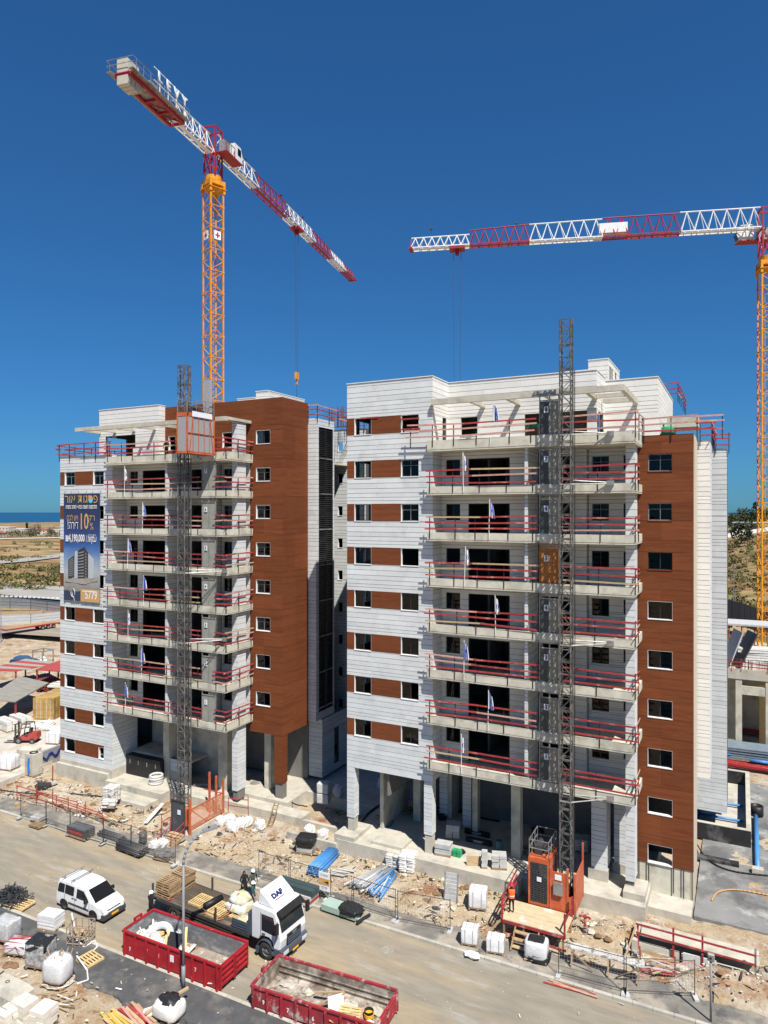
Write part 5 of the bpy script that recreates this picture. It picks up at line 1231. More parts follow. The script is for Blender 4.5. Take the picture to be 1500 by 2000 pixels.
person('person in black with white helmet half hidden behind the front skip', (-32.9, 32.35, .0), R(100), CB, CB, WHH, None, False, 'lean')
person('person in orange vest and red helmet standing on the timber deck', (-12.35, 41.15, 1.27), R(120), CB, CB, RDH, CV, False, 'lean')
person('person in black on the roof terrace of the left block', (FY(325, 860, 46.2).x, 46.2, ZS(0)-.33), R(-60), CB, CB, None, None, False, 'carry')
person('person in black at a window of a balcony on the left block', (FY(265, 1080, 46.6).x, 46.6, ZS(3)-.33), R(-80), CB, CB, None, None, False, 'lean')
# ------------------------------------------------------------------ site clutter: builders
def gp(px, py, z=.25):
    return G(px, py, z)
def lift(p, z): return Vector((p[0], p[1], z))
BLK = {}
def lump(name, rx, ry, rz, seed=0, flat=.4, jit=.06, n=14, m=8):
    k = (name, rx, ry, rz, seed)
    if k not in BLK:
        st = random.getstate(); random.seed(seed); b = MB(); b.blob((0,0,0), rx, ry, rz, 0, n, m, jit, flat); random.setstate(st); BLK[k] = b
    return BLK[k]
def put(b, name, m, parent, loc, smooth=True):
    o = MB(); o.v, o.f, o.m = list(b.v), list(b.f), list(b.m); q = o.obj(name, m, None, smooth); q.parent = parent; q.location = loc; return q
def pallet(label, loc, rz=0., m=TIMBP, L=1.2, W=.9, group='loose wooden pallets', tilt=(0,0)):
    t = thing('pallet', label, 'pallet', (0,0,0), 0, group)
    for i in range(6): y = -W/2 + (W-.1)*i/5; ubox('board', m, t, -L/2, L/2, y, y+.1, .12, .142)
    for x in (-L/2, -.05, L/2-.1): ubox('bearer', m, t, x, x+.1, -W/2, W/2, .02, .12)
    for y in (-W/2, -.05, W/2-.1): ubox('board', m, t, -L/2, L/2, y, y+.1, 0, .02)
    return place(t, loc, rz, tilt)
SMESH = {}
def sack(seed, m, L=.6, W=.41, H=.175):
    k = (seed % 5, m.name, L, W, H)
    if k not in SMESH:
        st = random.getstate(); random.seed(seed % 5 + 40); b = MB(); b.blob((0,0,0), L/2, W/2, H/2, 0, 14, 6, .05, .45); random.setstate(st); SMESH[k] = b.mesh('sack', m, True)
    return SMESH[k]
def sacks(label, loc, rz, nx, ny, nz, m=SACKG, group='pallets of cement sacks', wonky=.03):
    t = thing('sack_stack', label, 'sack stack', loc, 0, group); t.rotation_euler.z = rz
    for k in range(nz):
        for i in range(nx):
            for j in range(ny):
                if k < nz-1 and 0 < i < nx-1 and 0 < j < ny-1: continue
                o = bpy.data.objects.new('sack', sack(i*7+j*3+k*5, m)); COL.objects.link(o); o.parent = t
                alt = k % 2
                o.location = ((i-(nx-1)/2)*.54+U(-wonky,wonky), (j-(ny-1)/2)*.36+U(-wonky,wonky), .2+k*.135); o.rotation_euler = (U(-.05,.05), U(-.05,.05), U(-.08,.08))
    for i in range(5): q = ubox('pallet_board', TIMBG, t, 0, 1, 0, 1, 0, 1); q.location = (0, -ny*.18+.06+i*(ny*.36-.12)/4, .1); q.scale = (nx*.54, .1, .03)
    return t
def bag(label, loc, rx=.5, ry=.45, rz_=.38, m=SACK, group='white bulk bags on the bare soil', n=1):
    t = thing('bulk_bag', label, 'bag', loc, 0, group)
    b = MB(); b.blob((0,0,rz_*.85), rx, ry, rz_, 0, 16, 9, .13, .7); b.obj('bag_body', m, None, False).parent = t
    b = MB()
    for i in range(5): a = U(0,6.28); p = Vector((rx*.5*math.cos(a), ry*.5*math.sin(a), rz_*1.5)); b.bar(p, p+Vector((U(-.15,.15), U(-.15,.15), U(.12,.3))), .07, .02)
    b.blob((U(-.1,.1), U(-.1,.1), rz_*1.75), rx*.35, ry*.3, rz_*.3, 0, 8, 5, .3)
    b.obj('tied_neck', m, None).parent = t; return t
def wrapped(label, name, cat, loc, rz, size, core, film=FILM, pal=True, seed=1, cover=None, group=None, flat=.12):
    L, W, H = size; t = thing(name, label, cat, (0,0,0), 0, group); z0 = .14 if pal else .0
    if pal:
        for i in range(4): y = -W/2+(W-.1)*i/3; ubox('pallet_board', TIMBG, t, -L/2, L/2, y, y+.1, .09, .13)
        for x in (-L/2, -.05, L/2-.1): ubox('pallet_bearer', TIMBG, t, x, x+.1, -W/2, W/2, 0, .09)
    put(lump('load', L/2, W/2, H/2, seed, flat, .025, 28, 12), 'load', core, t, (0, 0, z0+H/2))
    if film: put(lump('film', L/2*1.05, W/2*1.05, H/2*1.03, seed+9, flat, .035, 28, 12), 'film', film, t, (0, 0, z0+H/2+.01))
    elif not cover and core is WRAP:
        for x in (-L*.24, L*.24):
            for y in (-W/2-.012, W/2+.002): ubox('strap', GREYP, t, x-.02, x+.02, y, y+.01, z0, z0+H*.97)
            ubox('strap', GREYP, t, x-.02, x+.02, -W/2, W/2, z0+H+.002, z0+H+.012)
        for x in (-L/2-.012, L/2+.002): ubox('strap', GREYP, t, x, x+.01, -.02, .02, z0, z0+H*.97)
    if cover: put(lump('cover', L/2*1.07, W/2*1.07, H*.18, seed+5, flat, .06, 20, 8), 'cover', cover, t, (0, 0, z0+H*.86))
    return place(t, loc, rz)
def stack(label, name, cat, loc, rz, nx, ny, nz, s, m, pn='block', group=None, gap=.012, jit=.01, pal=True):
    t = thing(name, label, cat, (0,0,0), 0, group); z0 = .14 if pal else 0
    if pal:
        for i in range(4): y = -ny*s[1]/2+(ny*s[1]-.1)*i/3; ubox('pallet_board', TIMBG, t, -nx*s[0]/2, nx*s[0]/2, y, y+.1, .0, .13)
    for k in range(nz):
        for i in range(nx):
            for j in range(ny):
                if 0 < i < nx-1 and 0 < j < ny-1 and k < nz-1: continue
                x = (i-nx/2)*s[0]+U(-jit,jit); y = (j-ny/2)*s[1]+U(-jit,jit); z = z0+k*s[2]
                ubox(pn, m, t, x+gap, x+s[0]-gap, y+gap, y+s[1]-gap, z+.003, z+s[2]-.006)
    return place(t, loc, rz)
def pipes(label, loc, rz, rows, r, L, mats, group=None, jit=.1, fan=0., cat='pipe bundle'):
    t = thing('pipe_bundle', label, cat, (0,0,0), 0, group); meshes = {}
    for k, nn in enumerate(rows):
        for i in range(nn):
            m = mats[(i*7+k*3) % len(mats)] if not callable(mats) else mats(i, nn, k)
            if m.name not in meshes: b = MB(); b.pipe((0,-L/2,0),(0,L/2,0), r, .012, 9); meshes[m.name] = b.mesh('pipe', m, True)
            o = bpy.data.objects.new('pipe', meshes[m.name]); COL.objects.link(o); o.parent = t
            o.location = ((i-(nn-1)/2)*2.04*r + U(-.01,.01), U(-jit,jit), r+k*r*1.8+.04); o.rotation_euler.z = fan*((i-(nn-1)/2)/max(nn,1)) + U(-fan*.25, fan*.25)
    for y in (-L*.33, L*.33): ubox('bearer', TIMBG, t, -max(rows)*r, max(rows)*r, y-.05, y+.05, 0, .04)
    return place(t, loc, rz)
def planks(label, loc, rz, n, L, m, w_=.14, h=.04, spread=.25, layers=1, name='plank_pile', cat='planks', group=None, ang=.12):
    t = thing(name, label, cat, (0,0,0), 0, group)
    for k in range(layers):
        for i in range(n):
            a = U(-ang,ang); l = L*U(.75,1.05)/2; y = (i-(n-1)/2)*spread+U(-.05,.05); x = U(-.3,.3); z = .03+k*h*1.3+U(0,.02)
            mm = m[(i+k) % len(m)] if isinstance(m, (tuple, list)) else m
            ubar('plank', mm, t, (x-l*math.cos(a), y-l*math.sin(a), z), (x+l*math.cos(a), y+l*math.sin(a), z+U(0,.04)), w_, h)
    return place(t, loc, rz)
WIRE = mat('fence_wire', (.25,.25,.24), .6, .1)
def fence(label, p, q, z=.13, h=1.9, lean=0.):
    p, q = Vector((p[0], p[1], 0)), Vector((q[0], q[1], 0)); L = (q-p).length
    t = thing('fence_panel', label, 'site fence', (0,0,0), 0, 'wire mesh fence panels along the far pavement')
    b = MB()
    for x in (.03, L-.03): b.tube((x, 0, .05), (x, 0, h+.08), .024, 6)
    for zz in (.2, h): b.tube((.03, 0, zz), (L-.03, 0, zz), .02, 6)
    b.obj('frame', STEEL, None).parent = t
    b = MB(); n = int(L/.16)
    for i in range(1, n): x = .03+(L-.06)*i/n; b.bar((x, 0, .2), (x, 0, h), .008)
    for i in range(1, 9): zz = .2+(h-.2)*i/9; b.bar((.03, .006, zz), (L-.03, .006, zz), .008)
    tag(b.obj('wire_mesh', WIRE, None), kind='stuff').parent = t
    for x in (.03, L-.03):
        b = MB(); b.box(x-.12, x+.12, -.36, .36, 0, .11); b.obj('foot', BOARD, None).parent = t
    return place(t, (p.x, p.y, z), math.atan2(q.y-p.y, q.x-p.x), (lean, 0))
# ------------------------------------------------------------------ along the far kerb, left to right
fl = [(35,1548),(95,1603),(138,1612),(200,1640),(255,1668),(342,1690)]
names = ['leftmost wire mesh fence panel on the far pavement', 'wire mesh fence panel behind the small white pallet', 'wire mesh fence panel beside the black covered stack', 'wire mesh fence panel in front of the dark pipe stack', 'wire mesh fence panel by the steel drum and timber stairs']
PX = [(-3,1556),(40,1597),(90,1612),(137,1628),(202,1647),(256,1663),(343,1690)]
for i, nm in enumerate(names): fence(nm, lift(G(*PX[i+1],.13),0), lift(G(*PX[i+2],.13),0))
PX2 = [((505,1717),(565,1735),'wire mesh fence panel behind the dark green crate'), ((567,1736),(640,1757),'wire mesh fence panel carrying the advertising sign'), ((645,1757),(688,1770),'wire mesh fence panel between the sign and the fanned pipe pile'), ((690,1771),(773,1798),'wire mesh fence panel in front of the fanned pipe pile'), ((776,1800),(880,1820),'wire mesh fence panel in front of the corrugated steel panel'), ((1090,1905),(1220,1940),'wire mesh fence panel in front of the trestle platform'), ((1222,1941),(1358,1948),'wire mesh fence panel before the excavated concrete trench')]
for p, q, nm in PX2: fence(nm, lift(G(*p,.13),0), lift(G(*q,.13),0))
def redframe(label, p, q, z=.3, hs=(.5, 1.05)):
    p, q = Vector((p[0],p[1],0)), Vector((q[0],q[1],0)); t = thing('pipe_railing', label, 'railing', (p.x, p.y, z), 0, 'red steel pipe railings on the soil'); L = (q-p).length; n = max(1, round(L/2.2)); b = MB()
    for i in range(n+1): c = p+(q-p)*i/n; o = MB(); o.tube((c.x, c.y, z-.3), (c.x+U(-.06,.06), c.y, z+1.15+U(-.1,.3)), .035, 6); o.obj('post', REDST, t)
    for h in hs: o = MB(); o.tube((p.x, p.y, z+h+U(-.1,.1)), (q.x, q.y, z+h+U(-.1,.1)), .035, 6); o.obj('rail', REDST, t)
    return t
redframe('rusty red pipe railing along the trench at the far left', G(33,1560,.3), G(150,1592,.3))
redframe('rusty red pipe railing continuing in front of the cement sacks', G(72,1560,.3), G(200,1606,.3), .2, (.6, .75))
pallet('small pallet with pale blocks behind the left fence panel', lift(G(75,1612,.13),.13), 0, TIMBG)
stack('low stack of pale stone slabs on the far left pavement', 'slab_stack', 'stone slabs', lift(G(74,1603,.13),.27), .1, 2, 1, 3, (.5,.7,.09), BOARD, 'slab', None, .01, .01, False)
for i, px in enumerate(((33,1575),(48,1579))): o = ubox('timber_block', TIMB, None, 0, 1, 0, 1, 0, 1); p = G(*px,.13); o.location = (p.x, p.y, .28); o.scale = (.28,.28,.3); tag(o, ('left' if i == 0 else 'right')+' of two timber blocks standing on the far left pavement', 'timber block', 'timber blocks on the pavement')
stack('black topped stack of boards with red print by the fence', 'board_stack', 'boards', lift(G(158,1632,.13),.13), R(-2), 1, 1, 9, (2.1,1.0,.07), mat('dark_sheet', (.07,.072,.078), .6, .2, 2, rnd=.2), 'board')
o = ubox('printed_strip', RED, bpy.data.objects['board_stack'], 0, 1, 0, 1, 0, 1); o.location = (0, -.51, .42); o.scale = (1.7, .015, .2)
pipes('bundle of dark grey profiles behind the black board stack', lift(G(218,1636,.13),.13), R(88), [7,6,5], .055, 2.4, [STEEL, DGREY], 'bundles of dark profiles')
pipes('thick bundle of black profiles beside the steel drum', lift(G(258,1662,.13),.13), R(86), [8,8,7,7], .06, 2.6, [DGREY, STEEL], 'bundles of dark profiles')
dr = thing('steel_drum', 'dark grey steel drum standing beside the black profiles', 'drum', lift(G(279,1648,.13),.13)); b = MB(); b.lathe([(.29,0),(.29,.28),(.305,.3),(.29,.32),(.29,.58),(.305,.6),(.29,.62),(.29,.88),(.26,.88),(.26,.86)], n=16); b.obj('drum_body', STEEL, None, True).parent = dr; b = MB(); b.lathe([(.255,.855),(.255,.865)], n=16); b.obj('drum_lid', mat('rust', (.12,.08,.06), .8, .2), None).parent = dr
for i, (px, s_) in enumerate((((301,1657),.42),((317,1655),.46))): bag(['smaller left', 'larger right'][i]+' white bag beside the steel drum', lift(G(*px,.13),.13), s_, s_*.9, s_*.75)
stack('pallet of mixed grey steel parts near the timber stairs', 'parts_pallet', 'steel parts', lift(G(321,1676,.13),.13), .1, 3, 2, 3, (.45,.4,.11), GALV, 'steel_part', None, .02, .08)
o = ubox('board', SACK, None, 0, 1, 0, 1, 0, 1); p = G(157,1592,.2); o.location = (p.x, p.y, .22); o.scale = (.9, .5, .03); o.rotation_euler = (.08,.05,.4); tag(o, 'small white sheet lying on the pavement behind the black stack', 'sheet')
sacks('tall pallet of grey cement sacks on the slab of the left block', lift(G(218,1566,.65),.66), .2, 2, 3, 9)
sacks('low slumped pile of grey sacks in front of the tall sack pallet', lift(G(214,1578,.62),.62), .5, 2, 2, 4, wonky=.1)
hc = thing('hose_coil', 'stacked white hose coils on the slab before the black cabinets', 'hose coil', lift(G(305,1530,1.15),1.15))
for i in range(4): b = MB(); b.ring((U(-.04,.04), U(-.04,.04), .12+i*.2), .55-.03*(i % 2), .12, 20, 7); b.obj('coil', SACKG, None, True).parent = hc
mx = thing('mortar_tub', 'dark grey mortar tub on the sandy ground by the left block', 'tub', lift(G(84,1540,.4),.42)); b = MB(); loft(b, [[(-.45,-.3,0),(.45,-.3,0),(.45,.3,0),(-.45,.3,0)],[(-.6,-.42,.4),(.6,-.42,.4),(.6,.42,.4),(-.6,.42,.4)],[(-.55,-.37,.4),(.55,-.37,.4),(.55,.37,.4),(-.55,.37,.4)],[(-.42,-.28,.05),(.42,-.28,.05),(.42,.28,.05),(-.42,.28,.05)]]); b.obj('tub_body', DGREY, None).parent = mx; mx.rotation_euler.z = .5
rp = thing('steel_prop', 'red steel prop post standing on a concrete foot by the left block', 'post', lift(G(103,1530,.5),.45)); b = MB(); b.tube((0,0,0),(0,0,1.7),.05,8); b.obj('tube', REDST, None).parent = rp; b = MB(); b.box(-.3,.3,-.3,.3,0,.2); b.obj('foot', CONCL, None).parent = rp
# hoist base of the left block
hb = thing('hoist_enclosure', 'orange mesh enclosure with gate around the foot of the left hoist', 'hoist base', (-39.2, 43, .5))
b = MB(); b.box(-40.6, -37.75, 41.1, 45.2, -.2, .55); b.obj('concrete_base', CONCL, hb)
b = MB(); b.box(-37.72, -37.6, 41.2, 44.6, -.2, .9); b.obj('side_kerb', CONCL, hb)
for xx, yy, h in ((-37.85,41.2,3.4),(-37.85,45.1,3.6),(-39.3,45.1,3.9),(-38.6,45.1,3.7)): b = MB(); b.bar((xx, yy, .55), (xx, yy, h), .14); b.obj('corner_post', HORANGE, hb)
b = MB(); b.box(-37.87, -37.84, 41.3, 45.0, .9, 2.5); b.obj('side_screen', NETO, hb)
b = MB(); b.bar((-37.85,41.25,2.5),(-37.85,45.0,2.5),.07); b.bar((-37.85,41.25,.9),(-37.85,45.0,.9),.07); b.bar((-37.85,41.4,2.4),(-37.85,43,1.0),.05); b.bar((-37.85,43,1.0),(-37.85,44.8,2.4),.05); b.bar((-39.9,45.1,2.4),(-37.9,45.1,2.4),.07); b.bar((-39.9,45.1,1.0),(-37.9,45.1,1.0),.07); b.obj('rails', HORANGE, hb)
b = MB(); b.box(-39.55, -38.35, 41.12, 41.16, .6, 3.0); b.obj('gate_screen', NETD, hb); b = MB(); b.bar((-39.6,41.1,.55),(-39.6,41.1,3.1),.09); b.bar((-38.3,41.1,.55),(-38.3,41.1,3.1),.09); b.bar((-39.6,41.1,3.05),(-38.3,41.1,3.05),.09); b.obj('gate_frame', STEEL, hb)
b = MB(); b.box(-39.3,-38.5,41.3,41.9,1.0,2.3); b.obj('control_box', HORANGE, hb); ubox('notice', SIGNW, hb, -39.0, -38.7, 41.07, 41.1, 2.0, 2.35)
st = thing('timber_stairs', 'timber steps with red railings leading up to the left hoist', 'stairs', (-39, 40.3, .13))
for i in range(6): y = 40.95-.26*i; z = .52-.075*i; ubox('tread', TIMB, st, -39.6, -38.3, y-.12, y+.12, z, z+.05)
for xx in (-39.65, -38.25):
    ubar('stringer', TIMBG, st, (xx, 41.1, .5), (xx, 39.5, .1), .06, .22); b = MB(); b.tube((xx,41.0,.5),(xx,41.0,1.6),.03,6); b.tube((xx,39.6,.1),(xx,39.6,1.15),.03,6); b.tube((xx,41.0,1.55),(xx,39.6,1.1),.03,6); b.tube((xx,41.0,1.05),(xx,39.6,.6),.03,6); b.obj('railing', REDST, st)
redframe('red pipe railing left of the timber steps', (-40.6, 41.0), (-40.6, 43.2), .55)
redframe('red pipe railing beside the white column of the left block', (-37.5, 45.3), (-35.6, 45.5), 1.0)
for i, (px, py) in enumerate(((432,1612),(448,1606),(455,1622),(470,1616),(482,1612))): bag(f'white tied bag in the row below the concrete wall, {["first","second","third","fourth","fifth"][i]} from the left', lift(gp(px,py,.35),.33), U(.42,.55), U(.4,.5), U(.34,.42))
for i, (px, py) in enumerate(((507,1619),(604,1630),(631,1638))): bag(['single white bag left of the wooden ladder', 'white bag standing behind the black covered pallet', 'white bag right of the black covered pallet'][i], lift(gp(px,py,.35),.33), .42, .4, .4)
ld = thing('wooden_ladder', 'short wooden ladder leaning against the concrete wall', 'ladder', lift(gp(525,1618,.3),.3)); b = MB(); 
for s_ in (-.2,.2): ubar('rail', TIMBG, ld, ld.location+Vector((s_,0,0)), ld.location+Vector((s_+.1,.95,1.75)), .05, .08)
for i in range(6): k = (i+.7)/6.5; ubar('rung', TIMBG, ld, ld.location+Vector((-.2+.1*k,.95*k,1.75*k)), ld.location+Vector((.2+.1*k,.95*k,1.75*k)), .035, .06)
wrapped('pallet of blocks under a black tarpaulin near the blue pipes', 'covered_pallet', 'covered pallet', lift(gp(598,1664,.25),.25), .25, (1.25,1.05,1.0), BOARD, None, True, 3, TARP)
put(lump('tarp', .68,.58,.36, 77, .22, .05, 20, 8), 'cover', TARP, bpy.data.objects['covered_pallet'], (0,0,.88))
pipes('stack of bright blue pipes tied on the soil', lift(gp(632,1690,.25),.25), R(4), [8,8,7,7,6], .065, 3.0, [BLUEP], None, .06, .02)
planks('short grey planks lying right of the blue pipes', lift(gp(668,1703,.25),.22), R(8), 5, 1.6, (BOARD, SACKG), .14, .03)
pipes('fanned pile of grey and blue pipes behind the fence', lift(gp(735,1722,.25),.22), R(-8), [17,13,9], .07, 3.1, lambda i, n, k: BLUEP if i > n*.66 and (i+k) % 3 else GREYP if (i+k) % 4 else SACKG, None, .25, .55)
sacks('left pallet of white sacks behind the pipe pile', lift(gp(770,1693,.3),.3), .1, 2, 2, 6, SACKG)
sacks('taller right pallet of white sacks behind the pipe pile', lift(gp(797,1700,.3),.3), .2, 2, 3, 8, SACK)
# sign on the fence
sg = thing('direction_sign', 'white and ochre sign with a black arrow hung on the fence', 'sign', lift(G(640,1757,.13),.6))
p = G(634.5,1757,.13); sx0, sx1 = p.x-.42, p.x+.42; sy = p.y-.06
b = MB(); b.box(sx0, sx1, sy-.03, sy, .75, 1.95); b.obj('sign_board', SIGNW, sg); b = MB(); b.box(sx0+.01, sx1-.01, sy-.04, sy-.031, 1.12, 1.55); b.obj('ochre_band', OCHRE, sg)
b = MB(); b.box(sx0+.46, sx1-.2, sy-.05, sy-.042, 1.30, 1.36); b.add([(sx1-.22,sy-.046,1.2),(sx1-.06,sy-.046,1.33),(sx1-.22,sy-.046,1.46)],[(0,1,2)]); b.obj('arrow', BLACK, sg)
text('פסגות אור'[::-1], .17, BLACK, sg, ((sx0+sx1)/2, sy-.035, 1.75), FRONT, .8); text('דירה'[::-1], .22, SIGNW, sg, (sx0+.23, sy-.045, 1.34), FRONT, .7); text('*5779', .22, mat('sign_grey_print', (.3,.31,.33), .5, .03), sg, ((sx0+sx1)/2, sy-.035, .93), FRONT, .9, 0, .01)
for x in (sx0+.1, sx1-.1): b = MB(); b.bar((x, sy+.02, 0.1), (x, sy+.02, 1.95), .035); b.obj('sign_post', STEEL, sg)
# long crate, mat and formwork on the pavement
cr_ = thing('packed_crate', 'dark green long crate lying on red striped white boxes', 'crate', (0,0,0)); 
for i in range(3): ubox('carton', SACKG, cr_, -1.35+i*.9, -.46+i*.9, -.5, .5, .0, .62); ubox('red_stripe', RED, cr_, -1.35+i*.9, -.46+i*.9, -.515, -.505, .22, .4)
ubox('red_stripe', RED, cr_, 1.35, 1.36, -.5, .5, .22, .4)
b = MB()
for s_ in (-.22, .22): b.prism([(-1.5,.64),(1.45,.64),(1.45,1.0),(-1.5,1.0)], s_-.2, s_+.2)
b.obj('wrapped_profile', mat('dark_green_film', (.045,.07,.075), .4, .15, 2), None).parent = cr_
p = G(581,1755,.13); place(cr_, (p.x, p.y, .13), R(-1))
mt = thing('insulation_board', 'pale green boards half under a black tarpaulin at the kerb', 'boards', (0,0,0)); gm_ = mat('pale_green_board', (.3,.4,.34), .8, .08)
for i in range(4): ubox('board', gm_, mt, -1.3, 1.25, -.45, .5, .03+i*.09, .115+i*.09)
put(lump('tarp', .75,.6,.2, 31, .5, .13, 22, 8), 'tarpaulin', TARP, mt, (.65,.05,.38)); b = MB(); b.tube((1.5,-.6,.1),(1.75,.5,.1),.1,10); b.obj('roll', TARP, None).parent = mt
p = G(668,1782,.13); place(mt, (p.x, p.y, .14), R(-3))
fw = thing('corrugated_panel', 'galvanised corrugated steel panel leaning on edge behind the fence', 'steel panel', (0,0,0))
b = MB(); b.bar((-.42,0,0),(-.42,.35,1.75),.08); b.bar((.42,0,0),(.42,.35,1.75),.08); b.obj('panel_frame', GALV, None).parent = fw
for i in range(8): k = (i+.5)/8; ubar('rib', BOARD, fw, (-.38,.35*k,1.75*k), (.38,.35*k,1.75*k), .05, .2)
p = gp(880,1762,.2); place(fw, (p.x,p.y,.2), .15)
br = thing('bitumen_roll', 'long black printed membrane roll leaning up to the slab edge', 'membrane roll', (0,0,0)); b = MB(); b.tube((0,0,.2),(1.1,1.5,1.35),.2,12); b.obj('roll', BLACK, None, True).parent = br
p = gp(868,1712,.2); place(br, (p.x,p.y,.1), .2)
text('VERIBIT', .2, SIGNW, br, (.45,.5,.78), FRONT, 1)
wrapped('white shrink wrapped pallet on the soil left of the deck', 'wrapped_pallet', 'wrapped pallet', lift(gp(934,1770,.25),.22), .2, (1.1,1.0,1.05), WRAP, None, True, 8)
for i, (px, py, s_) in enumerate(((918,1842,(.95,.8,.85)),(968,1858,(1.0,.75,.75)))): wrapped(['left of two white wrapped block pallets on the far pavement', 'right of two white wrapped block pallets on the far pavement'][i], 'wrapped_pallet', 'wrapped pallet', lift(G(px,py,.13),.14), R(10), s_, WRAP, None, True, 11+i, None, 'white wrapped block pallets', .12)
wrapped('white wrapped sack pallet with black top sheet on the far pavement', 'wrapped_pallet', 'wrapped pallet', lift(G(1048,1872,.13),.14), R(5), (1.25,1.0,.95), WRAP, FILM, True, 21, None, None, .3)
put(lump('top', .45,.36,.05, 22, .2, .05), 'top_sheet', TARP, [o for o in bpy.data.objects if o.name.startswith('wrapped_pallet')][-1], (0,0,1.1))
put(lump('skirt', .55,.45,.2, 23, .35, .18), 'loose_film', TARP, [o for o in bpy.data.objects if o.name.startswith('wrapped_pallet')][-1], (.2,-.1,.2))
b = MB(); b.blob((0,0,0), .45,.28,.09, 0, 12, 5, .5); o = b.obj('plastic_sheet', SACK); p = G(922,1866,.13); o.location = (p.x,p.y,.17); tag(o, 'crumpled white plastic sheet beside the left white wrapped pallet', 'sheet')
hy = thing('fire_hydrant', 'red double outlet standpipe hydrant on the soil right of the deck', 'hydrant', lift(G(1143,1822,.3),.25)); b = MB(); b.tube((0,0,0),(0,0,.95),.075,10); b.tube((-.02,0,.95),(-.02,0,1.1),.1,10); b.obj('standpipe', REDST, None, True).parent = hy
for s_ in (-1,1): b = MB(); b.tube((0,0,1.0),(s_*.26,-.08,1.08),.055,8); b.tube((s_*.26,-.08,1.08),(s_*.3,-.1,.98),.07,8); b.ring((s_*.15,-.05,1.25),.07,.015,10,5); b.obj('outlet', REDST, None).parent = hy
b = MB(); b.lathe([(.16,0),(.16,.06),(.1,.07)], n=12); b.lathe([(.13,.22),(.13,.3)], n=12); b.lathe([(.12,.4),(.12,.45)], n=12); b.obj('flange', GALV, None).parent = hy
# timber deck of the right hoist
dk = thing('timber_deck', 'raised timber deck with red railings in front of the right hoist', 'deck', (-10.8, 41.2, .13))
for i in range(11): y = 40.35+.205*i; ubox('deck_plank', mat('pale_deck', (.5,.39,.25), .85, .14, 2.5, rnd=.1, c2=(.62,.6,.57), c2sc=.9, lo=.55, hi=.65) if i == 0 else bpy.data.materials['pale_deck'], dk, -12.75, -8.95, y+.004, y+.2, 1.2, 1.25)
for yy in (40.4, 41.5, 42.5): ubox('joist', RED, dk, -12.75, -8.95, yy-.05, yy+.05, 1.02, 1.2)
for xx in (-12.6, -11.4, -10.2, -9.1):
    for yy in (40.45, 42.45): ubox('leg', TIMBG, dk, xx-.05, xx+.05, yy-.05, yy+.05, .1, 1.02)
for i in range(3): ubox('step', TIMB, dk, -11.9, -10.4, 40.0-.28*i, 40.26-.28*i, .82-.28*i, .87-.28*i)
for xx in (-11.85, -10.45): ubar('stringer', TIMBG, dk, (xx, 40.3, 1.0), (xx, 39.3, .15), .05, .2)
for xx, yy in ((-12.7,40.4),(-12.7,42.4),(-9.0,40.4),(-9.0,42.4)): ubox('rail_post', RED, dk, xx-.05, xx+.05, yy-.05, yy+.05, 1.0, 2.45)
for z in (1.65, 2.05, 2.4): ubar('rail', RED, dk, (-12.72,40.3,z), (-12.72,43.6,z+.3), .05, .12)
ubar('brace', TIMBG, dk, (-12.8,40.4,1.1), (-13.7,39.7,.15), .06, .12); ubar('brace', RED, dk, (-9.0,40.4,1.9), (-9.0,42.5,1.9), .05, .1); ubar('brace', RED, dk, (-12.2,40.3,.45), (-8.9,40.3,.4), .05, .12)
# trestle platform
ts = thing('trestle_platform', 'white splashed planks on timber trestles beside the far kerb', 'trestle', (0,0,0)); WPL = mat('splashed_plank', (.5,.49,.46), .85, .2, 2, c2=(.2,.18,.16), c2sc=2.5, lo=.52, hi=.6)
for i in range(2): ubox('plank', WPL, ts, -2.0, 2.05, -.3+i*.3, -.02+i*.3, .98, 1.04)
for x in (-1.75, .2, 1.75):
    for y in (-.3, .3): ubar('leg', TIMB, ts, (x, y*1.3, 0), (x, y*.8, .98), .07, .09)
    ubar('leg_tie', TIMBG, ts, (x,-.36,.35), (x,.36,.35), .05, .08)
ubar('brace', TIMBG, ts, (-1.75,-.33,.9), (-.6,-.33,.1), .05, .08); ubar('brace', TIMBG, ts, (1.75,-.33,.9), (.6,-.33,.1), .05, .08)
p = G(1182,1900,.13); place(ts, (p.x,p.y,.14), R(1))
planks('loose red planks lying on the road by the kerb', lift(G(1115,1930,0),.01), R(-3), 5, 2.4, (RED, REDP, TIMB), .1, .03, .11, 1)
# concrete trench with railing, soil mound things
tr_ = thing('concrete_trench', 'shuttered concrete trench box with white timber props at the right', 'trench', (-2.3, 43.2, .3))
b = MB(); b.box(-5.3,.9,43.9,44.35,-1.3,.95); b.box(-5.6,-5.3,42.3,44.35,-1.3,.9); b.obj('trench_wall', CONCL, tr_)
b = MB(); b.box(-5.25,-3.1,42.7,42.85,-.9,.62); b.box(-3.0,.9,42.8,42.95,-.9,.5); b.obj('trench_wall', CONC, tr_)
b = MB(); b.box(-2.9,-1.2,42.6,42.66,-.1,.75); b.obj('white_sheet', SACK, tr_)
for x in (-2.6,-1.2,-.4,.4): ubar('prop', SACK, tr_, (x,42.75,-.8), (x,42.75,.55), .08, .06)
ubar('prop', SACK, tr_, (-1.3,42.7,.3), (-.5,42.3,-.3), .07, .05); ubar('cover_board', CONCL, tr_, (-5.2,43.35,.92), (.9,43.35,.92), .9, .04)
for x in (-5.3,-3.4,-1.9,.7): ubox('rail_post', RED if x != .7 else GALV, tr_, x-.05, x+.05, 42.55, 42.65, -.4, 2.0 if x != -5.3 else 1.7)
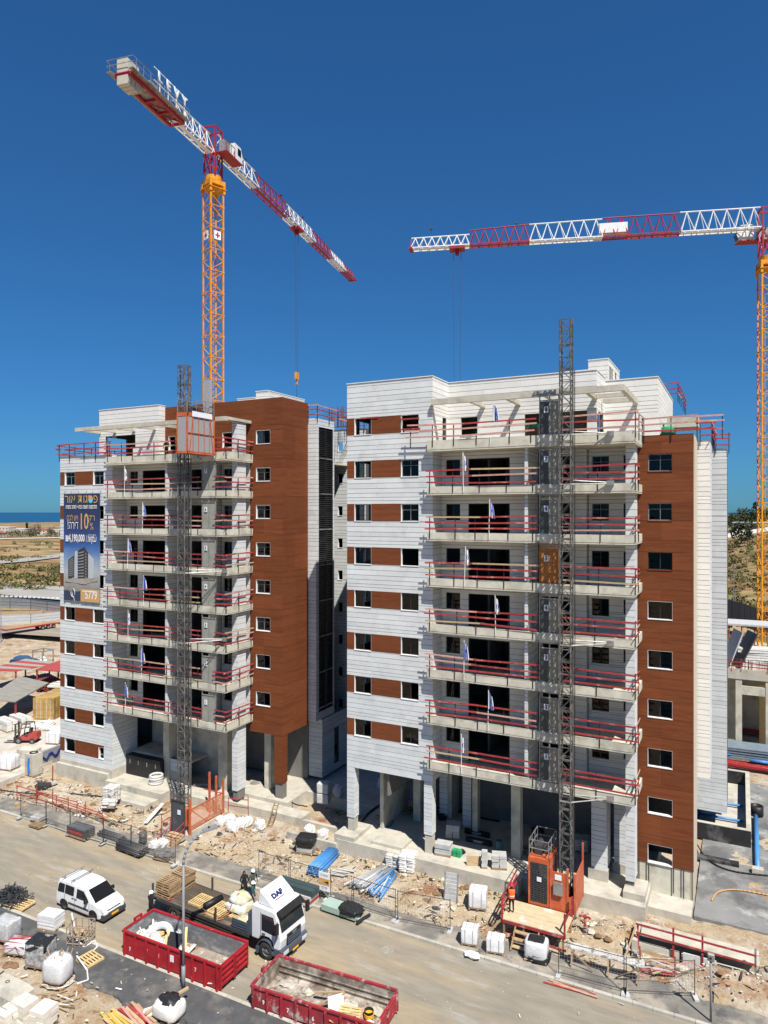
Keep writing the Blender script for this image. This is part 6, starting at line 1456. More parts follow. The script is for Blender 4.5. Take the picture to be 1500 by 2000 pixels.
for z in (1.25, 1.75): ubar('rail', REDST, tr_, (-5.4,42.52,z), (.75,42.52,z-.1), .05, .1)
ubar('brace', TIMB, tr_, (-5.4,42.5,1.6), (-5.9,41.2,.1), .08, .06); ubar('brace', REDP, tr_, (-4.2,41.4,.1), (-2.4,42.0,.75), .12, .05); ubar('brace', REDP, tr_, (-2.4,42.0,.7), (-.9,41.9,.45), .1, .04)
redframe('crossed red steel pipes lying on the soil mound', (-4.9,40.7), (-3.2,41.0), .15, (.1,.2))
sp_ = thing('sensor_pole', 'slim grey pole with square sensor box on top at the kerb', 'pole', (-1.33, 38.4, .13)); b = MB(); b.tube((0,0,0),(0,0,3.0),.055,8); b.obj('pole', LAMPG, None, True).parent = sp_; b = MB(); b.box(-.17,.17,-.1,.1,3.0,3.4); q = b.obj('sensor_box', GALV, None); q.parent = sp_; q.modifiers.new('bevel','BEVEL').width = .05; b = MB(); b.tube((0,-.12,3.2),(0,-.09,3.2),.05,12); b.obj('sensor_eye', BLACK, None).parent = sp_
o = tag(MB(), ) if False else None
ps = thing('pipe_stub', 'grey pipe stub with red rim sticking out of the soil', 'pipe', lift(G(1422,1950,.2),.1)); b = MB(); b.pipe((0,0,0),(0,0,.75),.1,.02,12); b.obj('pipe', GREYP, None, True).parent = ps; b = MB(); b.pipe((0,0,.76),(0,0,.84),.11,.03,12); b.obj('rim', REDST, None).parent = ps
# street lamp in front
lp = thing('street_lamp', 'tall grey street lamp with curved arm beside the clean red skip', 'street lamp', (-26.45, 28.3, .13))
b = MB(); B0 = Vector((-26.45,28.3,.13)); pts = [B0, B0+Vector((0,0,6.6))]
for i in range(1, 9): a = math.pi/2*i/8*.9; pts.append(B0+Vector((.55*(1-math.cos(a)), 1.35*(1-math.cos(a)), 6.6+1.45*math.sin(a))))
b.tube(pts[0], pts[0]+Vector((0,0,1.2)), .105, 10); b.path(pts, .07, 10); b.obj('pole', LAMPG, lp, True)
e_ = pts[-1]; b = MB(); b.bar(e_+Vector((-.05,-.1,.0)), e_+Vector((.35,.6,.08)), .34, .12); b.obj('lamp_head', LAMPG, lp); b = MB(); b.tube(e_+Vector((.12,.2,.1)), e_+Vector((.12,.2,.16)), .06, 10); b.obj('photo_cell', BLACK, lp)
mh = thing('manhole_cover', 'round pale manhole cover in the road', 'manhole cover', lift(G(756,1856,0),.004)); b = MB(); b.lathe([(.4,0),(.4,.01),(.3,.01),(.29,.004),(.28,.012),(.001,.012)], n=24); b.obj('cover', mat('dusty_iron', (.27,.25,.21), .9, .25, 5), None).parent = mh
# ------------------------------------------------------------------ on the truck and in the skips
for i, (x, y, n) in enumerate(((.75,-.55,6),(.85,.55,7))):
    for k in range(n): pallet(f'weathered pallet in the {"near" if i == 0 else "far"} stack at the truck tail, {["lowest","second","third","fourth","fifth","sixth","topmost"][k]}', onbed(x+U(-.06,.06), y+U(-.04,.04), 1.105+k*.146), TRY+U(-.06,.06), TIMBG, 1.2, 1.0, 'stacked pallets on the truck')
pallet('pale new pallet lying alone on the truck deck', onbed(3.15,-.15), TRY+R(90), TIMBP, 1.2, 1.0)
pallet('pale pallet on the truck deck behind the black roll', onbed(5.0,-.45), TRY+R(85), TIMBP, 1.3, 1.0); pallet('second pale pallet lying on the pallet behind the roll', onbed(5.05,-.4,1.25), TRY+R(88), TIMBP, 1.3, 1.0)
pallet('pale pallet beside the truck side board', onbed(6.4,-.1), TRY+R(80), TIMBP, 1.1, .9)
o = thing('rubber_roll', 'black rolled membrane lying across the truck deck', 'roll', onbed(4.1,-.1)); b = MB(); b.tube((-.1,-.55,.2),(.1,.7,.2),.2,14); b.obj('roll', BLACK, None, True).parent = o; o.rotation_euler.z = TRY
TLB = mat('yellow_green_tarp', (.52,.5,.28), .6, .2, 3, .5, 6, c2=(.6,.6,.55), c2sc=1.5, lo=.45, hi=.55)
o = thing('strapped_load', 'yellow and white tarpaulin bundle strapped on the truck deck', 'tarpaulin bundle', onbed(5.95,.35)); put(lump('b1',.75,.65,.32,51,.6,.16), 'bundle', TLB, o, (0,0,.32)); put(lump('b2',.62,.52,.3,52,.7,.2), 'bundle', TLB, o, (-.05,.05,.75)); o.rotation_euler.z = TRY
b = MB(); b.path([(-.2,-.85,.05),(-.15,-.6,.6),(-.05,-.1,1.1),(.1,.6,.6)], .03, 5); b.obj('strap', HORANGE, None).parent = o
o = thing('sack_load', 'pale sack between headboard and side board on the truck', 'sack', onbed(7.3,-.7)); put(lump('b3',.5,.42,.25,53,.6,.1), 'sack_body', TLB, o, (0,0,.25))
for i, (x, y) in enumerate(((1.35,-1.18),(4.35,-1.18),(5.6,-1.18),(6.55,-1.18))): b = MB(); b.path([(0,0,.1),(.15,.35,.05),(-.1,.1,-.15),(.05,0,-.3)], .03, 5); o = b.obj('ratchet_strap', HORANGE); o.location = onbed(x,y); tag(o, ['orange strap hanging at the truck tail', 'orange strap beside the black roll on the truck', 'orange strap in front of the strapped bundle', 'orange strap at the truck side board'][i], 'strap', 'orange straps on the truck')
S1L = lambda x, y, z: Vector((-31.6+x, 30.1+y, z))
S2R = Matrix.Rotation(R(3.4),3,'Z'); S2L = lambda x, y, z: S2R @ Vector((x,y,0)) + Vector((-22.45,30.15,z))
def beam(label, p, q, m, w_=.14, h=.06, group='planks in the skips'): o = ubar('plank', m, None, p, q, w_, h); tag(o, label, 'plank', group); return o
beam('long yellow plank leaning over the edge of the clean red skip', S1L(3.0,.75,1.45), S1L(4.3,-.85,.35), TIMBP); beam('yellow plank standing left of the black board in the skip', S1L(2.5,-.3,1.45), S1L(3.0,-1.05,.4), TIMBP); beam('flat yellow plank across white rubbish in the skip', S1L(1.2,-.5,.8), S1L(2.4,.4,1.05), TIMBP); beam('short yellow plank on top of the skip rubbish', S1L(1.9,.35,1.2), S1L(2.6,.0,.9), TIMBP); beam('yellow plank at the left end of the skip rubbish', S1L(.8,-.1,.7), S1L(1.7,.3,.95), TIMBP)
beam('pale board crossing the inside of the worn skip', S2L(2.9,.2,.7), S2L(4.5,.3,1.1), TIMB); beam('second pale board leaning inside the worn skip', S2L(3.2,-.5,.5), S2L(4.6,.2,1.15), TIMB)
o = ubox('black_board', BLACK, None, 0,1,0,1,0,1); o.scale = (.75,.06,.9); o.location = S1L(2.75,0,.95); o.rotation_euler = (R(-30),R(10),R(20)); tag(o, 'black board leaning among planks in the clean red skip', 'board')
o = thing('hose_bundle', 'silver insulated duct curled in the left end of the clean skip', 'duct', S1L(1.3,.45,.5)); b = MB(); b.ring((0,0,.3),.6,.2,18,8); b.obj('duct', WRAP, None, False).parent = o; o.rotation_euler = (R(25),R(10),0)
for i, (x, y, z) in enumerate(((.7,-.5,.5),(1.5,-.7,.45),(2.2,-.6,.4),(.6,.3,.5))): o = bag(['white rubbish bag at the near left corner of the clean skip','white rubbish bag under the planks of the clean skip','white rubbish bag beside the black board in the skip','white rubbish bag behind the duct in the skip'][i], S1L(x,y,.28), .45, .4, .3, SACK, 'rubbish bags in the skips')
for i, (x, y, z, s_) in enumerate(((.6,.75,.55,.4),(1.2,-.2,.5,.5),(1.9,-.35,.55,.45),(2.3,.7,.5,.42),(.5,-.2,.7,.35),(3.2,.2,.25,.4))):
    o = bag(['small white rubbish bag in the far left corner of the skip','large white rubbish bag under the duct in the skip','white rubbish bag below the black board in the skip','white rubbish bag at the far wall of the clean skip','white rubbish bag on top at the left end of the skip','white rubbish bag lying right of the planks in the skip'][i], S1L(x,y,z-.1), s_, s_*.85, s_*.7, (SACK, SACKG)[i % 2], 'rubbish bags in the skips')
for i, (x, y) in enumerate(((2.6,.75),(3.0,-.7))): b = MB(); b.blob((0,0,0),.35,.3,.22,0,12,7,.25); o = b.obj('plastic_sheet', mat('royal_blue_film', (.015,.05,.3), .4, .2)); o.location = S1L(x,y,.75 if i == 0 else .5); tag(o, ['blue plastic sheet on top of the skip rubbish','blue plastic sheet low beside the planks in the skip'][i], 'sheet', 'blue plastic in the skip')
for i in range(5): o = ubox('tile_offcut', SACK, None, 0,1,0,1,0,1); o.scale = (U(.4,.7),U(.25,.4),.03); o.location = S1L(5.9+U(-.5,.5), -.5+U(-.4,.3), .33+i*.04); o.rotation_euler = (U(-.3,.3),U(-.3,.3),U(0,3)); tag(o, ['lowest','second','middle','fourth','topmost'][i]+' white board offcut in the right end of the clean skip', 'offcut', 'white board offcuts in the skip')
o = ubox('white_board', SACK, None, 0,1,0,1,0,1); o.scale = (.9,.04,1.0); o.location = S2L(4.4,-.35,.75); o.rotation_euler = (R(-25),R(8),R(60)); tag(o, 'white board standing in the middle of the worn skip', 'board')
pallet('broken pale pallet lying in the worn skip', S2L(5.15,-.35,.5), R(20), TIMBP, 1.1, .8, None, (R(15),R(5)))
for i, (x, y, m) in enumerate(((5.0,-.95,TIMB),(5.6,-.85,TIMB),(6.0,.1,BLACK),(6.3,-.6,SACK))):
    o = thing('cardboard_box' if m is TIMB else 'paint_bucket' if m is BLACK else 'paper_sack', ['open cardboard box near the wall of the worn skip','second cardboard box beside the pallet in the skip','black and yellow bucket in the right of the worn skip','white paper sack in the corner of the worn skip'][i], 'box' if m is TIMB else 'bucket' if m is BLACK else 'sack', S2L(x,y,.29))
    b = MB()
    if m is TIMB: b.box(-.28,.28,-.22,.22,0,.4); b.bar((-.28,-.22,.4),(-.5,-.3,.5),.3,.02); b.bar((.28,.22,.4),(.45,.35,.5),.3,.02)
    elif m is BLACK: b.lathe([(.2,0),(.24,.45),(.22,.45),(.19,.05)], n=14)
    else: b.blob((0,0,.15),.4,.3,.15,0,12,6,.2,.6)
    b.obj('body', m, None).parent = o; o.rotation_euler.z = U(0,2)
    if m is BLACK: b = MB(); b.lathe([(.243,.12),(.25,.3)], n=14); b.obj('label_band', PLATE, None).parent = o
# ------------------------------------------------------------------ near left corner
def nl(px, py): return lift(G(px,py,.1),.12)
cp = thing('cable_heap', 'tangled heap of black plastic strips on a pallet at the left edge', 'cable heap', nl(22,1758)); b = MB()
for i in range(260):
    p = Vector((U(-1.1,1.1), U(-.8,.8), 0)); k = max(0, 1-(p.x/1.15)**2-(p.y/.9)**2); p.z = .15+U(0,.75)*k; d = Vector((U(-1,1),U(-1,1),U(-.35,.35)))*.32; b.bar(p-d, p+d, .05, .03)
tag(b.obj('strip', DGREY, None), kind='stuff').parent = cp
pallet('yellowish pallet under the black strip heap', nl(38,1768), .1, TIMBP, 1.6, 1.1)
wrapped('clear film wrapped pallet of glassy parts at the left edge', 'wrapped_pallet', 'wrapped pallet', nl(12,1832), .1, (1.3,1.0,.95), GREYP, FILM, True, 61)
rw = wrapped('film wrapped bundle of red steel rods near the left edge', 'wrapped_bundle', 'rod bundle', nl(38,1860), .3, (1.3,.9,.5), WRAP, FILM, True, 62)
for i in range(14): a = U(-.6,.6); ubar('rod', RED, rw, (-.7*math.cos(a), -.5+i*.07-.7*math.sin(a), .45+U(0,.3)), (.7*math.cos(a), -.5+i*.07+.7*math.sin(a), .45+U(0,.3)), .03, .03)
wrapped('tall pallet wrapped in black plastic beside the film wrapped rods', 'wrapped_pallet', 'wrapped pallet', nl(80,1884), .25, (1.2,1.0,1.25), TARP, FILM, True, 63, TARP)
ws = wrapped('wrapped pallet with white sticks poking out of its top', 'wrapped_pallet', 'wrapped pallet', nl(113,1920), .2, (1.35,1.15,1.3), WRAP, FILM, True, 64, None, None, .5)
for i in range(14): p = Vector((U(-.45,.45),U(-.4,.4),1.1)); ubar('stick', TIMB, ws, p, p+Vector((U(-.25,.25),U(-.25,.25),U(.4,.65))), .035, .035)
b = MB()
for i in range(5): b.path([(Vector((.7*math.cos(k*.35+i), .6*math.sin(k*.35+i), .04+.02*i))) + Vector((U(-.15,.15),U(-.15,.15),0)) for k in range(14)], .03, 5)
b.obj('loose_strap', SACKG, None).parent = ws
stack('stack of white insulation boards beside the wire cage', 'board_stack', 'insulation boards', nl(100,1812), .2, 1, 1, 8, (1.25,.9,.1), WRAP, 'board', None, .01, .02)
wc = thing('wire_cage', 'rusty wire cage pallet with scrap timber beside the van', 'wire cage', (0,0,0)); b = MB()
for x in (-.6,-.2,.2,.6):
    for y in (-.5,.5): b.bar((x,y,0),(x,y,1.05),.045)
for y in (-.15,.15):
    for x in (-.6,.6): b.bar((x,y,0),(x,y,1.05),.045)
for z in (.1,.55,1.05):
    for y in (-.5,.5): b.bar((-.6,y,z),(.6,y,z),.045)
    for x in (-.6,.6): b.bar((x,-.5,z),(x,.5,z),.045)
b.obj('cage_frame', mat('rusty_tube', (.3,.24,.19), .7, .25, 3), None).parent = wc
for i in range(14): p = Vector((U(-.45,.45),U(-.35,.35),U(.15,.6))); d = Vector((U(-1,1),U(-1,1),U(-.4,.4)))*.25; ubar('scrap', TIMB if i % 3 else TIMBG, wc, p-d, p+d, .1, .05)
place(wc, nl(158,1838), .35)
pallet('pale pallet lying flat on the near pavement', nl(176,1876), R(-8), TIMBP, 1.2, 1.0)
st_ = MB(); st_.path([nl(140,1800)+Vector((0,0,.5)), nl(150,1840)+Vector((0,0,.1)), nl(165,1850), nl(185,1838), nl(190,1850), nl(178,1862)], .05, 5); tag(st_.obj('plastic_strip', SACK), 'white plastic strip trailing round the wire cage', 'strip')
st_ = MB(); st_.path([nl(150,1878)+Vector((0,0,.3)), nl(170,1895), nl(172,1915), nl(150,1922)], .045, 5); tag(st_.obj('plastic_strip', SACK), 'white plastic strip beside the pallet with sticks', 'strip')
cbk = thing('concrete_block', 'big weathered concrete block at the left edge', 'concrete block', nl(22,1962)); b = MB(); loft(b, [[(-1.1,-.6,0),(1.0,-.6,0),(1.0,.6,0),(-1.1,.6,0)],[(-1.1,-.6,.75),(1.0,-.6,.75),(1.0,.6,.75),(-1.1,.6,.75)],[(-.9,-.42,1.05),(.72,-.42,1.05),(.72,.42,1.05),(-.9,.42,1.05)]]); b.obj('block', CONCL, None).parent = cbk; b = MB(); b.ring((-.3,0,1.08),.1,.015,10,5); b.obj('lifting_eye', STEEL, None).parent = cbk
for i, (px, py, s_) in enumerate(((14,2010,(.45,.4,.2)),(48,1998,(.5,.42,.2)),(85,2006,(.45,.5,.22)))): stack(['leftmost','middle','rightmost'][i]+' pallet of cut white limestone blocks at the bottom left', 'stone_pallet', 'limestone blocks', nl(px,py), U(-.1,.3), 2, 2, 5 if i == 1 else 4, s_, mat('white_limestone', (.62,.58,.5), .85, .1, 2, rnd=.08) if i == 0 else bpy.data.materials['white_limestone'], 'limestone_block', 'pallets of white limestone', .012, .03)
planks('yellow planks stacked at the bottom edge', nl(232,2000), R(-14), 5, 2.2, (mat('yellow_plank', (.55,.36,.06), .7, .15, 3), TIMBP), .14, .05, .16, 2)
planks('red and pink planks stacked at the bottom edge', nl(272,1990), R(-16), 5, 2.2, (RED, REDP, TIMB), .14, .05, .16, 2)
bb_ = thing('bulk_bag', 'white bulk bag full of black film under a long timber', 'bag', nl(330,1984)); put(lump('bb',.75,.62,.42,71,.5,.1,18,9), 'bag_body', SACK, bb_, (0,0,.4)); put(lump('bf',.55,.45,.28,72,.7,.18,18,8), 'black_film', TARP, bb_, (0,.05,.72))
beam('long round timber laid across the white bulk bag', nl(283,1992)+Vector((0,0,.3)), nl(368,1958)+Vector((0,0,.75)), TIMB, .12, .12, None)
o = ubox('white_board', SACK, None, 0,1,0,1,0,1); o.location = nl(296,1985)+Vector((0,0,.25)); o.scale = (.9,.5,.03); o.rotation_euler = (.3,-.3,.5); tag(o, 'white board leaning on the bulk bag', 'board')
# stones, rubble and scraps scattered on soil and road
b = MB()
for i in range(5200):
    x = U(-62, 3); y = random.choice([U(40.1,44.5)]*8+[U(21,27)]*3+[U(29.1,38)])
    r_ = U(.01,.03) if y < 40 and y > 28 else U(.015,.065)
    b.blob((x, y, max(gz(x,y), .0 if 28.5 < y < 40 else -9)+r_*.35), r_*U(.8,1.5), r_*U(.8,1.3), r_*.7, 0, 5, 3, .25)
tag(b.obj('rubble_stones', mat('pale_rubble', (.5,.45,.37), .9, .2, 6, rnd=.3)), kind='stuff', label='small pale stones scattered over soil and road')
b = MB()
for i in range(420):
    x, y = U(-60, 2), random.choice([U(40.1,44.3)]*6+[U(29.3,37.8)]+[U(22,28.6)]*3); d = Vector((U(-1,1),U(-1,1),0))*U(.04,.2); z = .04 if 28.8 < y < 38.1 else .2+max(0,gz(x,y))
    b.bar(Vector((x,y,z))-d, Vector((x,y,z+U(0,.03)))+d, U(.03,.09), .01)
tag(b.obj('scrap_litter', mat('mixed_litter', (.55,.52,.46), .8, .15, 6, rnd=.35)), kind='stuff', label='small scraps of wood and plastic lying about')
# hoses and cables on the ground
def hose(label, pts, r, m, cat='cable'):
    P = [Vector(p) for p in pts]; out = []
    for i in range(len(P)-1):
        a, b_, c, d = P[max(i-1,0)], P[i], P[i+1], P[min(i+2,len(P)-1)]
        for k in range(6): t = k/6; out.append(.5*((2*b_)+(c-a)*t+(2*a-5*b_+4*c-d)*t*t+(3*b_-a-3*c+d)*t**3))
    b = MB(); b.path(out+[P[-1]], r, 6); return tag(b.obj('cable', m, None, True), label, cat)
hose('long black cable lying over the sand in front of the left block', [gp(0,1543,.45)]+[gp(x,y,.42) for x,y in ((60,1550),(110,1548),(150,1551),(200,1556),(232,1563),(260,1564),(310,1556))], .05, BLACK)
hose('thick black cable bundle looping in under the right block', [gp(702,1612,1.36)]+[gp(x,y,1.38) for x,y in ((720,1588),(745,1572),(780,1565),(808,1552),(818,1535))], .09, BLACK)
hose('thick black cable running to the right inside the open ground floor', [gp(x,y,1.38) for x,y in ((850,1577),(890,1583),(930,1595),(975,1604))], .09, BLACK)
hose('blue hose loop on the ground floor slab', [gp(x,y,1.36) for x,y in ((735,1592),(760,1596),(766,1608),(755,1616),(738,1610))], .035, mat('blue_hose', (.02,.09,.25), .4, .1), 'hose')
hose('black cable beside the brown corner pillar of the left block', [gp(x,y,1.12) for x,y in ((480,1545),(520,1546),(545,1552),(560,1556),(575,1570),(600,1575))], .05, BLACK)
hose('black cable crossing the grey basement roof at the right', [gp(x,y,.5) for x,y in ((1362,1650),(1375,1670),(1400,1690),(1440,1703),(1500,1710))], .05, BLACK)
hose('orange flexible pipe curving over the sand at the right', [gp(x,y,.5) for x,y in ((1390,1758),(1400,1744),(1420,1738),(1450,1739),(1500,1748))], .05, mat('orange_flex', (.5,.28,.12), .5, .1), 'pipe')
# things standing under the right block and on its slab
stack('stack of grey slabs beside the front stone column', 'slab_stack', 'slabs', lift(G(867,1668,1.3),1.3), .1, 1, 1, 7, (1.15,.8,.1), BOARD, 'slab', None, .01, .03)
gb = thing('green_crate', 'bright green plastic crates on the slab edge', 'crates', lift(G(893,1672,1.3),1.3))
for i in range(2):
    for k in range(2): b = MB(); b.box(-.3+i*.32,0+i*.32-.02,-.2,.2,k*.24,.22+k*.24); b.box(-.26+i*.32,-.04+i*.32-.02,-.21,-.2,.05+k*.24,.16+k*.24); b.obj('crate', GREEN, None).parent = gb
for i, (px, s_) in enumerate((((946,1694),(.4,.25,.2)),((975,1694),(.5,.4,.2)))): stack(['narrow upright stack of grey blocks on the slab edge','wide stack of grey blocks on the slab edge'][i], 'block_stack', 'blocks', lift(G(*px,1.3),1.3), R(20), 1+i, 2, 5-i, s_, BOARD, 'block', 'grey block stacks on the slab', .01, .03)
o = ubox('plywood_sheet', TIMB, None, 0,1,0,1,0,1); p = G(927,1690,1.3); o.location = (p.x,p.y,1.6); o.scale = (1.1,.06,.6); o.rotation_euler = (R(-12),0,R(25)); tag(o, 'plywood sheet standing on edge left of the grey blocks', 'plywood sheet')
stack('grey block pallet in the shade under the right block', 'block_stack', 'blocks', lift(G(885,1636,1.3),1.3), R(15), 2, 2, 4, (.5,.45,.24), BOARD, 'block', 'grey block stacks on the slab', .01, .03)
for i, (px, py) in enumerate(((945,1590),(935,1648),(932,1632))): o = thing('membrane_roll', ['black membrane roll far inside the open ground floor','front black membrane roll under the right block','black membrane roll lying behind another under the right block'][i], 'membrane roll', lift(G(px,py,1.3),1.3), 0, 'black membrane rolls'); b = MB(); b.tube((-.95,0,.2),(.95,.05,.2),.2,12); b.obj('roll', BLACK, None, True).parent = o; text('VERIBIT', .22, SIGNW, o, o.location+Vector((0,-.21,.22)), FRONT, 1)
sacks('pallet of dark sacks in the shade behind the right hoist', lift(G(1135,1660,1.3),1.3), .1, 2, 3, 6, SACKG)
for i, (px, py, z, l) in enumerate(((746,1540,1.3,'white bag in the shade between the front columns'),(660,1555,1.25,'blue white bag in the courtyard shade'))): bag(l, lift(G(px,py,z),z), .38, .36, .5, SACK, 'bags in the shade')
for k in range(2): wrapped(['lower','upper'][k]+' grey wrapped bale stacked in the courtyard shade', 'wrapped_bale', 'bale', lift(G(633,1566,1.25),1.25+k*.85), .2, (1.0,.9,.8), SACKG, None, False, 90+k, None, 'bales in the courtyard')
for i, (px, py) in enumerate(((497,1535),(520,1530),(455,1530))): b = MB(); b.blob((0,0,.15),.5,.35,.25,0,10,6,.35); o = b.obj('rubble_heap', CONCD); o.location = lift(G(px,py,1.1),1.1); tag(o, ['small rubble heap beside the brown pillar','second rubble heap in the shade by the pillar','rubble heap inside the shade of the left block'][i], 'rubble', 'rubble heaps under the left block')
cm = thing('air_compressor', 'green and black machine on the roof above the brown facade', 'compressor', lift(FY(1304,840,50.0),30.2)); b = MB(); b.box(-.45,.45,-.35,.35,.1,.5); b.obj('base', BLACK, None).parent = cm; put(lump('cmp',.4,.33,.28,95,.5,.02), 'housing', GREEN, cm, (0,0,.72)); b = MB(); b.tube((-.25,0,.95),(-.25,0,1.15),.05,8); b.box(-.4,-.05,-.12,.12,1.13,1.2); b.obj('handle', BLACK, None).parent = cm
for i, px in enumerate((505, 1190)): pass
sacks('white sacks lying on the roof terrace of the right block', lift(FY(1165,845,47.2),ZS(0)-.33), .1, 3, 2, 3, SACK)
o = thing('board_stack', 'white and grey boards leaning on the terrace wall of the left block', 'boards', lift(FY(272,880,46.8),ZS(0)-.33)); ubox('board', SACK, o, o.location.x-.9, o.location.x+.2, 46.9, 47.0, ZS(0)-.3, ZS(0)+.9); ubox('board', BOARD, o, o.location.x+.3, o.location.x+1.5, 46.9, 47.0, ZS(0)-.3, ZS(0)+.7)
bx = thing('tool_crate', 'small green topped crate on the roof terrace of the right block', 'crate', lift(FY(1040,830,46.0),ZS(0)-.33)); b = MB(); b.box(-.4,.4,-.3,.3,0,.95); b.obj('crate_body', mat('brown_box', (.2,.1,.06), .8, .2), None).parent = bx; b = MB(); b.box(-.42,.42,-.32,.32,.95,1.2); b.obj('crate_lid', GREEN, None).parent = bx
for i, (px, py) in enumerate(((1383,1669),(1396,1672))): o = thing('pipe_end', ['left','right'][i]+' blue pipe end rising from the slab below the brown facade', 'pipe end', lift(G(1280+i*13,1740,.75),.75), 0, 'blue pipe ends'); b = MB(); b.pipe((0,0,0),(0,0,.35),.11,.02,12); b.obj('pipe', GREYP, None, True).parent = o

# more odds and ends the photo shows
planks('brown torn timber strips on the soil behind the dark pipe stack', lift(gp(215,1598,.3),.3), R(-10), 7, 2.6, (TIMBG, TIMB), .09, .03, .12, 2, 'timber_strips', 'timber', None, .35)
hose('pale plastic strip curling over the soil behind the dark profiles', [gp(x,y,.35) for x,y in ((192,1578),(203,1592),(220,1600),(240,1603),(250,1600))], .06, SACK, 'strip')
beam('two white boards leaning from the soil up to the left hoist', gp(284,1610,.25)+Vector((0,0,.1)), gp(318,1576,.6)+Vector((0,0,.3)), SACK, .3, .06, None)
beam('thick red plank lying beside the hoist base kerb', gp(345,1640,.2)+Vector((0,0,.12)), gp(392,1612,.4)+Vector((0,0,.25)), REDP, .14, .1, None)
beam('grey pipe lying beside the thick red plank', gp(352,1645,.2)+Vector((0,0,.08)), gp(400,1616,.35)+Vector((0,0,.1)), GREYP, .14, .14, None)
planks('splintered boards on the soil under the front of the deck', lift(gp(1005,1822,.2),.16), R(25), 6, 1.6, (TIMBG, TIMB, REDP), .1, .03, .14, 2, 'timber_strips', 'timber', None, .5)
planks('short timber offcuts in front of the slab edge', lift(gp(940,1720,.3),.3), R(10), 6, 1.2, (TIMB, TIMBG), .1, .04, .15, 2, 'timber_strips', 'timber', None, .6)
planks('dark timber boards lying by the trestle and the trench', lift(gp(1275,1880,.2),.2), R(12), 5, 1.9, (BOARD, TIMBG), .22, .03, .2, 1, 'timber_strips', 'timber', None, .3)
planks('mixed boards dumped on the sand beside the sacks of the left block', lift(gp(165,1585,.35),.35), R(-15), 6, 1.8, (TIMBG, REDP, TIMB), .1, .03, .16, 2, 'timber_strips', 'timber', None, .5)
planks('broken laths on the soil at the near left', lift(G(120,1960,.1),.2), R(30), 8, 1.3, (TIMB, TIMBG, SACK), .06, .02, .14, 1, 'timber_strips', 'timber', None, .6)
for i, (x, y, z) in enumerate(((.5,-.75,.6),(1.1,.75,.6),(1.9,.8,.55),(2.4,-.85,.5),(3.5,.5,.35))):
    o = ubox('rubbish_board', (SACK, TIMB, BOARD, TIMBG, SACK)[i], None, 0,1,0,1,0,1); o.scale = (U(.5,.9),U(.2,.4),.03); o.location = S1L(x,y,z+.1); o.rotation_euler = (U(-.5,.5),U(-.6,.6),U(0,3)); tag(o, ['white','yellowish','grey','brown','small white'][i]+' piece of board among the rubbish in the clean skip', 'board', 'rubbish boards in the skips')
for i, (x, y) in enumerate(((1.0,.6),(1.6,-.3),(2.3,.5),(3.6,-.9),(4.7,.6),(5.7,.4),(6.2,.7))):
    b = MB(); b.blob((0,0,.05),U(.25,.45),U(.2,.35),U(.06,.14),0,10,5,.4); o = b.obj('rubble_heap', (CONCL, TIMBG, CONC, SACK, CONCL, REDP, CONCL)[i]); o.location = S2L(x,y,.3); tag(o, ['first','second','third','fourth','fifth','sixth','seventh'][i]+' low rubble heap on the floor of the worn skip, from the left', 'rubble', 'rubble in the worn skip')
for i, (px, py) in enumerate(((720,816),(800,818),(802,838))):
    p = FY(px,py,45.46); o = ubar('guard_plank', RED, None, p-Vector((.75,0,0)), p+Vector((.75,0,0)), .03, .11); tag(o, ['red plank across the top left window of the right block','upper red plank across the top right window of the left wing','lower faded plank across the top right window of the left wing'][i], 'plank', 'planks across roof level windows')

# the dim clutter under the raised ground floor of the right block
for i, (px, py, sx, sy, sz, m, nm, lb, ct) in enumerate((
    (900,1578,.7,.5,.55,SACK,'carton','white carton in the shade by the inner stone pier','carton'),(925,1568,1.0,.6,.5,DGREY,'tool_box','dark tool box far inside the open ground floor','tool box'),
    (985,1588,.9,.7,.8,BOARD,'crate','grey crate in the deep shade left of the round column','crate'),(1040,1600,1.1,.8,.9,TIMBG,'crate','brown crate in the shade right of the round column','crate'),
    (1050,1628,.9,.5,.4,TARP,'tarp_bundle','black bundle on the slab behind the orange cage','bundle'),(862,1600,.6,.6,.35,BLACK,'bucket_stack','black tubs beside the second stone column','tubs'),
    (780,1545,.9,.4,.5,CONC,'block','grey block in the shade between the front columns','block'),(1090,1610,1.2,.9,1.2,SACKG,'sack_heap','tall pale heap in the dark behind the hoist mast','heap'),
    (975,1660,.5,.5,.7,mat('teal_machine', (.04,.14,.15), .5, .2),'mixer','small teal machine beside the grey block stacks','machine'))):
    p = G(px,py,1.3); b = MB(); b.blob((0,0,sz/2), sx/2, sy/2, sz/2, 0, 12, 6, .06, .25); o = b.obj(nm, m); o.location = lift(p,1.3); o.rotation_euler.z = U(0,1); tag(o, lb, ct)
planks('dark scaffold boards stacked in the shade of the open ground floor', lift(G(830,1590,1.3),1.3), R(10), 5, 3.0, (TIMBG, STEEL), .2, .05, .22, 3, 'board_pile', 'boards', None, .03)
planks('reinforcing steel and boards scattered beside the round column', lift(G(1035,1665,1.28),1.28), R(-20), 8, 1.6, (STEEL, TIMBG, BOARD), .08, .04, .14, 2, 'board_pile', 'boards', None, .6)
planks('debris boards below the hoist mast on the slab of the left block', lift(G(400,1530,1.15),1.15), R(40), 8, 1.5, (TIMBG, BOARD, REDP), .1, .04, .16, 2, 'board_pile', 'boards', None, .7)
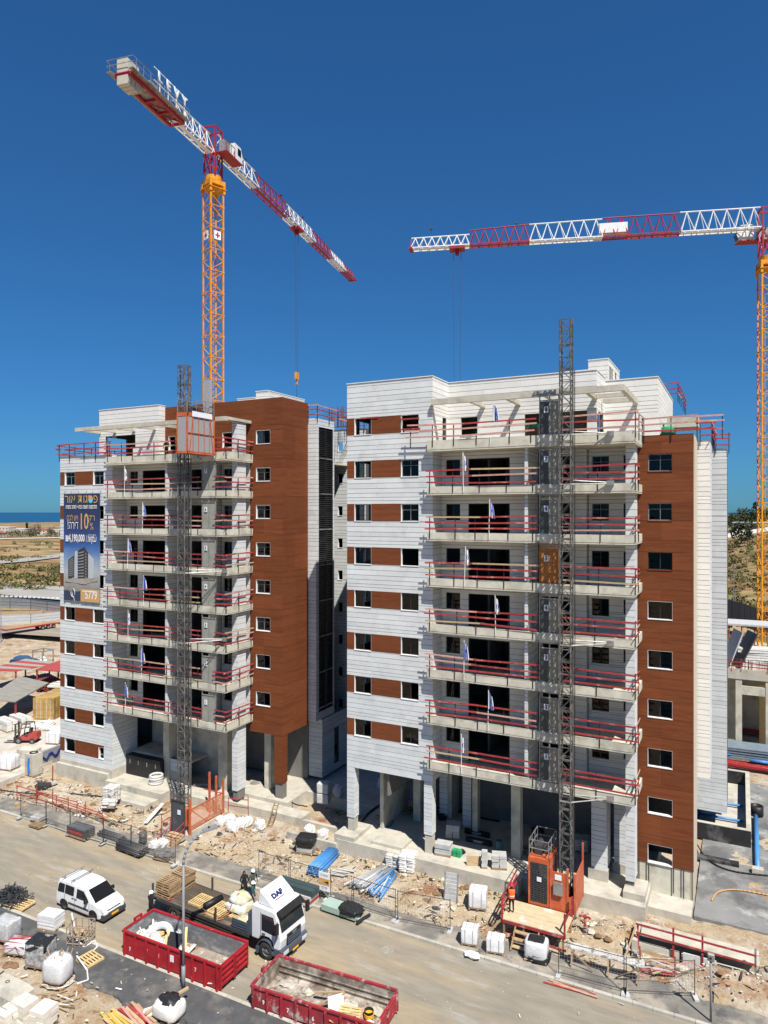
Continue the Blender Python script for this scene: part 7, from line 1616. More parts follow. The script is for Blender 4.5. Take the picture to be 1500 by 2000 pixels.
# rough dig and broken pieces round the concrete trench
for i, (x, y, s_, m) in enumerate(((-4.6,41.9,.5,CONC),(-2.9,41.6,.4,CONCL),(-1.5,41.9,.35,CONC),(-.2,42.1,.5,CONCL),(-5.9,42.6,.4,CONC),(-3.7,42.1,.3,BOARD))):
    b = MB(); b.blob((0,0,0), s_, s_*.7, s_*.45, 0, 7, 4, .3); o = b.obj('concrete_lump', m); o.location = (x, y, max(.1, gz(x,y))+.1); tag(o, ['first','second','third','fourth','fifth','sixth'][i]+' broken concrete lump on the soil by the trench', 'lump', 'broken concrete round the trench')
planks('broken boards and laths thrown beside the concrete trench', (-3.9, 41.5, .35), R(15), 8, 1.7, (TIMB, BOARD, REDP, TIMBG), .12, .03, .14, 2, 'timber_strips', 'timber', None, .6)
planks('grey shuttering boards leaning along the trench front', (-4.3, 42.35, .2), R(3), 3, 2.2, (BOARD, TIMBG), .3, .04, .12, 2, 'timber_strips', 'timber', None, .15)

b = MB()                                                            # broken laths, twigs of rebar and dark scraps trodden into the soil
for i in range(680):
    x = U(-62, 2); y = random.choice([U(40.2,42.0), U(40.2,44.6), U(43.2,44.6), U(21,26.5)]); L = U(.05,.36); a = U(0,6.28); z = max(0,gz(x,y))+U(.03,.12)
    if 42.2 < y < 44.3 and -5.6 < x < .9: continue
    d = Vector((math.cos(a), math.sin(a), U(-.12,.12)))*L; b.bar(Vector((x,y,z))-d, Vector((x,y,z))+d, U(.02,.09), U(.01,.05), random.choice((0,0,1,2)))
for i in range(260):
    x = U(-62, 1); y = random.choice([U(40.3,44.4), U(43.4,44.5), U(21,26)]); r_ = U(.08,.22)
    if 42.2 < y < 44.3 and -5.6 < x < .9: continue
    b.blob((x,y,max(0,gz(x,y))+r_*.2), r_*U(.8,1.7), r_*U(.8,1.5), r_*.5, random.choice((3,3,4,2)), 6, 4, .3)
tag(b.obj('trodden_scrap', [TIMBG, STEEL, DGREY, mat('dark_clod', (.2,.115,.06), .95, .25, 4), CONC]), kind='stuff', label='laths, clods and dark scraps trodden into the soil')
# ------------------------------------------------------------------ the yard to the left of the left block
YZ = .62
yard = MB(); P_ = [G(-60,1420,YZ), G(118,1395,YZ), G(118,1478,YZ), G(70,1500,YZ), G(-40,1545,YZ)]
yard.v = [tuple(Vector(p)+Vector((0,0,.03))) for p in P_]+[tuple(Vector(p)-Vector((0,0,.6))) for p in P_]; n = len(P_)
yard.f = [tuple(range(n-1,-1,-1))]+[(i,(i+1)%n,n+(i+1)%n,n+i) for i in range(n)]; yard.m = [0]*len(yard.f)
tag(yard.obj('yard_concrete', mat('pale_yard_concrete', (.5,.46,.4), .9, .14, .8, .2, 15, c2=(.4,.36,.3), c2sc=.5)), kind='structure')
y0 = lambda px, py, z=YZ: lift(G(px, py, z), z+.02)
fk = thing('forklift', 'red and black forklift truck standing on the yard behind the left block', 'forklift')
b = MB(); b.prism([(-1.2,.35),(-1.35,.6),(-1.3,1.15),(-.5,1.1),(-.3,.65),(.75,.6),(.85,.35)], -.5, .5); b.obj('body', mat('faded_red_paint', (.38,.06,.045), .5, .15), fk)
b = MB(); b.box(-.45,.1,-.3,.3,.9,1.05); b.box(-.55,-.42,-.3,.3,1.05,1.55); b.obj('seat', BLACK, fk)
b = MB()
for s_ in (-.48,.48): b.bar((-.75,s_,1.1),(-.6,s_,2.1),.07); b.bar((.55,s_,.7),(.25,s_,2.1),.07); b.bar((-.65,s_,2.1),(.3,s_,2.1),.07)
for i in range(6): b.bar((-.6+i*.17,-.48,2.12),(-.6+i*.17,.48,2.12),.04)
b.bar((.3,0,.7),(.15,0,1.3),.05); b.obj('overhead_guard', STEEL, fk)
b = MB()
for s_ in (-.35,.35): b.box(.95,1.1,s_-.06,s_+.06,.1,2.05)
for z in (.3,1.1,2.0): b.bar((1.02,-.35,z),(1.02,.35,z),.08)
b.box(1.1,1.16,-.5,.5,.15,.7); b.obj('mast', STEEL, fk)
for s_ in (-.28,.28): b = MB(); b.box(1.16,2.25,s_-.06,s_+.06,.08,.13); b.obj('fork', STEEL, fk)
for xx, r in ((.6,.34),(-.85,.28)):
    for s_ in (-1,1): wheel(fk, xx, s_*.5, r, .22, s_)
place(fk, y0(52,1450), R(207))
YEL = mat('ochre_container_paint', (.42,.27,.08), .6, .2, 1.5, c2=(.3,.2,.09), c2sc=.8)
def container(label, loc, rz, m, L=6.0, wreck=False):
    t = thing('shipping_container', label, 'container', (0,0,0)); W, H = 2.44, 2.6
    for y in (-W/2, W/2):
        b = MB(); n = 20
        for i in range(n): x0_, x1_ = -L/2+L*i/n, -L/2+L*(i+1)/n; o_ = .04 if i % 2 else 0; b.box(x0_, x1_, y-.03-o_*(1 if y < 0 else -1), y+.03-o_*(1 if y < 0 else -1), .1, H-.1)
        b.obj('side_wall', m, None).parent = t
    b = MB(); b.box(-L/2,L/2,-W/2,W/2,H-.1,H); b.obj('roof', m, None).parent = t; b = MB(); b.box(-L/2,-L/2+.06,-W/2,W/2,.1,H-.1); b.obj('end_wall', m, None).parent = t
    for s_ in (-1,1):
        b = MB(); a, c = sorted((s_*.02, s_*(W/2-.06))); b.box(L/2-.06,L/2,a,c,.12,H-.1); d = b.obj('door', m, None); d.parent = t
        for k in range(2): b = MB(); yy = s_*(.35+.5*k); b.tube((L/2+.05,yy,.15),(L/2+.05,yy,H-.15),.03,6); b.obj('locking_bar', SACKG, None).parent = d
        for k in range(3): b = MB(); z = .55+.7*k; b.box(L/2,L/2+.03,a+.05,c-.05,z,z+.06); b.obj('door_rib', m, None).parent = d
    b = MB()
    for y in (-W/2,W/2):
        for x in (-L/2,L/2): b.box(x-.08,x+.08,y-.08,y+.08,0,H+.02)
    b.obj('corner_post', m, None).parent = t
    return place(t, loc, rz)
container('ochre shipping container with its doors facing the yard', y0(78,1408)+Vector((-1.0,3.2,0)), R(-68), YEL, 6.0)
container('grey shipping container right of the ochre one', y0(113,1402)+Vector((1.4,3.2,0)), R(-68), BOARD, 6.0)
for i, (px, py) in enumerate(((12,1425),(40,1418))):
    stack(['left rack of white cut stone in the yard','right rack of white cut stone in the yard'][i], 'stone_rack', 'cut stone', y0(px,py), R(-10), 4, 2, 3, (.75,.6,.35), mat('white_slab_stone', (.6,.58,.53), .85, .1, 2, rnd=.06) if i == 0 else bpy.data.materials['white_slab_stone'], 'stone_block', 'racks of cut stone', .03, .04)
wrapped('pale wrapped block pallet beside the left block in the yard', 'wrapped_pallet', 'wrapped pallet', y0(108,1452), .3, (1.6,1.1,1.15), WRAP, None, True, 101)
wrapped('white and blue wrapped pallet at the left yard edge', 'wrapped_pallet', 'wrapped pallet', y0(16,1502), .2, (1.7,1.2,1.2), WRAP, None, True, 102)
o = thing('concrete_block', 'grey concrete block before the forklift', 'concrete block', y0(57,1478)); b = MB(); b.box(-1.0,1.0,-.6,.6,0,.9); q = b.obj('block', CONC, None); q.parent = o; q.modifiers.new('bevel','BEVEL').width = .06; o.rotation_euler.z = .3
for i, (px, py) in enumerate(((88,1425),(108,1428),(95,1415),(70,1422))): o = bag(['first','second','third','fourth'][i]+' heap of white plastic near the containers, counted from the left', y0(px,py), .8,.6,.25, SACK, 'white plastic heaps in the yard')
bx_ = thing('concrete_shaft', 'concrete shaft box with black ring at the end of the blue hose wall', 'shaft', lift(G(66,1507,.6),.4)); b = MB(); b.box(-.55,.55,-.55,.55,0,2.0); b.obj('shaft', CONCL, None).parent = bx_; b = MB(); b.ring((0,0,2.03),.33,.07,16,6); b.obj('rim', BLACK, None).parent = bx_; b = MB(); b.path([(.1,-.6,1.7),(.05,-.62,1.0),(.12,-.6,.3)],.1,6); b.obj('blue_hose', mat('blue_strap', (.02,.15,.5), .4, .1), None).parent = bx_
wl = thing('retaining_wall', 'grey retaining wall with blue hoses beside the left block', 'wall', G(95,1490,.6)); a, c = G(72,1497,.6), G(122,1476,.6); b = MB(); b.bar((a.x,a.y,1.1),(c.x,c.y,1.1),.3,1.5); b.obj('wall', mat('grey_render', (.27,.27,.28), .85, .12), wl); b = MB()
d_ = Vector((a.y-c.y, c.x-a.x, 0)).normalized()*-.25
b.path([Vector((a.x,a.y,0)).lerp(Vector((c.x,c.y,0)), k/10)+d_+Vector((0,0,1.3+.3*math.sin(k*1.7))) for k in range(11)], .07, 6); b.obj('blue_hose', mat('dark_blue_hose', (.01,.03,.22), .4, .2), wl)
# open sheds
def shed(label, corners, z, mats, posts=True, stripes=1):
    t = thing('shed_roof', label, 'shed', (corners[0].x, corners[0].y, .6)); A, B_, C_, D_ = [Vector((c.x, c.y, z+i*.0)) for i, c in enumerate(corners)]
    for i in range(stripes):
        k0, k1 = i/stripes, (i+1)/stripes; b = MB(); p = [A.lerp(D_,k0), B_.lerp(C_,k0), B_.lerp(C_,k1), A.lerp(D_,k1)]
        b.v = [tuple(v) for v in p]+[tuple(v+Vector((0,0,.12))) for v in p]; b.f = [(3,2,1,0),(4,5,6,7),(0,1,5,4),(1,2,6,5),(2,3,7,6),(3,0,4,7)]; b.m = [0]*6; b.obj('roof_panel', mats[i % len(mats)], t)
    for p in (A,B_,C_,D_): b = MB(); q = p.lerp((A+C_)/2, .06); b.bar((q.x,q.y,.3),(q.x,q.y,z),.16); b.obj('post', REDST, t)
    return t
shed('low grey brown flat shed roof left of the ochre container', [G(-30,1368,3.2),G(30,1372,3.2),G(95,1335,3.2),G(38,1322,3.2)], 3.2, [mat('weathered_roof', (.25,.235,.2), .9, .2, .6, st=(1,3,1))])
REDC = mat('red_canopy_sheet', (.35,.06,.05), .7, .15); GRYC = mat('grey_canopy_sheet', (.3,.29,.25), .8, .15)
shed('red and grey striped canopy roof in the left yard', [G(-30,1310,3.4),G(30,1312,3.4),G(118,1296,3.4),G(50,1288,3.4)], 3.4, [REDC, GRYC], True, 6)
shed('plain red canopy roof beside the left block', [G(70,1309,3.6),G(135,1314,3.6),G(135,1286,3.6),G(96,1298,3.6)], 3.6, [REDC])
pipes('stack of rusty brown steel pipes under the red canopy', lift(G(88,1338,.7),.7), R(70), [12,11,10], .16, 7.0, [mat('brown_pipe', (.2,.06,.045), .6, .2)], None, .3)
planks('white boards and junk lying on the ochre container', lift(y0(80,1398)+Vector((-1.0,4.2,0)),3.3), .4, 9, 4.0, (SACK, SACKG, TIMB), .5, .05, .3, 2)
# low loader, car, fences, lamp in the middle distance
ll = thing('lowloader_trailer', 'red low loader trailer parked on the lane at the far left', 'trailer', (0,0,0)); b = MB(); b.box(-6.5,5.0,-1.25,1.25,.85,1.1); b.prism([(5,.85),(6.8,1.35),(8.2,1.35),(8.2,1.6),(6.6,1.6),(5,1.1)],-1.25,1.25); b.prism([(-6.5,.85),(-8.0,.25),(-8.0,.35),(-6.5,1.1)],-1.25,1.25); b.obj('bed', SKR, None).parent = ll; WM[ll.name] = Matrix()
b = MB(); b.box(-6.4,4.9,-1.1,1.1,1.1,1.14); b.obj('deck', TIMBG, None).parent = ll
for xx in (-5.3,-4.1,-2.9):
    for s_ in (-1,1): wheel(ll, xx, s_*1.0, .45, .35, s_)
p = G(52,1233,.75); place(ll, (p.x,p.y,.78), math.atan2(G(105,1222,.75).y-G(2,1237,.75).y, G(105,1222,.75).x-G(2,1237,.75).x)+math.pi)
def sheetfence(label, pix, z, h, m, post=STEEL, step=3.0, cat='fence', name='sheet_fence', see=None):
    P = [G(*q, z) for q in pix]; t = thing(name, label, cat, P[0])
    for a, c in zip(P, P[1:]):
        L = (c-a).length; n = max(1, round(L/step))
        for i in range(n):
            p, q = a.lerp(c, i/n), a.lerp(c, (i+1)/n); ubar('panel', m, t, p+Vector((0,0,h/2)), q+Vector((0,0,h/2)), .06, h); ubar('post', post, t, p+Vector((0,0,-.2)), p+Vector((0,0,h+.15)), .12, .12)
        for zz in (.3, .62, .95): ubar('rail', post, t, a+Vector((0,0,h*zz)), c+Vector((0,0,h*zz)), .1, .05)
    return t
WCOR = mat('white_corrugated_sheet', (.42,.43,.43), .5, .12, .5, st=(1,1,6))
sheetfence('white corrugated sheet fence behind the low loader', [(-20,1219),(60,1216),(118,1210)], .8, 1.9, WCOR, GALV, 6)
sheetfence('blue netted site fence along the lane at the left', [(-20,1186),(60,1189),(125,1196)], .7, 2.6, netpanel('blue_net', (.16,.23,.31), .4), STEEL, 7)
wl = thing('pile_wall', 'row of concrete piles retaining the lane at the left', 'wall', G(20,1205,.5)); 
for i in range(26): p = G(-20+i*4.0,1212-.1*i,.5); b = MB(); b.tube((p.x,p.y,-.5),(p.x,p.y,2.6),.55,8); b.obj('pile', mat('tan_pile', (.36,.27,.17), .9, .2) if i == 0 else bpy.data.materials['tan_pile'], wl)
ks = thing('painted_kerb', 'kerb painted in white dashes along the grey lane', 'kerb', G(0,1166,.7))
for i in range(16): a, c = G(-16+i*9,1164+.35*i,.72), G(-11.5+i*9,1164.2+.35*i,.72); ubar('kerb_dash', SIGNW, ks, a+Vector((0,0,.1)), c+Vector((0,0,.1)), .5, .35)
cr2 = thing('parked_car', 'dark blue car parked behind the red striped canopy', 'car', (0,0,0)); b = MB(); loft(b, [[(-2.1,s,.3) for s in (-.8,.8)]+[(-2.1,.8,.85),(-2.1,-.8,.85)],[(-1.9,-.85,.3),(-1.9,.85,.3),(-1.9,.85,.95),(-1.9,-.85,.95)],[(1.5,-.85,.3),(1.5,.85,.3),(1.5,.85,.9),(1.5,-.85,.9)],[(2.1,-.8,.3),(2.1,.8,.3),(2.1,.8,.65),(2.1,-.8,.65)]]); b.obj('body', mat('dark_blue_paint', (.02,.05,.12), .3, .05), None).parent = cr2
b = MB(); loft(b, [[(-1.7,-.78,.94),(1.0,-.78,.94),(1.0,.78,.94),(-1.7,.78,.94)],[(-1.3,-.65,1.42),(.3,-.65,1.42),(.3,.65,1.42),(-1.3,.65,1.42)]]); b.obj('cabin', mat('dark_blue_roof', (.05,.09,.17), .2, .1), None).parent = cr2
for xx in (-1.3,1.3):
    for s_ in (-1,1): wheel(cr2, xx, s_*.75, .32, .2, s_)
place(cr2, lift(G(48,1298,.2),.2), R(20))
gf = thing('yard_machine', 'open grey steel frame machine behind the red canopy', 'machine', lift(G(84,1298,.2),.2)); b = MB()
for x in (-1.2,1.2):
    for y in (-1,1): b.bar((x,y,0),(x,y,2.4),.14)
for y in (-1,1): b.bar((-1.2,y,2.4),(1.2,y,2.4),.14)
for x in (-1.2,1.2): b.bar((x,-1,2.4),(x,1,2.4),.14)
b.obj('frame', GALV, None).parent = gf; b = MB(); b.blob((0,0,.7),.8,.7,.6,0,10,6,.25); b.obj('load', SACK, None).parent = gf
def pole(label, p, h, cat='pole', m=LAMPG, arm=0):
    t = thing('lamp_post' if arm else 'utility_pole', label, cat, p); b = MB(); b.tube((0,0,0),(0,0,h),.1,7,0,.06); b.obj('pole', m, None).parent = t
    b = MB(); b.box(-.9 if arm else -.5,.9 if arm else .5,-.08,.08,h-.1,h); b.obj('lamp_head' if arm else 'cross_arm', m, None).parent = t; return t
pole('grey lamp post at the extreme left edge', lift(G(2,1258,.3),.3), 9.5, 'lamp post', LAMPG, 1)
pole('lamp post standing on the lane across the field', lift(G(55,1097,.8),.8), 9, 'lamp post', LAMPG, 1)
pole('dark utility pole on the slope behind the sheet fence at the right', lift(G(1433,1192,2.0),1.0), 12); pole('second shorter pole beside the utility pole at the right', lift(G(1436,1200,2.0),1.0), 6.5)
# ------------------------------------------------------------------ far houses and trees
LEAF = [mat('dark_evergreen_leaf', (.03,.045,.018), .9, .35, .4, rnd=.4), mat('olive_leaf', (.075,.08,.03), .9, .35, .4, rnd=.4), mat('grey_twigs', (.17,.145,.11), .9, .25, .4, rnd=.3)]
BARK = mat('bark', (.12,.09,.065), .9, .2)
def crown(b, c, r, h, n, s):
    cl = [(Vector((U(-1,1)*r*.6, U(-1,1)*r*.6, U(.25,.85)*h)), U(.35,.6)*r) for _ in range(7)]
    for i in range(n):
        q, rr = random.choice(cl); d = Vector((random.gauss(0,1),random.gauss(0,1),random.gauss(0,.8))).normalized()*rr*U(.55,1.0)
        p = c+q+d; a = Vector((U(-1,1),U(-1,1),U(-1,1))).normalized(); e = a.cross(Vector((U(-1,1),U(-1,1),U(-1,1)))).normalized(); k = s*U(.6,1.3)
        b.add([p-a*k, p+e*k*.8, p+a*k, p-e*k*.8], [(0,1,2,3)])
def tree(label, p, h, r, m, n=420, group='trees beyond the site'):
    t = thing('tree', label, 'tree', p, 0, group); b = MB(); b.tube((0,0,-.5),(0,0,h*.45),h*.03,6,0,h*.018)
    for i in range(4): a = i*1.6+U(0,1); b.tube((0,0,h*.35),(r*.5*math.cos(a), r*.5*math.sin(a), h*.7), h*.014, 5, 0, h*.006)
    b.obj('trunk', BARK, None).parent = t; b = MB(); crown(b, Vector((0,0,h*.12)), r, h*.9, n, h*.055); b.obj('crown', m, None).parent = t; return t
def far(px, d, h=0):
    u = (px-750)/F*d; x, y = u*CT-d*ST, u*ST+d*CT; return Vector((x, y, gz(x, y)-.2+h))
HW = mat('cream_house_wall', (.5,.46,.4), .85, .1, .2); HR = mat('red_roof_tile', (.36,.14,.09), .85, .15, .3); HWH = mat('white_roof', (.7,.69,.67), .7, .06, .2); DW = mat('dark_house_window', (.03,.035,.04), .3, .1)
def house(label, px, d, w_, dp, h, roof, rz=0.):
    p = far(px, d); t = thing('house', label, 'house', (0,0,0), 0, 'houses far beyond the site'); b = MB(); b.box(-w_/2,w_/2,-dp/2,dp/2,-1,h); b.obj('wall', HW, None).parent = t
    b = MB()
    if roof == 'hip': b.prism([(-w_/2-.4,h),(0,h+2.4),(w_/2+.4,h)],-dp/2-.4,dp/2+.4); b.obj('roof', HR, None).parent = t
    else: b.box(-w_/2-.3,w_/2+.3,-dp/2-.3,dp/2+.3,h,h+.5); b.obj('roof', HWH, None).parent = t
    n = max(2, int(w_/3.5))
    for fl_ in range(int(h/3)):
        for i in range(n): x = -w_/2+w_*(i+.5)/n; wd = ubox('window', DW, None, x-.6,x+.6,-dp/2-.03,-dp/2+.02,fl_*3+.9,fl_*3+2.2); wd.parent = t
    return place(t, p, rz)
house('cream flat roofed house at the far left edge by the sea', 8, 760, 20, 12, 9, 'flat', .3); house('long cream house left of the bare tree by the sea', 36, 780, 20, 10, 7, 'flat', .4); house('house with red tiled roof right of the bare tree', 86, 770, 17, 12, 6, 'hip', .5); house('small cream house near the sea beside the left block', 110, 800, 12, 9, 5.5, 'flat', .4)
house('low house with red roof half hidden at the far left edge', -4, 720, 14, 10, 4, 'hip', .2)
tree('big bare grey tree between the houses by the sea', far(63,740), 13, 9, LEAF[2], 700); tree('second bare grey tree beside the red tiled house', far(100,745), 10, 7, LEAF[2], 400); tree('dark pointed conifer rising behind the houses by the sea', far(52,800), 15, 2.6, LEAF[0], 300)
for i, px in enumerate((-6,4,13,22,31,40,50,58,70,80,90,99,108,117,126)): tree(f'dark green bush tree in the belt before the houses, number counted from the left {["one","two","three","four","five","six","seven","eight","nine","ten","eleven","twelve","thirteen","fourteen","fifteen"][i]}', far(px+U(-2,2), 690+U(-15,15)), U(4.5,7.5), U(4,6), LEAF[0] if i % 3 else LEAF[1], 260, 'belt of bushes before the houses')
house('white roofed long house on the hill at the right', 1459, 470, 15, 9, 4.5, 'flat', -.3); house('white low house at the left of the hill by the facade', 1424, 450, 9, 8, 3, 'flat', -.3); house('cream house behind the crane mast on the hill', 1492, 465, 10, 8, 4.5, 'flat', -.3)
for i, (px, d, h, r) in enumerate(((1418,520,11,7),(1430,500,9,6),(1440,515,10,7),(1451,530,12,8),(1463,525,12.5,8),(1474,520,12.5,8),(1485,530,12,7),(1497,520,11,7),(1447,440,5.5,4),(1470,445,5.5,4.5),(1484,440,6,4.5),(1432,430,5,4))): tree(['tree at the left end of the hill crest','second tree on the hill crest','third tree on the hill crest','tall tree left of the hill crest middle','broad tree at the middle of the hill crest','broad tree right of the hill crest middle','tree near the crane mast on the hill crest','tree at the right end of the hill crest','small tree before the white roofed house','small tree right of the white roofed house','small tree before the cream hill house','small tree below the left white hill house'][i], far(px,d), h, r, LEAF[0] if i % 3 else LEAF[1], 420)
tree('dark pointed conifer above the hill crest', far(1478,540), 18, 2.4, LEAF[0], 300); tree('dark wind bent tree alone on the grassy slope', far(1448,330), 10, 5, LEAF[0], 500); tree('dark leaning bush beside the lone slope tree', far(1460,318), 7.5, 2.6, LEAF[0], 300)
for i in range(1): 
    p = far(1420,400); q = far(1500,400); b = MB(); b.bar(p+Vector((0,0,2)), q+Vector((0,0,2.6)), .4, 2.2); o = b.obj('boundary_wall', HWH); tag(o, 'long white boundary wall across the hill at the right', 'wall')
b = MB()                                                            # scrub on the open ground
def bush(p, r, n):
    for _ in range(n):
        d = Vector((random.gauss(0,.5)*r, random.gauss(0,.5)*r, abs(random.gauss(0,.35))*r)); q = p+d; s = U(.18,.42)*r**.5
        a = Vector((U(-1,1),U(-1,1),U(-1,1))).normalized(); e = a.cross(Vector((U(-1,1),U(-1,1),U(-1,1)))).normalized(); b.add([q-a*s, q+e*s*.8, q+a*s, q-e*s*.8], [(0,1,2,3)])
for i in range(620):
    if i % 4:
        p = G(U(-12,135), random.choice([U(1104,1133)]*4+[U(1138,1152), U(1056,1078), U(1088,1097)]), .6)
        if fnoise(p.x*.12, p.y*.1) < -.05: continue
    else: p = far(U(1405,1505), random.choice([U(150,260), U(200,330), U(260,380)]))
    p.z = gz(p.x, p.y); bush(p, U(.8,2.6) if i % 4 else U(.6,2.2), 34)
tag(b.obj('scrub', mat('dry_scrub', (.1,.094,.036), .95, .3, .3, rnd=.4, c2=(.17,.14,.05), c2sc=.05)), kind='stuff', label='dry olive scrub on the open land')
# ------------------------------------------------------------------ the next building site behind the right block
cf = thing('unfinished_building', 'unfinished concrete building frame behind the right block', 'building', G(1455,1415,.5)); Zd = 6.0
A = FY(1416,1305,82.0); E1 = FY(1530,1318,82.0); X0, X1 = A.x-6, E1.x+3; YF = 82.0; ZT = A.z
b = MB(); b.box(X0,X1,YF,YF+20,ZT-.9,ZT-.3); b.box(X0,X1,YF-.02,YF+.4,ZT-1.0,ZT); b.obj('deck_slab', CONCL, cf)
for px in (1400,1443,1502): x = FY(px,1400,YF).x; b = MB(); b.box(x-.3,x+.3,YF+.05,YF+.65,.3,ZT-1.0); b.obj('column', CONC, cf)
b = MB(); x = FY(1447,1400,YF).x; b.box(x,X1,YF+.1,YF+.5,ZT-2.6,ZT-1.7); b.box(X0,X1,YF+9,YF+9.3,.3,ZT-1); b.box(X0,x-.5,YF+2.5,YF+2.8,.3,ZT-1); b.obj('inner_wall', CONC, cf)
b = MB(); b.box(FY(1483,1400,YF+4).x,X1,YF+4,YF+4.3,.3,ZT-2.2); b.obj('timber_panel', TIMBP, cf)
def deckp(px, py): return FY(px, py, YF+3).x
planks('stack of white formwork beams on the deck of the frame', (FY(1486,1290,YF+4).x, YF+4.5, ZT-.28), R(8), 7, 4.6, (SACK, WRAP), .2, .2, .26, 8, 'beam_stack', 'beams', None, .03)
planks('dark formwork panels and props heaped on the deck', (FY(1440,1280,YF+6).x, YF+6, ZT-.28), .6, 9, 3.5, (STEEL, BOARD, DGREY), .5, .12, .4, 4, 'formwork_heap', 'formwork', None, .5)
for i, (px, ang) in enumerate(((1428,.35),(1452,.45))): p = FY(px,1290,YF+2.5); o = ubox('leaning_formwork', DGREY if i else BOARD, None, 0,1,0,1,0,1); o.scale = (.12,3.0,4.4); o.location = (p.x, YF+3.2, ZT+1.5); o.rotation_euler = (0, ang, .3); tag(o, ['grey formwork panel leaning on the deck beside the white facade','dark formwork panel leaning in the middle of the deck'][i], 'formwork panel', 'leaning formwork panels')
sh = thing('table_formwork', 'grey table formwork deck on red props at the crane foot', 'formwork', (0,0,0)); p = FY(1475,1238,YF+10); b = MB(); b.box(p.x-4.5,p.x+6,YF+8,YF+12,ZT+3.4,ZT+3.6); b.obj('table_deck', BOARD, sh)
for i in range(8): xx = p.x-4+i*1.3; b = MB(); b.tube((xx,YF+8.3,ZT-.3),(xx,YF+8.3,ZT+3.4),.07,6); b.obj('prop', REDST if i % 2 else HORANGE, sh)
for i in range(10): xx = X0+8+i*1.5; o = ubox('starter_cage', STEEL, None, 0,1,0,1,0,1); o.scale = (.5,.3,.9); o.location = (xx, YF+.6, ZT+.45); bpy.data.objects.remove(o)
rail('red plank guard rail along the deck edge of the concrete frame', [(X0, YF-.05), (X1, YF-.05)], ZT, (RED, REDP), (.3, .75), .1, 'guard rails of the roofs', True, .2, REDST, 1.6)
rebars('rusty starter bars along the deck edge of the concrete frame', X0+4, X1, YF+.3, YF+1.2, ZT, 150, 1.0)
sheetfence('dark grey sheet fence at the foot of the hill', [(1400,1207),(1445,1219),(1500,1243)], 2.0, 4.6, mat('dark_grey_sheet', (.09,.095,.1), .6, .15), STEEL, 3.2)
b = MB(); p = G(1500,1424,.5); lg = thing('green_container', 'lime green container at the right edge', 'container', lift(p,.45)); 
for k in range(2): b = MB(); b.box(0,4,-1,1,.05+1.35*k,1.36+1.35*k); b.obj('container_body', LGREEN, None).parent = lg
lg.location.x -= .3
pr = lambda px, py, z=.44: lift(G(px,py,z), z)
planks('dark red steel beams lying before the concrete frame', pr(1462,1428), R(-6), 4, 7.0, (SKR, REDST), .25, .25, .3, 1, 'beam_pile', 'steel beams', None, .03)
planks('red steel beams lying behind the basement wall', pr(1465,1497), R(-4), 5, 8.0, (SKR, REDST), .2, .2, .25, 1, 'beam_pile', 'steel beams', None, .04)
stack('stack of blue grey corrugated sheets at the right', 'sheet_stack', 'metal sheets', pr(1462,1480), R(3), 1, 1, 12, (8.5,2.6,.09), mat('blue_grey_sheet', (.17,.22,.26), .5, .15, 2, rnd=.15), 'sheet', None, .02, .06)
for i, (p, q) in enumerate((((1415,1482),(1462,1484)),((1464,1494),(1510,1500)))): b = MB(); a, c = pr(*p), pr(*q); b.tube(a+Vector((0,0,.45)), c+Vector((0,0,.45)), .16, 10); tag(b.obj('blue_pipe', BLUEP, None, True), ['left','right'][i]+' thick blue pipe lying behind the basement wall', 'pipe', 'thick blue pipes')
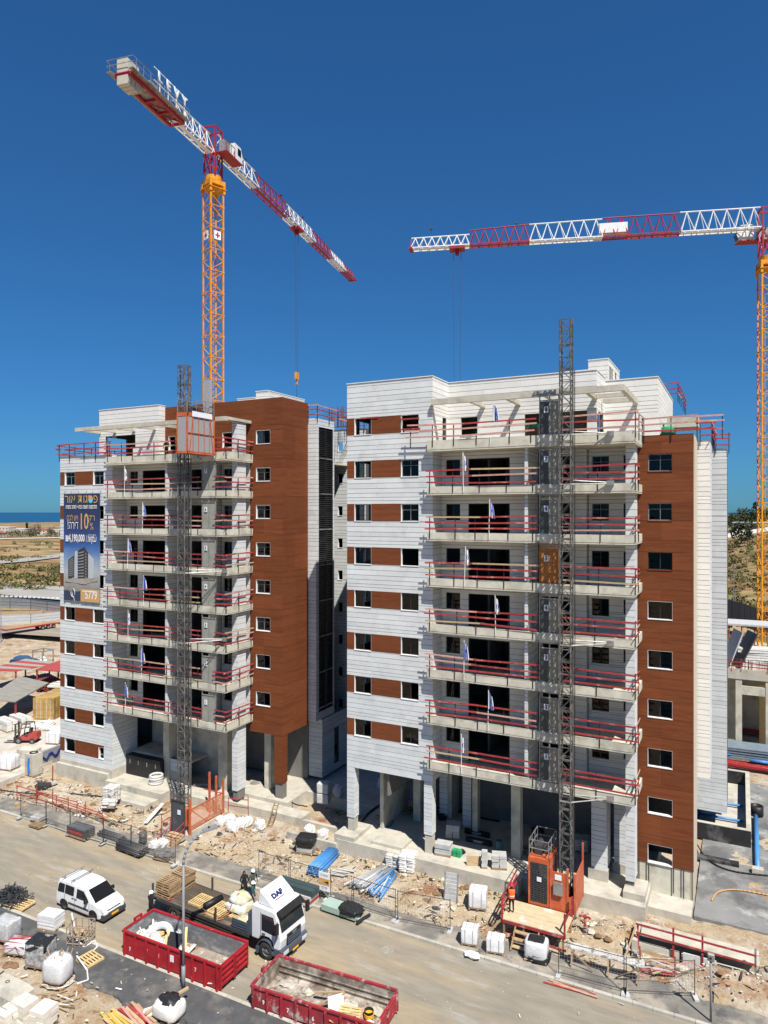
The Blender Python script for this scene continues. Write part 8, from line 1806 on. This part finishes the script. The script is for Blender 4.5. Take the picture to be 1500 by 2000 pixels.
# sunken court of the basement with bitumen coated walls
BIT = mat('black_bitumen', (.022,.022,.023), .6, .35, 1.2, c2=(.1,.1,.1), c2sc=.5, lo=.52, hi=.62)
ct_ = thing('basement_upstand', 'black coated concrete upstand walls around the basement opening', 'wall', (0,0,0)); a = G(1362,1636,.43); c = G(1467,1658,.43); e = G(1452,1512,1.5); YA, YB_ = a.y, min(e.y, 72); XA, XB = a.x-3, c.x
for x0_, x1_, ya_, yb_ in ((XA,XB,YA,YA+.3),(XB-.3,XB,YA+.3,YB_),(XA,XB,YB_,YB_+.3)):
    b = MB(); b.box(x0_,x1_,ya_,yb_,.4,1.65); b.obj('upstand', BIT, ct_); b = MB(); b.box(x0_-.02,x1_+.02,ya_-.02,yb_+.02,1.65,1.7); b.obj('wall_top', CONCL, ct_)
b = MB(); b.box(XA,XB-.35,YA+.35,YB_-.05,.43,.5); b.obj('court_floor', CONCL, ct_)
for i, k in enumerate((.3,.55)): b = MB(); yy = YA+(YB_-YA)*k; b.tube((XB-3.6,yy,.75),(XB-.5,yy,.75),.11,8); tag(b.obj('blue_pipe', BLUEP, None, True), ['front','rear'][i]+' short blue pipe inside the basement opening', 'pipe', 'short blue pipes in the opening')
b = MB(); yy = YA+2; b.tube((XB-3.7,yy,.6),(XB-3.7,YB_-1.5,.6),.13,8); tag(b.obj('blue_pipe', BLUEP, None, True), 'long blue pipe along the white facade in the opening', 'pipe')
b = MB(); a, c = pr(1480,1702), pr(1476,1600); b.tube(a+Vector((0,0,.25)), c+Vector((0,0,.25)), .17, 10); tag(b.obj('blue_pipe', BLUEP, None, True), 'long blue pipe on the basement roof pointing to the camera', 'pipe')
b = MB(); b.box(a.x-.35,a.x+.35,a.y-.5,a.y,.43,.8); tag(b.obj('concrete_block', CONCL), 'concrete block at the near end of the long blue pipe', 'concrete block')
o = thing('drain_ring', 'black plastic drain ring on the basement roof at the right', 'drain', pr(1478,1592)); b = MB(); b.pipe((0,0,0),(0,0,.8),.5,.08,16); b.obj('ring', BLACK, None, True).parent = o
b = MB(); a = G(1365,1668,.43); c = G(1462,1690,.43); b.box(a.x-1, c.x-.6, a.y-.9, a.y-.3, .43, .62); tag(b.obj('membrane_strip', BIT), 'black membrane strip lying before the upstand wall', 'membrane')  # black strip added as the shadow band at the wall foot
